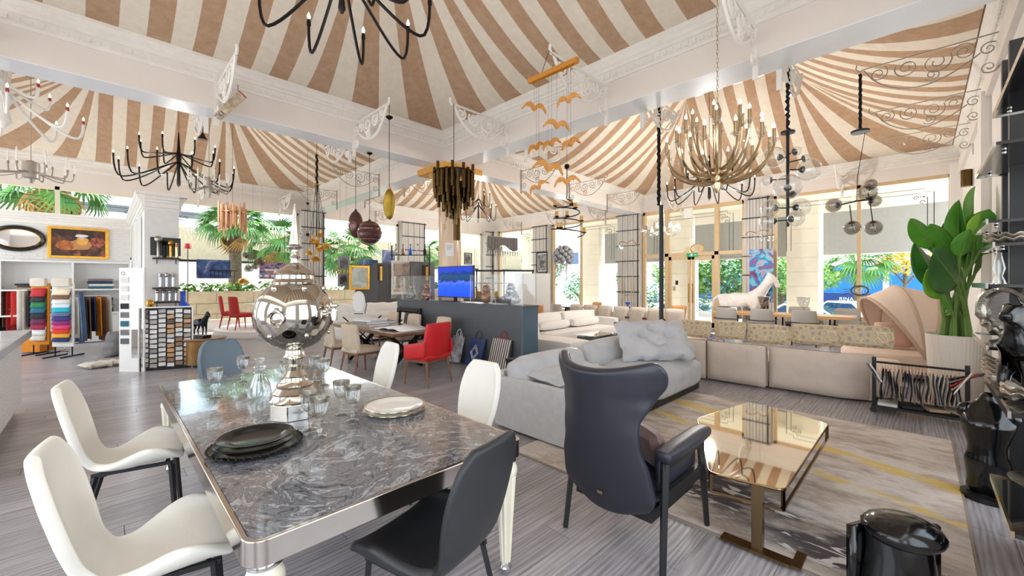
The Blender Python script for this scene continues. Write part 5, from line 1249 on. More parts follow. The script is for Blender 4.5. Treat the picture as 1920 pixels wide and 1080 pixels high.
# ---- sand coloured sofa with tall cushions and leather straps
mat('strap', rgb(92, 52, 40), .5)
t = thing('cushioned_sofa', 'low sand sofa lined with tall loose cushions and brown straps', 'sofa', (11.05, 6.3, 0))
obj('base', MB().soft(.35, 0, .22, 1.1, 3.9, .34, .08, 6), 'sand_fabric', t); obj('backrest', MB().soft(-.2, 0, .35, .16, 3.9, .6, .06, 5), 'sand_fabric', t)
for k in range(7):
    y_ = -1.62+k*.54; c_ = obj('back_cushion', MB().at(-.18, y_, .66, pi/2+.06*math.sin(k*3), .12).pillow(.56, .58, .2), 'sand_fabric', t)
    if k in (0, 1, 2, 5): obj('strap', MB().at(-.3, y_+.27, .62, 0).cb(0, 0, 0, .02, .12, .06), 'strap', c_, smooth=False)

# ---- swivel chair, far dining set
mat('caramel', rgb(196, 138, 82), .4, var=.1)
def swivel(label, loc, rz, mt='caramel', group=None):
    t = thing('swivel_chair', label, 'chair', loc, rz, group)
    obj('shell', MB().surf(lambda u, v: ((-.28-.1*v+.28*abs(u*2-1)**2), (u*2-1)*(.33-.04*v), .42+.5*v), 12, 8), mt, t, solid=.05)
    obj('seat', MB().soft(.02, 0, .42, .52, .52, .1, .045, 5), mt, t); obj('post', MB().lathe([(.03, .02), (.03, .4)], 10), 'chrome', t); obj('base', MB().lathe([(.26, 0), (.26, .015), (.03, .03)], 24), 'chrome', t)
swivel('caramel leather swivel chair by the entrance doors', (12.3, 5.3, 0), math.radians(150))
swivel('caramel leather swivel chair with back turned, left of the white cabinet', (9.7, 8.75, 0), math.radians(60))
swivel('caramel leather swivel chair near the far black table', (12.4, 8.4, 0), math.radians(120))
t = thing('black_dining_table', 'long black dining table under the flower chandelier', 'table', (12.4, 10.6, 0))
obj('top', MB().box(-.5, .5, -1.9, 1.9, .71, .75), 'black_gloss', t, smooth=False)
for sy in (-1.2, 1.2): obj('leg', MB().box(-.3, .3, sy-.04, sy+.04, 0, .71, .5, 1), 'black', t, smooth=False)
gC = 'pale chairs at the far black table'
for k, (y_, lb) in enumerate(((9.2, 'nearest the sand sofa cushions'), (10.15, 'second from the sand sofa'), (11.1, 'third from the sand sofa'), (12.0, 'farthest left'))):
    side_chair('pale_chair', 'pale grey chair at the black dining table, '+lb, 'sand_fabric', 'dark_iron', (11.65, y_, 0), 0, gC, w=.52, bh=.86)

# ---- slab table by the right window with grey chairs
mat('slab_wood', rgb(206, 160, 106), .35, var=.2, vs=5, stretch=(5, .6, 5)); mat('grey_chair', rgb(168, 164, 160), .7)
t = thing('slab_table', 'long pale oak slab dining table on black legs before the right window', 'table', (13.65, 2.85, 0))
obj('top', MB().box(-.5, .5, -1.65, 1.65, .68, .76), 'slab_wood', t, smooth=False, bev=.01)
for sy in (-1.2, 0, 1.2): obj('leg', MB().tube([(-.4, sy, .68), (-.4, sy, .02), (.4, sy, .02), (.4, sy, .68)], .03, 4, closed=True), 'black', t, smooth=False)
gG = 'grey chairs at the oak slab table'
def band_chair(label, loc, rz):
    t = side_chair('grey_dining_chair', label, 'grey_chair', 'black', loc, rz, gG, w=.56, bh=.9)
    obj('back_band', MB().tube([(.1, -.31, .62), (-.3, -.31, .6), (-.33, 0, .59), (-.3, .31, .6), (.1, .31, .62)], .016, 4), 'black', t, smooth=False)
for px, lb in ((1362, 'left of three on the near side'), (1428, 'middle of three on the near side'), (1508, 'right of three on the near side')): band_chair('grey upholstered dining chair with black band, '+lb, (12.95, PX(px, 12.75)[1], 0), 0)
for y_, lb in ((2.55, 'behind the left glass urn'), (1.45, 'behind the right glass urn')): band_chair('grey upholstered dining chair on the window side, '+lb, (14.4, y_, 0), pi)
thin_glass('urn_glass', (.8, .82, .84, 1), 1.2, .15)
def urn(label, px, py, d, mt2):
    p = PD(px, py, d); t = thing('glass_urn', label, 'vase', (p.x, p.y, .76), 0, 'urns on the oak slab table')
    obj('base', MB().cb(0, 0, .01, .16, .16, .02).lathe([(.06, .02), (.03, .05), (.025, .12), (.045, .15)], 16), mt2, t)
    obj('bowl', MB().lathe([(.03, .15), (.09, .2), (.14, .32), (.165, .46)], 24, cap=False), 'smoke_glass' if mt2 == 'black' else 'urn_glass', t); obj('rim', MB().lathe([(.16, .455), (.172, .46), (.165, .468), (.16, .455)], 24, cap=False), 'pewter', t)
urn('large frosted glass urn on a dark foot on the slab table', 1432, 585, 11.9, 'black'); urn('large clear glass urn on a silver foot on the slab table', 1507, 583, 11.2, 'silver')
# ---- animal statue
mat('statue_white', rgb(226, 222, 220), .35, var=.12, vs=8, coat=.3)
def skin(name, verts, edges, mt, root=0, sub=2):
    me = bpy.data.meshes.new('mesh'); me.from_pydata([v[:3] for v in verts], edges, []); o = bpy.data.objects.new(name, me); link(o)
    md = o.modifiers.new('skin', 'SKIN'); md.use_smooth_shade = True
    if not me.skin_vertices: 
        bm = bmesh.new(); bm.from_mesh(me); bm.verts.layers.skin.verify(); bm.to_mesh(me); bm.free()
    for i, v in enumerate(verts): me.skin_vertices[0].data[i].radius = (v[3], v[3] if len(v) < 5 else v[4]); me.skin_vertices[0].data[i].use_root = (i == root)
    md2 = o.modifiers.new('sub', 'SUBSURF'); md2.levels = md2.render_levels = sub; me.materials.append(M[mt]); return o
hv = [(0, 0, 1.08, .23), (.42, 0, 1.1, .24), (-.42, 0, 1.1, .23), (.62, 0, 1.34, .18), (.78, 0, 1.6, .14), (.88, 0, 1.80, .115), (1.02, 0, 1.66, .085), (1.08, 0, 1.46, .06),
      (.46, .13, .8, .10), (.5, .13, .45, .055), (.47, .13, .1, .04), (.5, .13, .03, .055), (.46, -.13, .8, .10), (.52, -.13, .45, .055), (.47, -.13, .1, .04), (.5, -.13, .03, .055),
      (-.46, .13, .85, .12), (-.36, .14, .6, .07), (-.54, .14, .4, .05), (-.5, .14, .1, .038), (-.46, .14, .03, .055), (-.46, -.13, .85, .12), (-.36, -.14, .6, .07), (-.54, -.14, .4, .05), (-.5, -.14, .1, .038), (-.46, -.14, .03, .055),
      (-.62, 0, 1.2, .06), (-.78, 0, 1.05, .05), (-.82, 0, .75, .02), (.82, .07, 1.95, .02), (.82, -.07, 1.95, .02)]
he = [(0, 1), (0, 2), (1, 3), (3, 4), (4, 5), (5, 6), (6, 7), (1, 8), (8, 9), (9, 10), (10, 11), (1, 12), (12, 13), (13, 14), (14, 15), (2, 16), (16, 17), (17, 18), (18, 19), (19, 20), (2, 21), (21, 22), (22, 23), (23, 24), (24, 25), (2, 26), (26, 27), (27, 28), (5, 29), (5, 30)]
hs = skin('horse_statue', hv, he, 'statue_white'); p = PD(1394, 560, 13.1); hs.location = (14.55, 4.15, 0); hs.rotation_euler = (0, 0, math.radians(-90)); tag(hs, 'white horse statue with raised head behind the slab table', 'statue')

# ---- beige curved sofa with hexagon pillows
mat('beige_tuft', rgb(216, 200, 186), .75, var=.04, bump=.1, bs=90)
def hexa():
    m = bpy.data.materials.new('hex_fabric'); m.use_nodes = True; nt = m.node_tree; b = nt.nodes['Principled BSDF']; tc = nt.nodes.new('ShaderNodeTexCoord')
    v = nt.nodes.new('ShaderNodeTexVoronoi'); v.feature = 'DISTANCE_TO_EDGE'; v.inputs['Scale'].default_value = 13; v.inputs['Randomness'].default_value = .8; nt.links.new(tc.outputs['Object'], v.inputs['Vector'])
    r = nt.nodes.new('ShaderNodeValToRGB'); e = r.color_ramp.elements; e[0].position = .0; e[0].color = rgb(226, 214, 190); e[1].position = .3; e[1].color = rgb(170, 152, 130)
    for p_, c in ((.06, rgb(208, 178, 110)), (.1, rgb(180, 160, 134)), (.18, rgb(206, 196, 180))): x = e.new(p_); x.color = c
    nt.links.new(v.outputs['Distance'], r.inputs[0]); nt.links.new(r.outputs[0], b.inputs['Base Color']); b.inputs['Roughness'].default_value = .8; M['hex_fabric'] = m
hexa()
t = thing('curved_sofa', 'long blush-beige tufted sofa seen from behind, beyond the rug', 'sofa', (7.4, 1.5, 0))
def tufted_back(y0, y1, x, h=.62, th=.2, curve=0):
    w = y1-y0
    def fn(u, v):
        a = u*2-1; yy = y0+w*u; zz = .03+h*v; e = (1-a**8)**.5 if abs(a) < 1 else 0; ee = (1-abs(v*2-1)**6)**.5 if 0 < v < 1 else 0
        bt = .018*abs(math.sin(pi*(u*w/.3)))**.5*abs(math.sin(pi*v*2.5))**.4
        return (x-th*.5*(.4+.6*e*ee)-bt*e*ee+curve*max(0, (y0+.45-yy))**2, yy, zz)
    m = MB().surf(fn, int(w*20), 12); m.surf(lambda u, v: (x+th*.5*math.sin(pi*v*.5)+curve*max(0, (y0+.45-(y0+w*u)))**2*.8, y0+w*u, .03+h-(.25*v**2)), int(w*20), 4)
    m.surf(lambda u, v: (x+th*.4, y0+w*u, .03+(h-.2)*v), 2, 2); return m
obj('back_module', tufted_back(-1.05, .15, -.12, .62, .2, .8), 'beige_tuft', t, ang=60)
obj('back_module', tufted_back(.17, 1.02, -.22, .63, .2), 'beige_tuft', t, ang=60)
obj('back_module', tufted_back(1.04, 2.3, -.24, .63, .2), 'beige_tuft', t, ang=60)
obj('seat', MB().soft(.4, .6, .25, .95, 3.3, .38, .1, 7, puff=.015), 'beige_tuft', t); obj('chaise', MB().soft(.75, -.95, .25, 1.6, .7, .38, .1, 7), 'beige_tuft', t)
gP = 'hexagon pattern pillows on the curved sofa'
for k, (px, py, w_, lb) in enumerate(((1302, 611, .62, 'leftmost, tucked behind the grey tufted cushion'), (1367, 619, .55, 'second from the left'), (1440, 627, .7, 'third from the left'), (1530, 628, .72, 'fourth from the left'), (1620, 631, .7, 'rightmost, beside the canopy daybed'))):
    d_ = PX(px, 7.42)[2]; p = PD(px, py, d_)
    tag(obj('hexagon_pillow', MB().at(0, 0, 0, pi/2, .25).pillow(w_*.93, .33, .15), 'hex_fabric', loc=(p.x+.05, p.y, max(p.z, .66)-(.05 if k == 0 else 0))), 'beige and yellow hexagon pattern pillow, '+lb, 'pillow', gP)
t = thing('beige_lounger', 'low beige sofa part with a bolster left of the hexagon pillows', 'sofa', (9.35, 4.3, 0))
obj('seat', MB().soft(0, 0, .25, 1.5, 1.5, .42, .12, 7, puff=.02), 'beige_tuft', t); obj('backrest', MB().soft(-.6, 0, .42, .3, 1.5, .55, .12, 7), 'beige_tuft', t)
tag(obj('bolster', MB().at(9.1, 3.95, .58, .5).soft(0, 0, 0, .7, .25, .2, .1, 6), 'hex_fabric'), 'beige patterned bolster lying left of the hexagon pillows', 'pillow')

# ---- canopy daybed
mat('canopy_pink', rgb(228, 206, 190), .8, var=.03); mat('canopy_rim', rgb(196, 172, 150), .7); mat('pillow_pink', rgb(226, 188, 168), .8)
cb = Vector((10.2, .25, 0))
t = thing('canopy_daybed', 'round daybed with a pink fabric canopy on hoops', 'daybed', cb, math.radians(112), sc=1.0)
obj('base', MB().lathe([(.05, .0), (.75, .05), (.85, .12), (.85, .36), (.8, .42), (.0, .44)], 36), 'canopy_pink', t)
def hoop(tilt, r=.88, z0=.38):
    return [(r*math.sin(tilt)*math.sin(pi*k/20), r*.98*math.cos(pi*k/20), z0+r*math.cos(tilt)*math.sin(pi*k/20)*1.36) for k in range(21)]
hps = [hoop(.62), hoop(.1), hoop(-.45), hoop(-1.25)]
m = MB()
for i in range(3):
    A, B_ = hps[i], hps[i+1]; m.surf(lambda u, v, A=A, B_=B_: tuple(Vector(A[round(u*20)])*(1-v)+Vector(B_[round(u*20)])*v), 20, 4)
obj('canopy', m, 'canopy_pink', t, solid=.012)
for h_ in hps[:3]: obj('hoop', MB().tube(h_, .025, 7), 'canopy_rim', t)
for (x, y_, r_) in ((.0, .12, .5), (.25, -.12, .2)): tag(obj('pink_pillow', MB().at(cb.x+x, cb.y+y_, .68, math.radians(75)+r_, .35).pillow(.52, .5, .18), 'pillow_pink'), 'pink pillow standing on the canopy daybed, '+('left one nearer the opening' if r_ > .3 else 'right one deeper inside'), 'pillow')
# ================================================================ left side: sample corner
mat('brick_white', rgb(232, 230, 226), .7, var=.04, bump=.25, bs=14)
YP = 16.2
w_ = struct('wall_left.005', MB().box(XL-.3, .55, YP, YP+.25, 2.2, 3.35).box(XL-.3, .55, YP+.35, YP+.4, 0, 2.3), 'brick_white', smooth=False)
c = MB(); run(c, (XL, YP), (.6, YP), 0, -1, 3.45); obj('cornice', c, 'cornice', w_, smooth=False)
# brick courses of the painted wall
bm_ = MB().box(0, .245, -.012, 0, 0, .07).mesh(); bm_.materials.append(M['brick_white'])
for r_ in range(11):
    x = -2.6+(.125 if r_ % 2 else 0)
    while x < .3:
        o = bpy.data.objects.new('brick', bm_); link(o, w_); o.location = (x, YP, 2.24+r_*.078); x += .252
# projecting pier that ends in the white pillar
pr_ = struct('wall_left.006', MB().box(.58, 1.12, 11.0, YP+.2, 0, 3.12), 'brick_white', smooth=False)
c = MB(); run(c, (.58, 11.0), (.58, YP), -1, 0, 3.45); run(c, (.58, 11.0), (1.12, 11.0), 0, -1, 3.45); run(c, (1.12, 11.0), (1.12, YP), 1, 0, 3.45); c.box(.45, 1.25, 10.87, YP, 3.40, 3.45)
obj('cornice', c, 'cornice', pr_, smooth=False)
# ---- shelving niche
t = thing('wall_shelving', 'white wall shelving under the painting filled with folded samples', 'shelf', (-1.2, YP, 0))
obj('back_board', MB().box(-1.9, 1.75, .2, .22, .1, 2.2), 'white_paint', t, smooth=False)
for z in (2.16, 1.42, .78): obj('shelf_board', MB().box(-1.9, 1.75, -.25, .2, z, z+.04), 'white_paint', t, smooth=False)
for x in (-1.9, -.62, .6, 1.71): obj('upright', MB().box(x, x+.04, -.25, .2, 1.46, 2.16).box(x, x+.04, -.25, .2, .82, 1.42), 'white_paint', t, smooth=False)
obj('low_panel', MB().box(.2, 1.75, -.2, -.16, .02, .78), 'white_paint', t, smooth=False)
cols = [('fold_black', rgb(38, 38, 42)), ('fold_grey', rgb(120, 116, 114)), ('fold_teal', rgb(44, 104, 120)), ('fold_tan', rgb(170, 146, 120)), ('fold_white', rgb(224, 220, 214)), ('fold_brown', rgb(84, 66, 56)), ('fold_navy', rgb(48, 58, 90))]
for n_, c_ in cols: mat(n_, c_, .8, var=.1)
def fold(label, x, z, w, h, mt, i):
    tag(obj('folded_sample', MB().soft(-1.2+x, YP-.03, z+h/2, w, .36, h, .012, 3), M[mt]), label, 'fabric', 'folded samples on the wall shelving')
names = ['black', 'grey', 'teal', 'tan', 'white', 'brown', 'navy']
cnt = {}
places = [('far left', -1.30, 1.46, .55), ('left middle', -.15, 1.46, .42), ('middle', .25, 1.46, .36), ('right end', 1.15, 1.46, .5), ('lower left', -1.3, .82, .5), ('lower middle', -.2, .82, .5), ('lower right', 1.1, .82, .6)]
ordn = ['bottom', 'second', 'third', 'fourth', 'top']
k_ = 0
for pi_, (lb, x, z, w) in enumerate(places):
    n_ = [5, 3, 3, 4, 3, 3, 4][pi_]; hh = [.1, .05, .045, .07, .09, .06, .1][pi_]
    for j in range(n_):
        m_ = names[(pi_*3+j*2) % 7] if pi_ not in (0, 6) else names[(0, 1, 6)[j % 3]]
        fold(f'{m_} folded sample, {ordn[j]} in the {lb} stack, wall shelving', x+.02*math.sin(j*2), z+.001+j*hh, w, hh-.003, 'fold_'+m_, j)
# ---- oval mirror, painting
t = thing('oval_mirror', 'oval mirror in a wide black frame on the left wall', 'mirror', (PY(33, YP)[0], YP-.02, hz(447, PY(33, YP)[2])))
n_ = 40; obj('frame', MB().tube([(.43*math.cos(2*pi*k/n_), -.03, .28*math.sin(2*pi*k/n_)) for k in range(n_)], .055, 8, closed=True), 'black_gloss', t)
obj('gilt_liner', MB().tube([(.38*math.cos(2*pi*k/n_), -.05, .235*math.sin(2*pi*k/n_)) for k in range(n_)], .012, 6, closed=True), 'gold', t)
obj('glass', MB().add([(.39*math.cos(2*pi*k/n_), -.03, .245*math.sin(2*pi*k/n_)) for k in range(n_)], [tuple(range(n_))]), 'mirror', t, smooth=False)
def picture_mat(name, cols_, scale=4, dist=1.5, seed=0):
    m = bpy.data.materials.new(name); m.use_nodes = True; nt = m.node_tree; b = nt.nodes['Principled BSDF']; tc = nt.nodes.new('ShaderNodeTexCoord')
    mp = nt.nodes.new('ShaderNodeMapping'); mp.inputs['Location'].default_value = (seed, seed*.7, seed*1.3); nt.links.new(tc.outputs['Object'], mp.inputs[0])
    nz = nt.nodes.new('ShaderNodeTexNoise'); nz.inputs['Scale'].default_value = scale; nz.inputs['Detail'].default_value = 4; nz.inputs['Distortion'].default_value = dist; nt.links.new(mp.outputs[0], nz.inputs['Vector'])
    r = nt.nodes.new('ShaderNodeValToRGB'); e = r.color_ramp.elements; e[0].position = .3; e[0].color = cols_[0]; e[1].position = .7; e[1].color = cols_[-1]
    for i, c in enumerate(cols_[1:-1]): x = e.new(.3+.4*(i+1)/(len(cols_)-1)); x.color = c
    nt.links.new(nz.outputs['Fac'], r.inputs[0]); nt.links.new(r.outputs[0], b.inputs['Base Color']); b.inputs['Roughness'].default_value = .4; M[name] = m
picture_mat('oil_painting', [rgb(26, 18, 14), rgb(40, 26, 18), rgb(70, 34, 20), rgb(110, 60, 30), rgb(170, 110, 60)], 2.6)
def picture(name, label, c, w, h, frm, fm, canvas, axis='y', fw=.05, cat='picture', mount=None, extra=None):
    """picture hung facing -y (axis 'y') or -x (axis 'x')"""
    t = thing(name, label, cat, c, 0 if axis == 'y' else -pi/2)
    if fw:
        for (a, b_, z0, z1) in ((-w/2, -w/2+fw, -h/2, h/2), (w/2-fw, w/2, -h/2, h/2), (-w/2+fw, w/2-fw, h/2-fw, h/2), (-w/2+fw, w/2-fw, -h/2, -h/2+fw)): obj('frame_side', MB().box(a, b_, -.045, 0, z0, z1), fm, t, smooth=False, bev=.006)
    if mount: obj('mount', MB().box(-w/2+fw, w/2-fw, -.012, -.008, -h/2+fw, h/2-fw), mount, t, smooth=False); ins = fw+.06*w
    else: ins = fw
    cv_ = obj('canvas', MB().box(-w/2+ins, w/2-ins, -.022, -.012, -h/2+ins, h/2-ins), canvas, t, smooth=False)
    if extra: extra(cv_)
    return t
x0, _, d0 = PY(89, YP); x1, _, d1 = PY(204, YP); dm = (d0+d1)/2
def figures(cv_):
    for (nm, x, z, sx, sz, mt, lay) in (('gown_paint', .0, -.06, .26, .15, 'caramel', 0), ('bodice_paint', .06, .06, .12, .12, 'gilt', 1), ('skirt_paint', -.26, -.08, .18, .14, 'swatch_17p', 1), ('flower_paint', .36, .04, .16, .15, 'swatch_1p', 1), ('face_paint', .05, .14, .05, .06, 'pillow_pink', 2), ('hat_paint', .05, .2, .14, .045, 'cover_white', 3)):
        n = 18; rr = random.Random(len(nm)+int(99*x)); pts = [(x+sx*math.cos(2*pi*k/n)*rr.uniform(.75, 1.1), z+sz*math.sin(2*pi*k/n)*rr.uniform(.75, 1.1)) for k in range(n)]
        obj(nm, MB().add([(p[0], -.0225-.0008*lay, p[1]) for p in pts], [tuple(range(n))]), mt, cv_, smooth=False)
mat('swatch_17p', rgb(150, 70, 36), .5, col2=rgb(206, 130, 60), vs=9); mat('swatch_1p', rgb(110, 30, 30), .5, col2=rgb(190, 110, 80), vs=16)
picture('framed_painting', 'oil painting with orange figures in a gilded frame on the left wall', ((x0+x1)/2, YP-.01, hz(456, dm)), x1-x0, 58*dm/FP, None, 'gold', 'oil_painting', fw=.07, cat='painting', extra=figures)
# framed mirrors on the side of the pier
for k, (y_, lb) in enumerate(((12.0, 'nearer'), (13.4, 'farther'))):
    t = thing('panel_mirror', f'tall white-framed panel on the left side of the pier, {lb} one', 'mirror', (.57, y_, 2.55), pi/2 if False else 0)
    obj('frame', MB().box(-.06, 0, -.3, -.25, -.6, .5).box(-.06, 0, .25, .3, -.6, .5).box(-.06, 0, -.25, .25, .45, .5).box(-.06, 0, -.25, .25, -.6, -.55), 'white_paint', t, smooth=False); obj('glass', MB().box(-.04, -.03, -.25, .25, -.55, .45), 'mirror', t, smooth=False)
# ---- handle displays on the pillar face
mat('ledge_dark', rgb(56, 44, 40), .5)
dp = PY(315, 11.0)[2]
def ledge(py, label): 
    z = hz(py, dp); t = thing('display_ledge', label, 'shelf', (PY(312, 11.0)[0], 11.0, z)); obj('board', MB().box(-.22, .22, -.12, 0, -.03, 0), 'ledge_dark', t, smooth=False)
    for x in (-.15, .15): obj('bracket_foot', MB().tube([(x, -.02, -.03), (x, -.02, -.12)], .008, 5), 'ledge_dark', t)
    return z
gH = 'curtain finials on the pillar ledges'
def finial(label, x, z, h, mt, kind):
    t = thing('finial', label, 'finial', (x, 10.94, z), 0, gH); obj('stem', MB().lathe([(.034, 0), (.036, .01), (.028, .015), (.028, h*.7), (.036, h*.72), (.03, h*.75)], 14), mt, t)
    if kind == 0: obj('head', MB().at(0, 0, h*.85).ball(0, 0, 0, h*.16), mt, t)
    else: obj('head', MB().at(0, 0, h*.75).lathe([(.03, 0), (.05, h*.05), (.03, h*.12), (.055, h*.18), (.02, h*.25)], 14), mt, t)
z = ledge(484, 'upper dark ledge with four finials on the white pillar'); xm = PY(312, 11.0)[0]
obj('back_plate', MB().box(-.25, .23, -.01, 0, .05, .42), 'black', bpy.data.objects[[o.name for o in bpy.data.objects if o.name.startswith('display_ledge')][-1]], smooth=False)
for k, (mt, h, lb) in enumerate((('pewter', .44, 'tall pewter'), ('dark_iron', .36, 'dark bronze'), ('brass', .36, 'brass'), ('champagne', .33, 'pale gold'))): finial(lb+' finial on the upper pillar ledge', xm-.13+k*.095, z, h, mt, k % 2)
z = ledge(568-29, 'middle dark ledge with three slim finials on the white pillar')
for k, lb in enumerate(('left', 'middle', 'right')): finial(f'slim silver finial, {lb} on the middle pillar ledge', xm-.1+k*.1, z, .3, 'chrome', (k+1) % 2)
z = ledge(565, 'lower dark ledge with four round finials on the white pillar')
for k, lb in enumerate(('first', 'second', 'third', 'fourth')): finial(f'round silver finial, {lb} from left on the lower pillar ledge', xm-.15+k*.1, z, .24, 'chrome', k % 2)

# ---- sample racks with hanging fabrics
fab = {}
for i, c_ in enumerate([(206, 196, 182), (176, 36, 40), (30, 34, 40), (34, 120, 70), (38, 92, 120), (96, 36, 70), (150, 30, 60), (220, 216, 208), (214, 130, 30), (228, 210, 180), (120, 84, 62), (206, 220, 224), (30, 170, 186), (90, 110, 140), (60, 50, 110), (130, 40, 110), (206, 60, 100), (210, 50, 40), (222, 160, 40), (40, 50, 90)]): mat(f'swatch_{i}', rgb(*c_), .85, var=.08)
def ladder(label, px, base_y, d, seq, w, mt_side):
    p = at_px(px, d); t = thing('swatch_stand', label, 'sample rack', (p[0], p[1], 0), math.radians(-38))
    zt = 1.62
    obj('board', MB().box(-w/2, w/2, .0, .03, .22, zt), mt_side, t, smooth=False)
    obj('top_pad', MB().soft(0, -.03, zt+.02, w*.85, .1, .2, .03, 4), 'swatch_0', t)
    n_ = len(seq)
    for k, s_ in enumerate(seq):
        z0 = zt-.12-(zt-.5)*k/n_
        obj('swatch', MB().surf(lambda u, v: ((u-.5)*w*.82, -.015-.05*v-.012*math.sin(u*pi), z0-v*((zt-.5)/n_*1.5)), 4, 3), f'swatch_{s_}', t, solid=.006)
    for s_ in (-1, 1): obj('foot', MB().tube([(s_*w*.4, -.25, .015), (s_*w*.4, .3, .015)], .015, 5).tube([(s_*w*.4, .02, .015), (s_*w*.4, .02, .25)], .012, 5), 'dark_iron', t)
    obj('side_drape', MB().surf(lambda u, v: (-w/2-.05*v-.02*math.sin(u*15), .05+u*.12, zt-.1-v*1.2), 10, 4), mt_side, t, solid=.01)
    obj('side_drape', MB().surf(lambda u, v: (w/2+.04+.08*v+.02*math.sin(u*15), .05+u*.12, zt-.2-v*1.1), 10, 4), 'swatch_13', t, solid=.01)
ladder('orange-backed swatch stand with bright fabric samples, left one', 75, 660, 9.3, [1, 2, 3, 4, 2, 5, 6, 7, 0], .36, 'swatch_8')
ladder('white-backed swatch stand with a rainbow of fabric samples, right one', 118, 660, 9.0, [9, 10, 7, 11, 12, 13, 14, 15, 16, 17, 18, 19], .42, 'swatch_7')
def rail(label, px, d, n_, colset, L, rz, zt=1.45):
    p = at_px(px, d); t = thing('fabric_rail', label, 'clothes rail', (p[0], p[1], 0), rz)
    obj('rail', MB().tube([(-L/2, 0, zt), (L/2, 0, zt)], .016, 6), 'chrome', t)
    for s_ in (-1, 1): obj('post', MB().tube([(s_*L/2, 0, 0.02), (s_*L/2, 0, zt)], .016, 6).tube([(s_*L/2, -.22, .02), (s_*L/2, .22, .02)], .016, 6), 'chrome', t)
    for k in range(n_):
        x = -L/2+.06+(L-.12)*k/(n_-1); h_ = .85+.3*((k*7 % 5)/5)
        obj('hanging_fabric', MB().surf(lambda u, v: (x+.03*math.sin(u*9+k)+.02*v, (u-.5)*.34*(1+.1*v), zt-.02-v*h_), 8, 4), f'swatch_{colset[k % len(colset)]}', t, solid=.012)
rail('chrome rail of red and dark hanging fabrics at the left edge', 28, 10.3, 9, [1, 6, 2, 10, 1, 17, 7, 0, 2], 1.0, math.radians(-40))
rail('chrome rail of grey, brown and orange hanging fabrics right of the stands', 165, 10.0, 9, [7, 0, 13, 2, 10, 19, 8, 10, 0], .8, math.radians(20), 1.3)
tag(obj('fabric_heap', tuft(MB().at(*at_px(205, 8.3), 0, .0, 0).at(at_px(190, 7.9)[0], at_px(190, 7.9)[1], .06, .3, pi/2), .55, .4, .09), 'swatch_0'), 'cream fabric bundle lying on the floor by the tall white stand', 'fabric')
tag(obj('fabric_heap', tuft(MB().at(at_px(214, 9.0)[0], at_px(214, 9.0)[1], .28, .8, .2), .3, .55, .25), 'fold_grey'), 'grey striped fabric bundle standing behind the tall white stand', 'fabric')
tag(obj('orange_box', MB().at(at_px(70, 9.6)[0], at_px(70, 9.6)[1], .0, math.radians(-40)).soft(0, 0, .25, .5, .4, .46, .03, 4), 'swatch_8'), 'orange fabric-covered box under the left swatch stand', 'box')
# ---- tall stand with chips and mirror
p = PZ(247, 697, 0); t = thing('chip_stand', 'tall white sample stand with small square chips and a mirror strip', 'sample stand', (p.x, p.y, 0), math.radians(-42))
W_ = 45*7.48/FP/2; obj('panel', MB().box(-W_, W_, 0, .05, 0, 1.9), 'white_paint', t, smooth=False); obj('mirror_strip', MB().box(.0, W_-.02, -.006, 0, .25, 1.8), 'mirror', t, smooth=False)
for k, m_ in enumerate(('fold_white', 'fold_white', 'fold_white', 'fold_black', 'fold_grey', 'fold_teal', 'fold_grey', 'counter_grey')):
    obj('chip', MB().box(-W_+.03, -.05, -.012, 0, 1.68-k*.16-.05, 1.68-k*.16+.05), m_, t, smooth=False)
obj('ring_mark', MB().tube([(-W_+.075+.03*math.cos(k*pi/8), -.008, 1.80+.03*math.sin(k*pi/8)) for k in range(16)], .004, 4, closed=True), 'fold_grey', t)
# ---- tile sample board
p0, p1 = PZ(262, 697, 0), PZ(360, 689, 0); L = (p1-p0).length; ang_ = math.atan2(p1.y-p0.y, p1.x-p0.x)
t = thing('tile_board', 'white display board covered with small tile and veneer samples', 'sample board', p0, ang_)
obj('panel', MB().box(0, L, 0, .04, .0, 1.16), 'fold_black', t, smooth=False)
obj('edge', MB().box(-.02, 0, -.03, .05, 0, 1.18).box(L, L+.02, -.03, .05, 0, 1.18).box(0, L, -.03, .05, 1.16, 1.18), 'white_paint', t, smooth=False)
tl = MB().box(-.051, .051, -.012, 0, -.034, .034).mesh()
for i_, c_ in enumerate([(225, 222, 218), (206, 200, 194), (178, 170, 164), (150, 120, 94), (206, 160, 110), (150, 148, 150), (236, 234, 230), (96, 84, 78)]): mat(f'tile_{i_}', rgb(*c_), .35, var=.15, vs=20)
tmeshes = []
for i_ in range(8): me_ = tl.copy(); me_.materials.append(M[f'tile_{i_}']); tmeshes.append(me_)
for cx_ in range(6):
    for ry in range(12):
        right = cx_ >= 3 and R.random() < .45
        o = bpy.data.objects.new('tile', tmeshes[R.choice([3, 4, 3, 4] if right else [0, 1, 6, 0, 5, 2, 6, 7 if ry < 3 else 0])]); link(o, t); o.location = (.07+cx_*(L-.14)/5, -.001, 1.10-ry*.09-.02*(cx_ % 2)); o.rotation_euler = (0, R.uniform(-.12, .12), 0)
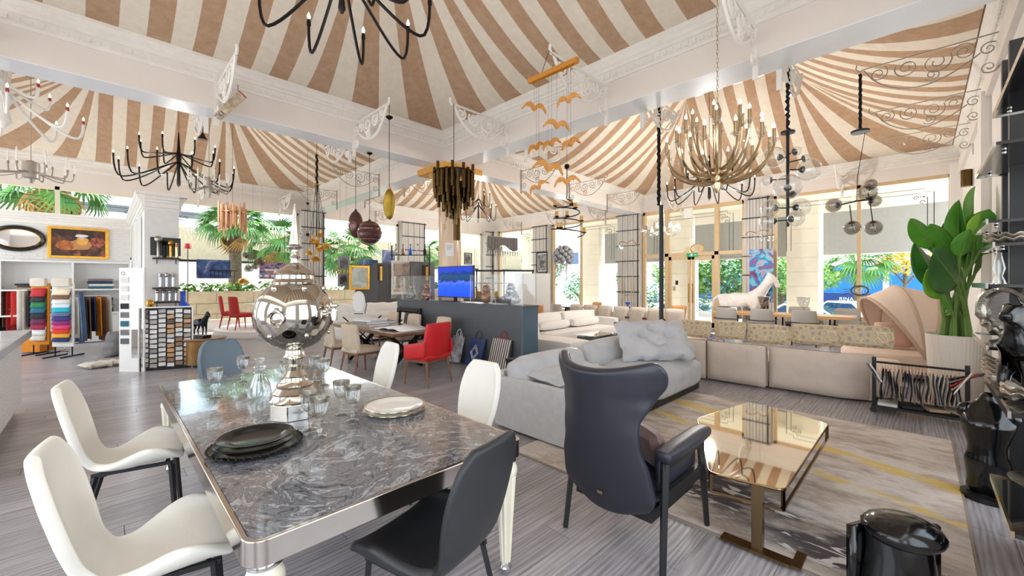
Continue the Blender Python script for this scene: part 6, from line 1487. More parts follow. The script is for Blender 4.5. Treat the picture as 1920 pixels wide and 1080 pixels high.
# ---- pedestal with bronze horse
p = PZ(383, 684, 0); mat('pedestal_gold', rgb(150, 116, 70), .3, metal=.7, var=.2); mat('bronze_statue', rgb(52, 56, 58), .3, metal=.8, var=.3)
t = thing('drum_pedestal', 'round bronze drum side table beside the tile board', 'side table', (p.x, p.y, 0)); obj('drum', MB().lathe([(.30, .04), (.33, .05), (.33, .5), (.3, .51)], 32), 'pedestal_gold', t); obj('top', MB().lathe([(.36, .51), (.37, .52), (.37, .54), (.0, .545)], 32), 'wood_brown', t); obj('plinth', MB().lathe([(.28, 0), (.28, .04)], 24), 'black', t)
q_ = Vector((p.x-.06, p.y, .545)); s3 = .24
hb = skin('bronze_horse', [(v[0]*s3, v[1]*s3, v[2]*s3, v[3]*s3*1.15) for v in hv], he, 'bronze_statue', sub=1); hb.location = q_+Vector((0, 0, .055)); hb.rotation_euler = (0, 0, math.radians(-65)); tag(hb, 'small dark bronze horse on the round drum table', 'figurine')
tag(obj('statue_base', MB().at(*q_, math.radians(-65)).cb(.02, 0, .0275, .34, .16, .055), 'black', smooth=False, bev=.004), 'black block under the bronze horse', 'plinth')
# ---- white reception desk
mat('stone_chip', rgb(230, 229, 230), .8, bump=1.0, bs=26); mat('desk_top', rgb(214, 214, 220), .15, var=.08, vs=3, coat=.4)
t = thing('reception_desk', 'white marble-topped desk with rough stone side at the left edge', 'desk', (-.68, 8.05, 0))
obj('body', MB().box(-1.6, -.05, -2.9, -.05, .12, .93), 'stone_chip', t, smooth=False); obj('top', MB().box(-1.65, .03, -2.95, .03, .93, 1.03), 'desk_top', t, smooth=False, bev=.01); obj('plinth', MB().box(-1.55, -.1, -2.85, -.1, 0, .12), 'iron_silver', t, smooth=False)
# ---- red chairs and white table on a low round platform
t = thing('round_platform', 'low white round platform under the red chairs', 'platform', (4.1, 15.0, 0)); obj('disc', MB().lathe([(1.75, 0), (1.75, .2), (1.7, .22), (0, .22)], 48), 'white_paint', t); obj('edge_band', MB().lathe([(1.752, .02), (1.762, .03), (1.762, .1), (1.752, .11)], 48, cap=False), 'cornice', t)
gR = 'red chairs on the round platform'
side_chair('red_chair', 'red chair left of the white table with its side turned, on the platform', 'red_fabric', 'red_fabric', (2.95, 14.55, .22), math.radians(15), gR, bh=.98)
side_chair('red_chair', 'red chair behind the first red chair, partly hidden, on the platform', 'red_fabric', 'red_fabric', (2.85, 15.5, .22), math.radians(-10), gR, bh=.98)
side_chair('red_chair', 'red chair right of the white table behind the samovar, on the platform', 'red_fabric', 'red_fabric', (5.1, 15.5, .22), math.radians(190), gR, bh=.98)
t = thing('white_table', 'white table set with dishes on the round platform', 'table', (4.05, 15.1, .22)); obj('top', MB().box(-.8, .8, -.5, .5, .7, .75), 'white_paint', t, smooth=False); obj('pedestal', MB().box(-.3, .3, -.12, .12, 0, .7), 'frame_pale', t, smooth=False)
for k in range(6): tag(obj('white_dish', MB().lathe([(.04, 0), (.05, .01), (.1, .045), (.095, .047), (.04, .012), (0, .012)], 16), 'china_white', loc=(3.5+.22*k, 15.0+.2*(k % 2), .97)), f'white dish on the platform table, number {k+1} from the left' if False else f'white dish on the table with red chairs, {["far left", "second", "third", "fourth", "fifth", "far right"][k]} in the row', 'dish', 'dishes on the white table')
# ---- pictures hung before the windows on wires
picture_mat('sea_pier', [rgb(20, 28, 70), rgb(34, 60, 120), rgb(60, 96, 150), rgb(170, 160, 190)], 3, 1, 2); picture_mat('harbour', [rgb(24, 34, 84), rgb(40, 60, 120), rgb(150, 150, 180), rgb(180, 90, 80), rgb(60, 80, 140)], 6, 1, 5)
def hung(label, px0, px1, py0, py1, mt, Y=16.5, cat='picture'):
    xa, _, da = PY(px0, Y); xb, _, db = PY(px1, Y); dm = (da+db)/2; z1, z0 = hz(py0, dm), hz(py1, dm)
    t = picture('hung_photo', label, ((xa+xb)/2, Y, (z0+z1)/2), xb-xa, z1-z0, None, 'black', mt, fw=0, cat=cat)
    obj('wires', MB().tube([(-(xb-xa)*.4, -.01, (z1-z0)/2), (-(xb-xa)*.4, -.01, hang_z((xa+xb)/2, Y)-(z0+z1)/2)], .003, 3).tube([((xb-xa)*.4, -.01, (z1-z0)/2), ((xb-xa)*.4, -.01, hang_z((xa+xb)/2, Y)-(z0+z1)/2)], .003, 3), 'iron_silver', t)
    return t
h1 = hung('blue photograph of a pier at dusk hung before the palm window', 368, 432, 487, 522, 'sea_pier')
m = MB()
for k in range(7): m.box(-.1+k*.11, -.08+k*.11, -.03, -.024, -.28+.0*k, -.02-.008*k)
m.box(-.12, .66, -.03, -.024, -.06, -.03); obj('pier_print', m, 'fold_black', h1, smooth=False)
h2 = hung('blue harbour photograph with white boats hung right of the palm trunk', 486, 540, 493, 523, 'harbour')
m = MB()
for k in range(5): m.box(-.5+k*.2, -.38+k*.2, -.03, -.024, -.22, -.14)
m.box(-.3, .3, -.03, -.024, .0, .06); obj('boats_print', m, 'fold_white', h2, smooth=False)
hung('small blue photograph hung behind the globe pendants', 672, 708, 487, 500, 'sea_pier', 16.4)
hung('dark blue photograph hung higher behind the globe pendants, right', 716, 740, 469, 497, 'sea_pier', 15.9)
# small red lamp and glass things by the window
q = at_px(352, 14.2, 462); t = thing('red_shade_lamp', 'slim floor lamp with a small dark red shade by the palm window', 'lamp', (q[0], q[1], 0)); obj('pole', MB().tube([(0, 0, .02), (0, 0, q[2])], .014, 6), 'bronze_dark', t); obj('base', MB().lathe([(.15, 0), (.15, .02), (.02, .04)], 18), 'bronze_dark', t); obj('shade', MB().at(0, 0, q[2]).lathe([(.11, -.09), (.07, .1)], 16), 'cup_red', t)
mat('glass_blue', rgb(20, 90, 220), .1, coat=.6)
q = at_px(343, 10.6, 575); t = thing('blue_vase', 'tall vivid blue glass vase beside the white pillar', 'vase', (q[0], q[1], .0)); obj('body', MB().at(0, 0, .75).lathe([(.12, 0), (.15, .05), (.15, .3), (.06, .4), (.06, .62), (.075, .66)], 20), 'glass_blue', t); obj('stand', MB().lathe([(.14, 0), (.12, .02), (.12, .73), (.14, .75)], 18), 'white_paint', t)
# clear plate-stack lamp and amber glass bowl lamp by the window
q = at_px(474, 14.4, 492); t = thing('disc_chandelier', 'smoked glass disc chandelier before the palm window', 'chandelier', q)
for k in range(14): a = k*2.4; r_ = .12+.22*((k*5 % 14)/14); obj('disc', MB().at(r_*math.cos(a), r_*math.sin(a), .25*math.sin(k*1.9), 0, pi/2, a).lathe([(.1, -.008), (.1, .008)], 16), 'smoke_glass', t)
obj('cable', MB().tube([(0, 0, 0), (0, 0, hang_z(q[0], q[1])-q[2])], .004, 3), 'iron_silver', t)
q = at_px(455, 13.6, 527); t = thing('amber_bowl_lamp', 'amber striped glass bowl pendant beside the palm trunk', 'pendant lamp', q); obj('bowl', MB().lathe([(.05, -.1), (.15, -.06), (.17, 0), (.1, .08), (.04, .1)], 20, cap=False), 'brass', t); obj('cable', MB().tube([(0, 0, .1), (0, 0, hang_z(q[0], q[1])-q[2])], .004, 3), 'iron_silver', t)

# ================================================================ grey partition with pictures behind the counter
mat('partition_grey', rgb(92, 94, 98), .6)
YQ = 12.6
def dark_panel(label, px0, px1, py, Y):
    xa, _, da = PY(px0, Y); xb, _, db = PY(px1, Y); t = thing('partition_panel', label, 'partition', (xa, Y, 0)); h = hz(py, (da+db)/2); obj('board', MB().box(0, xb-xa, 0, .08, .05, h), 'partition_grey', t, smooth=False); obj('foot', MB().box(0, xb-xa, -.1, .18, 0, .05), 'black', t, smooth=False); return h
dark_panel('dark grey partition panel behind the gold framed painting', 668, 708, 497, 12.4); dark_panel('dark grey partition panel with a bronze sconce, middle one', 700, 772, 494, 13.4); dark_panel('dark grey partition panel left of the marble column', 770, 815, 491, 13.0)
picture_mat('seascape', [rgb(200, 210, 204), rgb(176, 190, 186), rgb(214, 222, 214), rgb(140, 140, 124)], 2, .5, 3); picture_mat('mono_photo', [rgb(40, 40, 44), rgb(120, 118, 118), rgb(196, 192, 190)], 6, 1, 4); picture_mat('brown_art', [rgb(70, 66, 70), rgb(176, 160, 148), rgb(196, 170, 150), rgb(110, 96, 88)], 4, 1, 6); picture_mat('abstract', [rgb(80, 40, 96), rgb(150, 70, 120), rgb(40, 90, 180), rgb(60, 200, 220), rgb(210, 130, 160), rgb(70, 50, 110)], 2.2, 2, 8)
def wallpic(name, label, px0, px1, py0, py1, Y, fm, cv_, fw, mount=None):
    xa, _, da = PY(px0, Y); xb, _, db = PY(px1, Y); dm = (da+db)/2; z1, z0 = hz(py0, dm), hz(py1, dm); return picture(name, label, ((xa+xb)/2, Y, (z0+z1)/2), xb-xa, z1-z0, None, fm, cv_, fw=fw, mount=mount)
wallpic('framed_painting', 'pale seascape painting in a wide gold frame on the grey partition', 654, 692, 498, 543, 12.36, 'gold', 'seascape', .07)
wallpic('framed_photo', 'small grey framed dark photograph, upper of two by the partition', 633, 655, 480, 506, 13.0, 'cover_grey', 'mono_photo', .06)
wallpic('framed_photo', 'small grey framed dark photograph, lower of two by the partition', 633, 653, 513, 536, 13.0, 'cover_grey', 'mono_photo', .06)
for o_ in [o for o in bpy.data.objects if o.name.startswith('framed_photo') and o.parent is None]: obj('wires', MB().tube([(-.1, 0, .1), (-.1, 0, hang_z(o_.location.x, o_.location.y)-o_.location.z)], .003, 3).tube([(.1, 0, .1), (.1, 0, hang_z(o_.location.x, o_.location.y)-o_.location.z)], .003, 3), 'iron_silver', o_)
wallpic('framed_print', 'tall white-framed brown figure print left of the glass case', 733, 770, 489, 552, 13.37, 'white_paint', 'brown_art', .05, 'paper')
for px, d, lb in ((712, 13.36, 'on the middle grey panel'), (798, 12.96, 'on the panel left of the column')):
    x_, y_, d_ = PY(px, d); q = (x_, y_, hz(510, d_)); t = thing('bronze_sconce', 'bronze folded wall sconce '+lb, 'wall lamp', q, 0); obj('leaf', MB().prism([(-.12, 0), (0, -.06), (.12, 0), (0, .03)], -.25, .25), 'bronze_dark', t, smooth=False); obj('leaf', MB().prism([(-.02, -.05), (.05, -.09), (.1, -.03)], -.3, .2), 'brass', t, smooth=False)
wallpic('framed_photo', 'black and white photograph leaning in the window right of the column', 870, 884, 474, 496, 16.3, 'black', 'mono_photo', .04, 'paper')
o_ = [o for o in bpy.data.objects if o.name.startswith('framed_photo') and o.parent is None][-1]; obj('wires', MB().tube([(0, 0, .2), (0, 0, hang_z(o_.location.x, o_.location.y)-o_.location.z)], .003, 3), 'iron_silver', o_)
t = thing('tufted_white_sofa', 'white tufted sofa with folded throws before the grey partition', 'sofa', (5.6, 11.2, 0), math.radians(-90))
obj('seat', MB().soft(.1, 0, .26, 1.0, 2.2, .42, .1, 6), 'white_fabric', t); obj('backrest', tuft(MB().at(-.35, 0, .66, pi/2, 0, 0), 2.2, .75, .24, ((-.6, .3), (-.2, .3), (.2, .3), (.6, .3), (-.4, -.2), (0, -.2), (.4, -.2))), 'white_fabric', t); obj('bolster', MB().at(.1, .7, .55).soft(0, 0, 0, .8, .25, .2, .09, 5), 'white_fabric', t)
for k in range(2): obj('throw', MB().soft(.15, -.5+k*.6, .5+.03*k, .7, .5, .06, .02, 4), 'paper', t)
# vanity mirror and console behind the table
q = at_px(680, 10.6); t = thing('console_table', 'white topped console with black crossed legs and vanity mirror behind the chairs', 'console', (q[0], q[1], 0), math.radians(-10)); obj('top', MB().box(-.55, .55, -.22, .22, .78, .82), 'white_paint', t, smooth=False)
for s_ in (-1, 1): obj('leg', MB().tube([(s_*.5, 0, .78), (-s_*.3, 0, 0)], .02, 4), 'dark_iron', t)
t = thing('vanity_mirror', 'oval white vanity mirror standing on the console', 'mirror', (q[0]-.1, q[1], .82), math.radians(-45)); obj('plate', MB().at(0, 0, .32, 0, pi/2).lathe([(.16, -.015), (.17, 0), (.16, .015)], 28, 1, 1.6), 'white_paint', t); obj('foot', MB().tube([(-.12, 0, .01), (.12, 0, .01)], .012, 5).tube([(.15, 0, .01), (.2, 0, .25), (.16, 0, .45)], .01, 5), 'dark_iron', t)
t = thing('shell_bowl', 'brown textured shell bowl on the white sofa end', 'bowl', (at_px(683, 11.0)[0], at_px(683, 11.0)[1], .82)) if False else None
# bar display with bottles on the panel left of the column
q = at_px(770, 15.2, 478); t = thing('glass_bar_display', 'bar display rack with glass bottles left of the marble column', 'rack', (q[0], q[1], 0), -pi/4)
obj('shelf', MB().box(-.75, .75, -.12, .12, q[2]-.02, q[2]), 'dark_iron', t, smooth=False)
for s_ in (-.7, .7): obj('post', MB().box(s_-.02, s_+.02, -.02, .02, 0, q[2]+.35), 'dark_iron', t, smooth=False)
for k, (mt, lb) in enumerate((('smoke_glass', 'smoky'), ('fig_copper', 'copper'), ('glass_blue', 'deep blue'), ('clear_glass', 'clear'), ('fold_black', 'black'))):
    x = -.55+k*.27; tt = thing('bottle', f'{lb} bottle on the bar display rack left of the column', 'bottle', Vector((q[0], q[1], q[2]))+Vector((x/S2, -x/S2, 0)), 0, 'bottles on the bar display'); obj('body', MB().lathe([(.05, 0), (.06, .02), (.06, .18), (.02, .25), (.02, .36)], 14), mt, tt); obj('cap', MB().lathe([(.024, .36), (.024, .4)], 10), 'black', tt)
# pier and pillar art
xa, _, _ = PX(1404, 14.9); ya, yb = PX(1450, 14.9)[1], PX(1405, 14.9)[1]; dm = PX(1427, 14.9)[2]
picture('abstract_canvas', 'tall purple and turquoise abstract canvas on the ribbed pillar', (14.93, (ya+yb)/2, (hz(467, dm)+hz(567, dm))/2), yb-ya, hz(467, dm)-hz(567, dm), None, 'black', 'abstract', 'x', fw=0, cat='painting')
ya, yb = PX(1026, 14.9)[1], PX(1006, 14.9)[1]; dm = PX(1016, 14.9)[2]
picture('framed_photo', 'black and white framed photograph on the ribbed pillar behind the counter', (14.93, (ya+yb)/2, (hz(473, dm)+hz(511, dm))/2), yb-ya, hz(473, dm)-hz(511, dm), None, 'black', 'mono_photo', 'x', fw=.05, mount='paper')
# white cabinet and dark railing in the back
q = at_px(1000, 13.4); t = thing('white_cabinet', 'plain white cabinet behind the figurine case', 'cabinet', (q[0], q[1], 0), -pi/4); obj('body', MB().box(-.62, .55, 0, .4, .1, hz(513, 13.4)), 'white_paint', t, smooth=False); obj('door', MB().box(.1, .53, -.02, 0, .14, hz(513, 13.4)-.04), 'white_paint', t, smooth=False); obj('plinth', MB().box(-.58, .5, .03, .38, 0, .1), 'black', t, smooth=False)
q = at_px(945, 14.2); t = thing('dark_railing', 'dark glass-topped railing across the back corner window', 'railing', (q[0], q[1], 0), -pi/4)
obj('top_rail', MB().box(-1.0, 1.05, -.05, .05, hz(506, 14.2)-.06, hz(506, 14.2)), 'black_satin', t, smooth=False); obj('mid_rail', MB().box(-1.0, 1.05, -.03, .03, hz(530, 14.2)-.04, hz(530, 14.2)), 'iron_silver', t, smooth=False)
for x in (-.95, 0, 1.0): obj('post', MB().box(x-.025, x+.025, -.025, .025, 0, hz(506, 14.2)-.06), 'black_satin', t, smooth=False)
for k in range(9): obj('baluster', MB().box(-.8+k*.2-.008, -.8+k*.2+.008, -.008, .008, .1, hz(530, 14.2)-.04), 'counter_grey', t, smooth=False)
# glass etagere with blue glass left of the entrance
q = at_px(1177, 14.3); t = thing('gold_etagere', 'narrow gold-framed glass cabinet holding coloured glass left of the entrance', 'cabinet', (q[0], q[1], 0), -pi/4); h_ = hz(519, 14.3)
for sx in (-1, 1):
    for sy in (-1, 1): obj('post', MB().box(sx*.17-.012, sx*.17+.012, sy*.15-.012, sy*.15+.012, 0, h_), 'champagne', t, smooth=False)
for z in (.2, .7, 1.2, h_): obj('glass_shelf', MB().box(-.17, .17, -.15, .15, z-.008, z), 'clear_glass', t, smooth=False)
tt = thing('blue_goblet', 'small blue glass goblet in the gold-framed cabinet', 'vase', (q[0], q[1], .7)); obj('bowl', MB().lathe([(.01, .1), (.09, .22), (.1, .24)], 14, cap=False), 'glass_blue', tt); obj('stem', MB().lathe([(.05, 0), (.01, .02), (.01, .1)], 10), 'glass_blue', tt)
# ================================================================ right side: planter, sample rail, shelf unit, sculptures
mat('planter_white', rgb(232, 224, 212), .5); mat('soil', rgb(60, 48, 38), .9, bump=.5, bs=40)
pl = Vector((8.15, -.335, 0)); 
t = thing('fluted_planter', 'tall cream fluted round planter beside the daybed', 'planter', pl)
nf = 48
obj('pot', MB().surf(lambda u, v: ((.24+.052*v)*(1+.012*math.cos(2*pi*u*nf))*math.cos(2*pi*u), (.24+.052*v)*(1+.012*math.cos(2*pi*u*nf))*math.sin(2*pi*u), .0+.93*v), nf*4, 2, cu=True).surf(lambda u, v: ((.283-.02*v)*math.cos(2*pi*u), (.283-.02*v)*math.sin(2*pi*u), .93-.08*v), 48, 1, cu=True), 'planter_white', t)
obj('soil', MB().at(0, 0, .86).lathe([(.265, -.02), (.26, 0), (0, .02)], 24), 'soil', t)
def leaf_mat(name, c0, c1):
    mat(name, c0, .35, col2=c1, vs=3, spec=.5)
    nt = M[name].node_tree; b = nt.nodes['Principled BSDF']; b.inputs['Subsurface Weight'].default_value = 0
leaf_mat('leaf_dark', rgb(34, 90, 28), rgb(58, 122, 42)); leaf_mat('leaf_mid', rgb(66, 134, 40), rgb(100, 168, 56)); leaf_mat('leaf_light', rgb(128, 190, 54), rgb(158, 212, 80)); mat('stalk', rgb(104, 140, 62), .45)
t = thing('bird_of_paradise', 'tall bird of paradise plant with broad green leaves in the fluted planter', 'plant', pl+Vector((0, 0, .86)))
def big_leaf(px, py0, py1, w, yaw, lean, mt, fold=.25, dd=0):
    """leaf whose blade goes from frame row py0 (base) to py1 (tip) along column px"""
    d = 5.53+dd; a = PD(px[0], py0, d)-(pl+Vector((0, 0, .86))); b_ = PD(px[1], py1, d+lean)-(pl+Vector((0, 0, .86)))
    ax = (b_-a); L = ax.length; ax.normalize(); fw = Vector((-1/S2, -1/S2, 0)); fw = (Matrix.Rotation(yaw, 3, 'Z') @ fw); side = ax.cross(fw).normalized(); nrm = side.cross(ax).normalized()
    def fn(u, v):
        s_ = (u*2-1); wd = w*(math.sin(pi*min(1, (v*.97+.03))**.8)**.75)*(1 if v < 1 else 0)
        return tuple(a+ax*(L*v)+side*(s_*wd)+nrm*(-fold*abs(s_)*wd+.16*L*math.sin(v*2.2)*-.5*v))
    lf = obj('leaf', MB().surf(fn, 8, 14), mt, t, solid=.004)
    m = MB().tube([fn(.5, k/8) for k in range(9)], [.012*(1-k/10) for k in range(9)], 5); obj('midrib', m, 'stalk', lf)
    base = Vector((.14*math.cos(px[0]), .14*math.sin(px[0]*1.7), 0))
    mid = (base+a)*.5+Vector((0, 0, .15)); obj('stalk', MB().tube([base, base*.8+Vector((0, 0, .25)), mid, a], [.026, .022, .018, .013], 7), 'stalk', t)
big_leaf((1795, 1806), 475, 372, .16, 0, .1, 'leaf_mid'); big_leaf((1822, 1838), 440, 348, .19, .5, .1, 'leaf_mid', .3)
big_leaf((1750, 1711), 465, 410, .12, -.4, -.1, 'leaf_mid', .5); big_leaf((1788, 1748), 480, 420, .16, -.2, -.1, 'leaf_mid', .35)
big_leaf((1806, 1780), 500, 412, .2, .1, .15, 'leaf_mid', .15, .1); big_leaf((1830, 1858), 475, 390, .26, -.5, .0, 'leaf_mid', .2, -.05)
big_leaf((1795, 1762), 535, 470, .28, .15, -.35, 'leaf_dark', .2, -.25); big_leaf((1770, 1722), 545, 452, .19, .2, 0, 'leaf_dark', .4, .05)
big_leaf((1775, 1748), 555, 503, .18, -.1, -.2, 'leaf_light', .25, -.15); big_leaf((1826, 1852), 520, 470, .1, .8, 0, 'leaf_dark', .3, -.1)
big_leaf((1786, 1772), 588, 545, .055, .2, -.1, 'leaf_mid', .3, -.2); big_leaf((1838, 1850), 500, 425, .12, 1.0, .1, 'leaf_dark', .4, .1); big_leaf((1816, 1828), 505, 440, .15, .3, 0, 'leaf_dark', .25, .15)
big_leaf((1760, 1730), 500, 470, .1, .3, .1, 'leaf_dark', .3, .2)

big_leaf((1838, 1856), 470, 425, .13, .6, -.1, 'leaf_mid', .3, -.15); big_leaf((1828, 1846), 455, 398, .14, .2, .05, 'leaf_light', .3, -.1); big_leaf((1772, 1738), 470, 438, .12, .2, -.05, 'leaf_dark', .3, .1)
big_leaf((1800, 1822), 480, 430, .12, -.2, -.15, 'leaf_mid', .35, -.2); big_leaf((1808, 1800), 560, 505, .09, .1, -.1, 'leaf_mid', .3, -.1)
# ---- low rail of hanging samples
t = thing('hanger_rail', 'low black rail hung with dark fabric samples on hangers', 'sample rack', (6.98, .02, 0))
y0, y1, zt = -.4, .4, .62
obj('rail', MB().tube([(0, y0, zt), (0, y1, zt)], .014, 6), 'black', t); obj('base', MB().box(-.16, .16, y0, y1, .07, .10), 'black_satin', t, smooth=False)
for y_ in (y0, y1):
    obj('post', MB().box(-.025, .025, y_-.02, y_+.02, .07, zt+.06), 'black', t, smooth=False)
    obj('caster', MB().at(-.1, y_, .035, 0, 0, pi/2).lathe([(.035, -.012), (.035, .012)], 12).at(.1, y_, .035, 0, 0, pi/2).lathe([(.035, -.012), (.035, .012)], 12), 'black', t)
sw = ['fold_black', 'fold_grey', 'fold_black', 'fold_brown', 'fold_grey', 'fold_black', 'fold_navy', 'fold_black', 'fold_tan']
for k in range(24):
    y_ = y0+.06+k*.029
    s_ = obj('hanging_sample', MB().surf(lambda u, v: ((u-.5)*.24*(1+.15*v), y_+.012*math.sin(v*5+k), zt-.09-v*(.33+.03*math.sin(k*2))), 4, 4), sw[k % 9], t, solid=.012)
    obj('hanger', MB().tube([(-.09, y_, zt-.09), (0, y_, zt-.05), (.09, y_, zt-.09)], .006, 4).tube([(0, y_, zt-.05), (0, y_, zt+.02), (.015, y_, zt+.02)], .004, 4), 'pillow_pink', s_)
for k, m_ in enumerate(('fold_white', 'fold_tan', 'swatch_1', 'fold_grey', 'fold_brown')): obj('loose_sample', MB().at(-.1+.02*k, y0-.02-.025*k, zt-.02, 0, .5+.18*k, .3).cb(0, 0, -.14, .2, .012, .28), m_, t, smooth=False)
for k, m_ in enumerate(('fold_white', 'counter_grey')): obj('loose_sample', MB().at(-.1, y1+.03+.03*k, zt-.02, 0, -.5, .2).cb(0, 0, -.12, .2, .012, .24), m_, t, smooth=False)
for k, m_ in enumerate(('fold_white', 'fold_black', 'fold_tan', 'cover_tan')): obj('base_sample', MB().at(-.02, y1-.13-k*.2, .12+.01*k, .2*k).cb(0, 0, 0, .26, .18, .03), m_, t, smooth=False)

# ---- black shelf unit with chrome edges
mat('shelf_black', rgb(16, 16, 18), .12, coat=.8, var=.2, vs=30); mat('edge_chrome', rgb(222, 220, 215), .1, metal=1); mat('edge_bronze', rgb(190, 176, 150), .15, metal=1)
t = thing('black_shelf_unit', 'tall glossy black shelving with bright metal edges along the right side', 'shelf', (0, 0, 0))
YF, YR = -.30, -.66
for x in (4.72, 5.1): obj('post', MB().box(x-.035, x+.035, -.56, -.46, 0, 3.4), 'black', t, smooth=False)
for (x0, x1, z, yf) in ((2.9, 3.68, .50, -.3), (3.1, 4.12, 1.0, -.31), (4.0, 5.0, 1.22, -.31), (4.05, 5.05, 1.62, -.31), (4.3, 5.05, 1.9, -.36), (4.3, 5.2, 2.06, -.33), (3.9, 5.0, 2.5, -.33), (3.1, 4.3, 2.78, -.36)):
    sh = obj('shelf_board', MB().box(x0, x1, YR, yf, z-.02, z), 'shelf_black', t, smooth=False)
    obj('metal_edge', MB().box(x0, x1+.012, yf, yf+.012, z-.028, z+.008).box(x1, x1+.012, YR, yf, z-.028, z+.008), 'edge_chrome' if z > .6 else 'edge_bronze', sh, smooth=False)
    for x in (x0+.2, x1-.12): obj('stud', MB().at(x, yf-.05, z-.03).ball(0, 0, 0, .012, seg=8, n=5), 'edge_chrome', sh)
obj('back_panel', MB().box(2.9, 4.0, -.70, -.665, 0, .98), 'shelf_black', t, smooth=False)
obj('lower_box', MB().box(3.5, 4.1, -.64, -.52, .0, .97), 'black', t, smooth=False)
# things on the shelves
t = thing('oval_silver_mirror', 'oval mirror in an ornate silver frame standing on the black shelves', 'mirror', (4.72, -.45, 1.22), math.radians(60))
n_ = 32; tl_ = lambda m: m.at(0, 0, .2, 0, -.15)
obj('frame', tl_(MB()).tube([(.135*math.cos(2*pi*k/n_), 0, .175*math.sin(2*pi*k/n_)) for k in range(n_)], [.034+.008*math.sin(k*3.1) for k in range(n_)], 8, closed=True), 'pewter', t); obj('glass', tl_(MB()).add([(.12*math.cos(2*pi*k/n_), -.01, .16*math.sin(2*pi*k/n_)) for k in range(n_)], [tuple(range(n_))]), 'mirror', t, smooth=False)
mat('shell_silver', rgb(196, 184, 168), .2, metal=.6, var=.35, vs=12)
def shell_tray(label, loc, r, rz, n=3):
    t = thing('shell_tray', label, 'tray', loc, rz, 'silver shell trays on the black shelves')
    for k in range(n): obj('valve', MB().surf(lambda u, v: (r*v*math.cos((u-.5)*2.6), r*v*math.sin((u-.5)*2.6), .012+k*.03+.03*v*v+.01*math.sin(u*30)*v), 24, 5), 'shell_silver', t, solid=.006)
shell_tray('stack of silver and cream shell trays below the oval mirror', (4.2, -.43, 1.0), .14, 2.2, 4)
shell_tray('single silver shell tray on the shelf at eye level above', (4.55, -.45, 1.9), .13, 2.4, 2)
shell_tray('silver shell tray at the right end of the low shelf', (3.5, -.45, 1.0), .14, 2.0, 2)
t = thing('glass_drop', 'clear glass drop ornament standing between the shelf posts', 'ornament', (4.8, -.42, 1.62)); obj('drop', MB().lathe([(.03, 0), (.035, .02), (.02, .06), (.035, .12), (.012, .24)], 14), 'clear_glass', t); obj('base', MB().lathe([(.04, 0), (.04, .008)], 14), 'chrome', t)
dg = skin('dog_sculpture', [(0, 0, .2, .075), (.02, 0, .3, .07), (-.02, 0, .1, .085), (.06, 0, .38, .045), (.1, 0, .44, .05), (.18, 0, .42, .032), (.06, .05, .12, .035), (.08, .05, .02, .028), (.06, -.05, .12, .035), (.08, -.05, .02, .028), (-.08, .06, .05, .045), (-.08, -.06, .05, .045), (.08, .04, .5, .014), (.08, -.04, .5, .014)], [(0, 1), (0, 2), (1, 3), (3, 4), (4, 5), (1, 6), (6, 7), (1, 8), (8, 9), (2, 10), (2, 11), (4, 12), (4, 13)], 'black_gloss')
dg.location = (3.72, -.42, 1.01); dg.rotation_euler = (0, 0, math.radians(150)); tag(dg, 'glossy black seated dog sculpture on the lower black shelf', 'sculpture')
tag(obj('silver_bowl', MB().lathe([(.05, 0), (.06, .015), (.03, .03), (.05, .06), (.14, .12), (.145, .13), (.13, .125), (.04, .07)], 24), 'pewter', loc=(3.3, -.46, .51)), 'ornate silver bowl on the lowest black shelf', 'bowl')
t = thing('silver_urn', 'ornate silver urn standing on the floor behind the black torso', 'vase', (5.3, -.5, 0)); obj('foot', MB().lathe([(.12, 0), (.12, .03), (.05, .1), (.06, .14)], 20), 'pewter', t); obj('body', MB().lathe([(.06, .14), (.13, .25), (.15, .4), (.09, .52), (.13, .6), (.11, .6)], 24), 'pewter', t)
tag(obj('shelf_tube_lamp', MB().at(11.8, -.63, 3.65).lathe([(.08, -.16), (.08, .16)], 16), 'bronze_tube'), 'short dark bronze tube lamp high beside the shelf top', 'wall lamp')

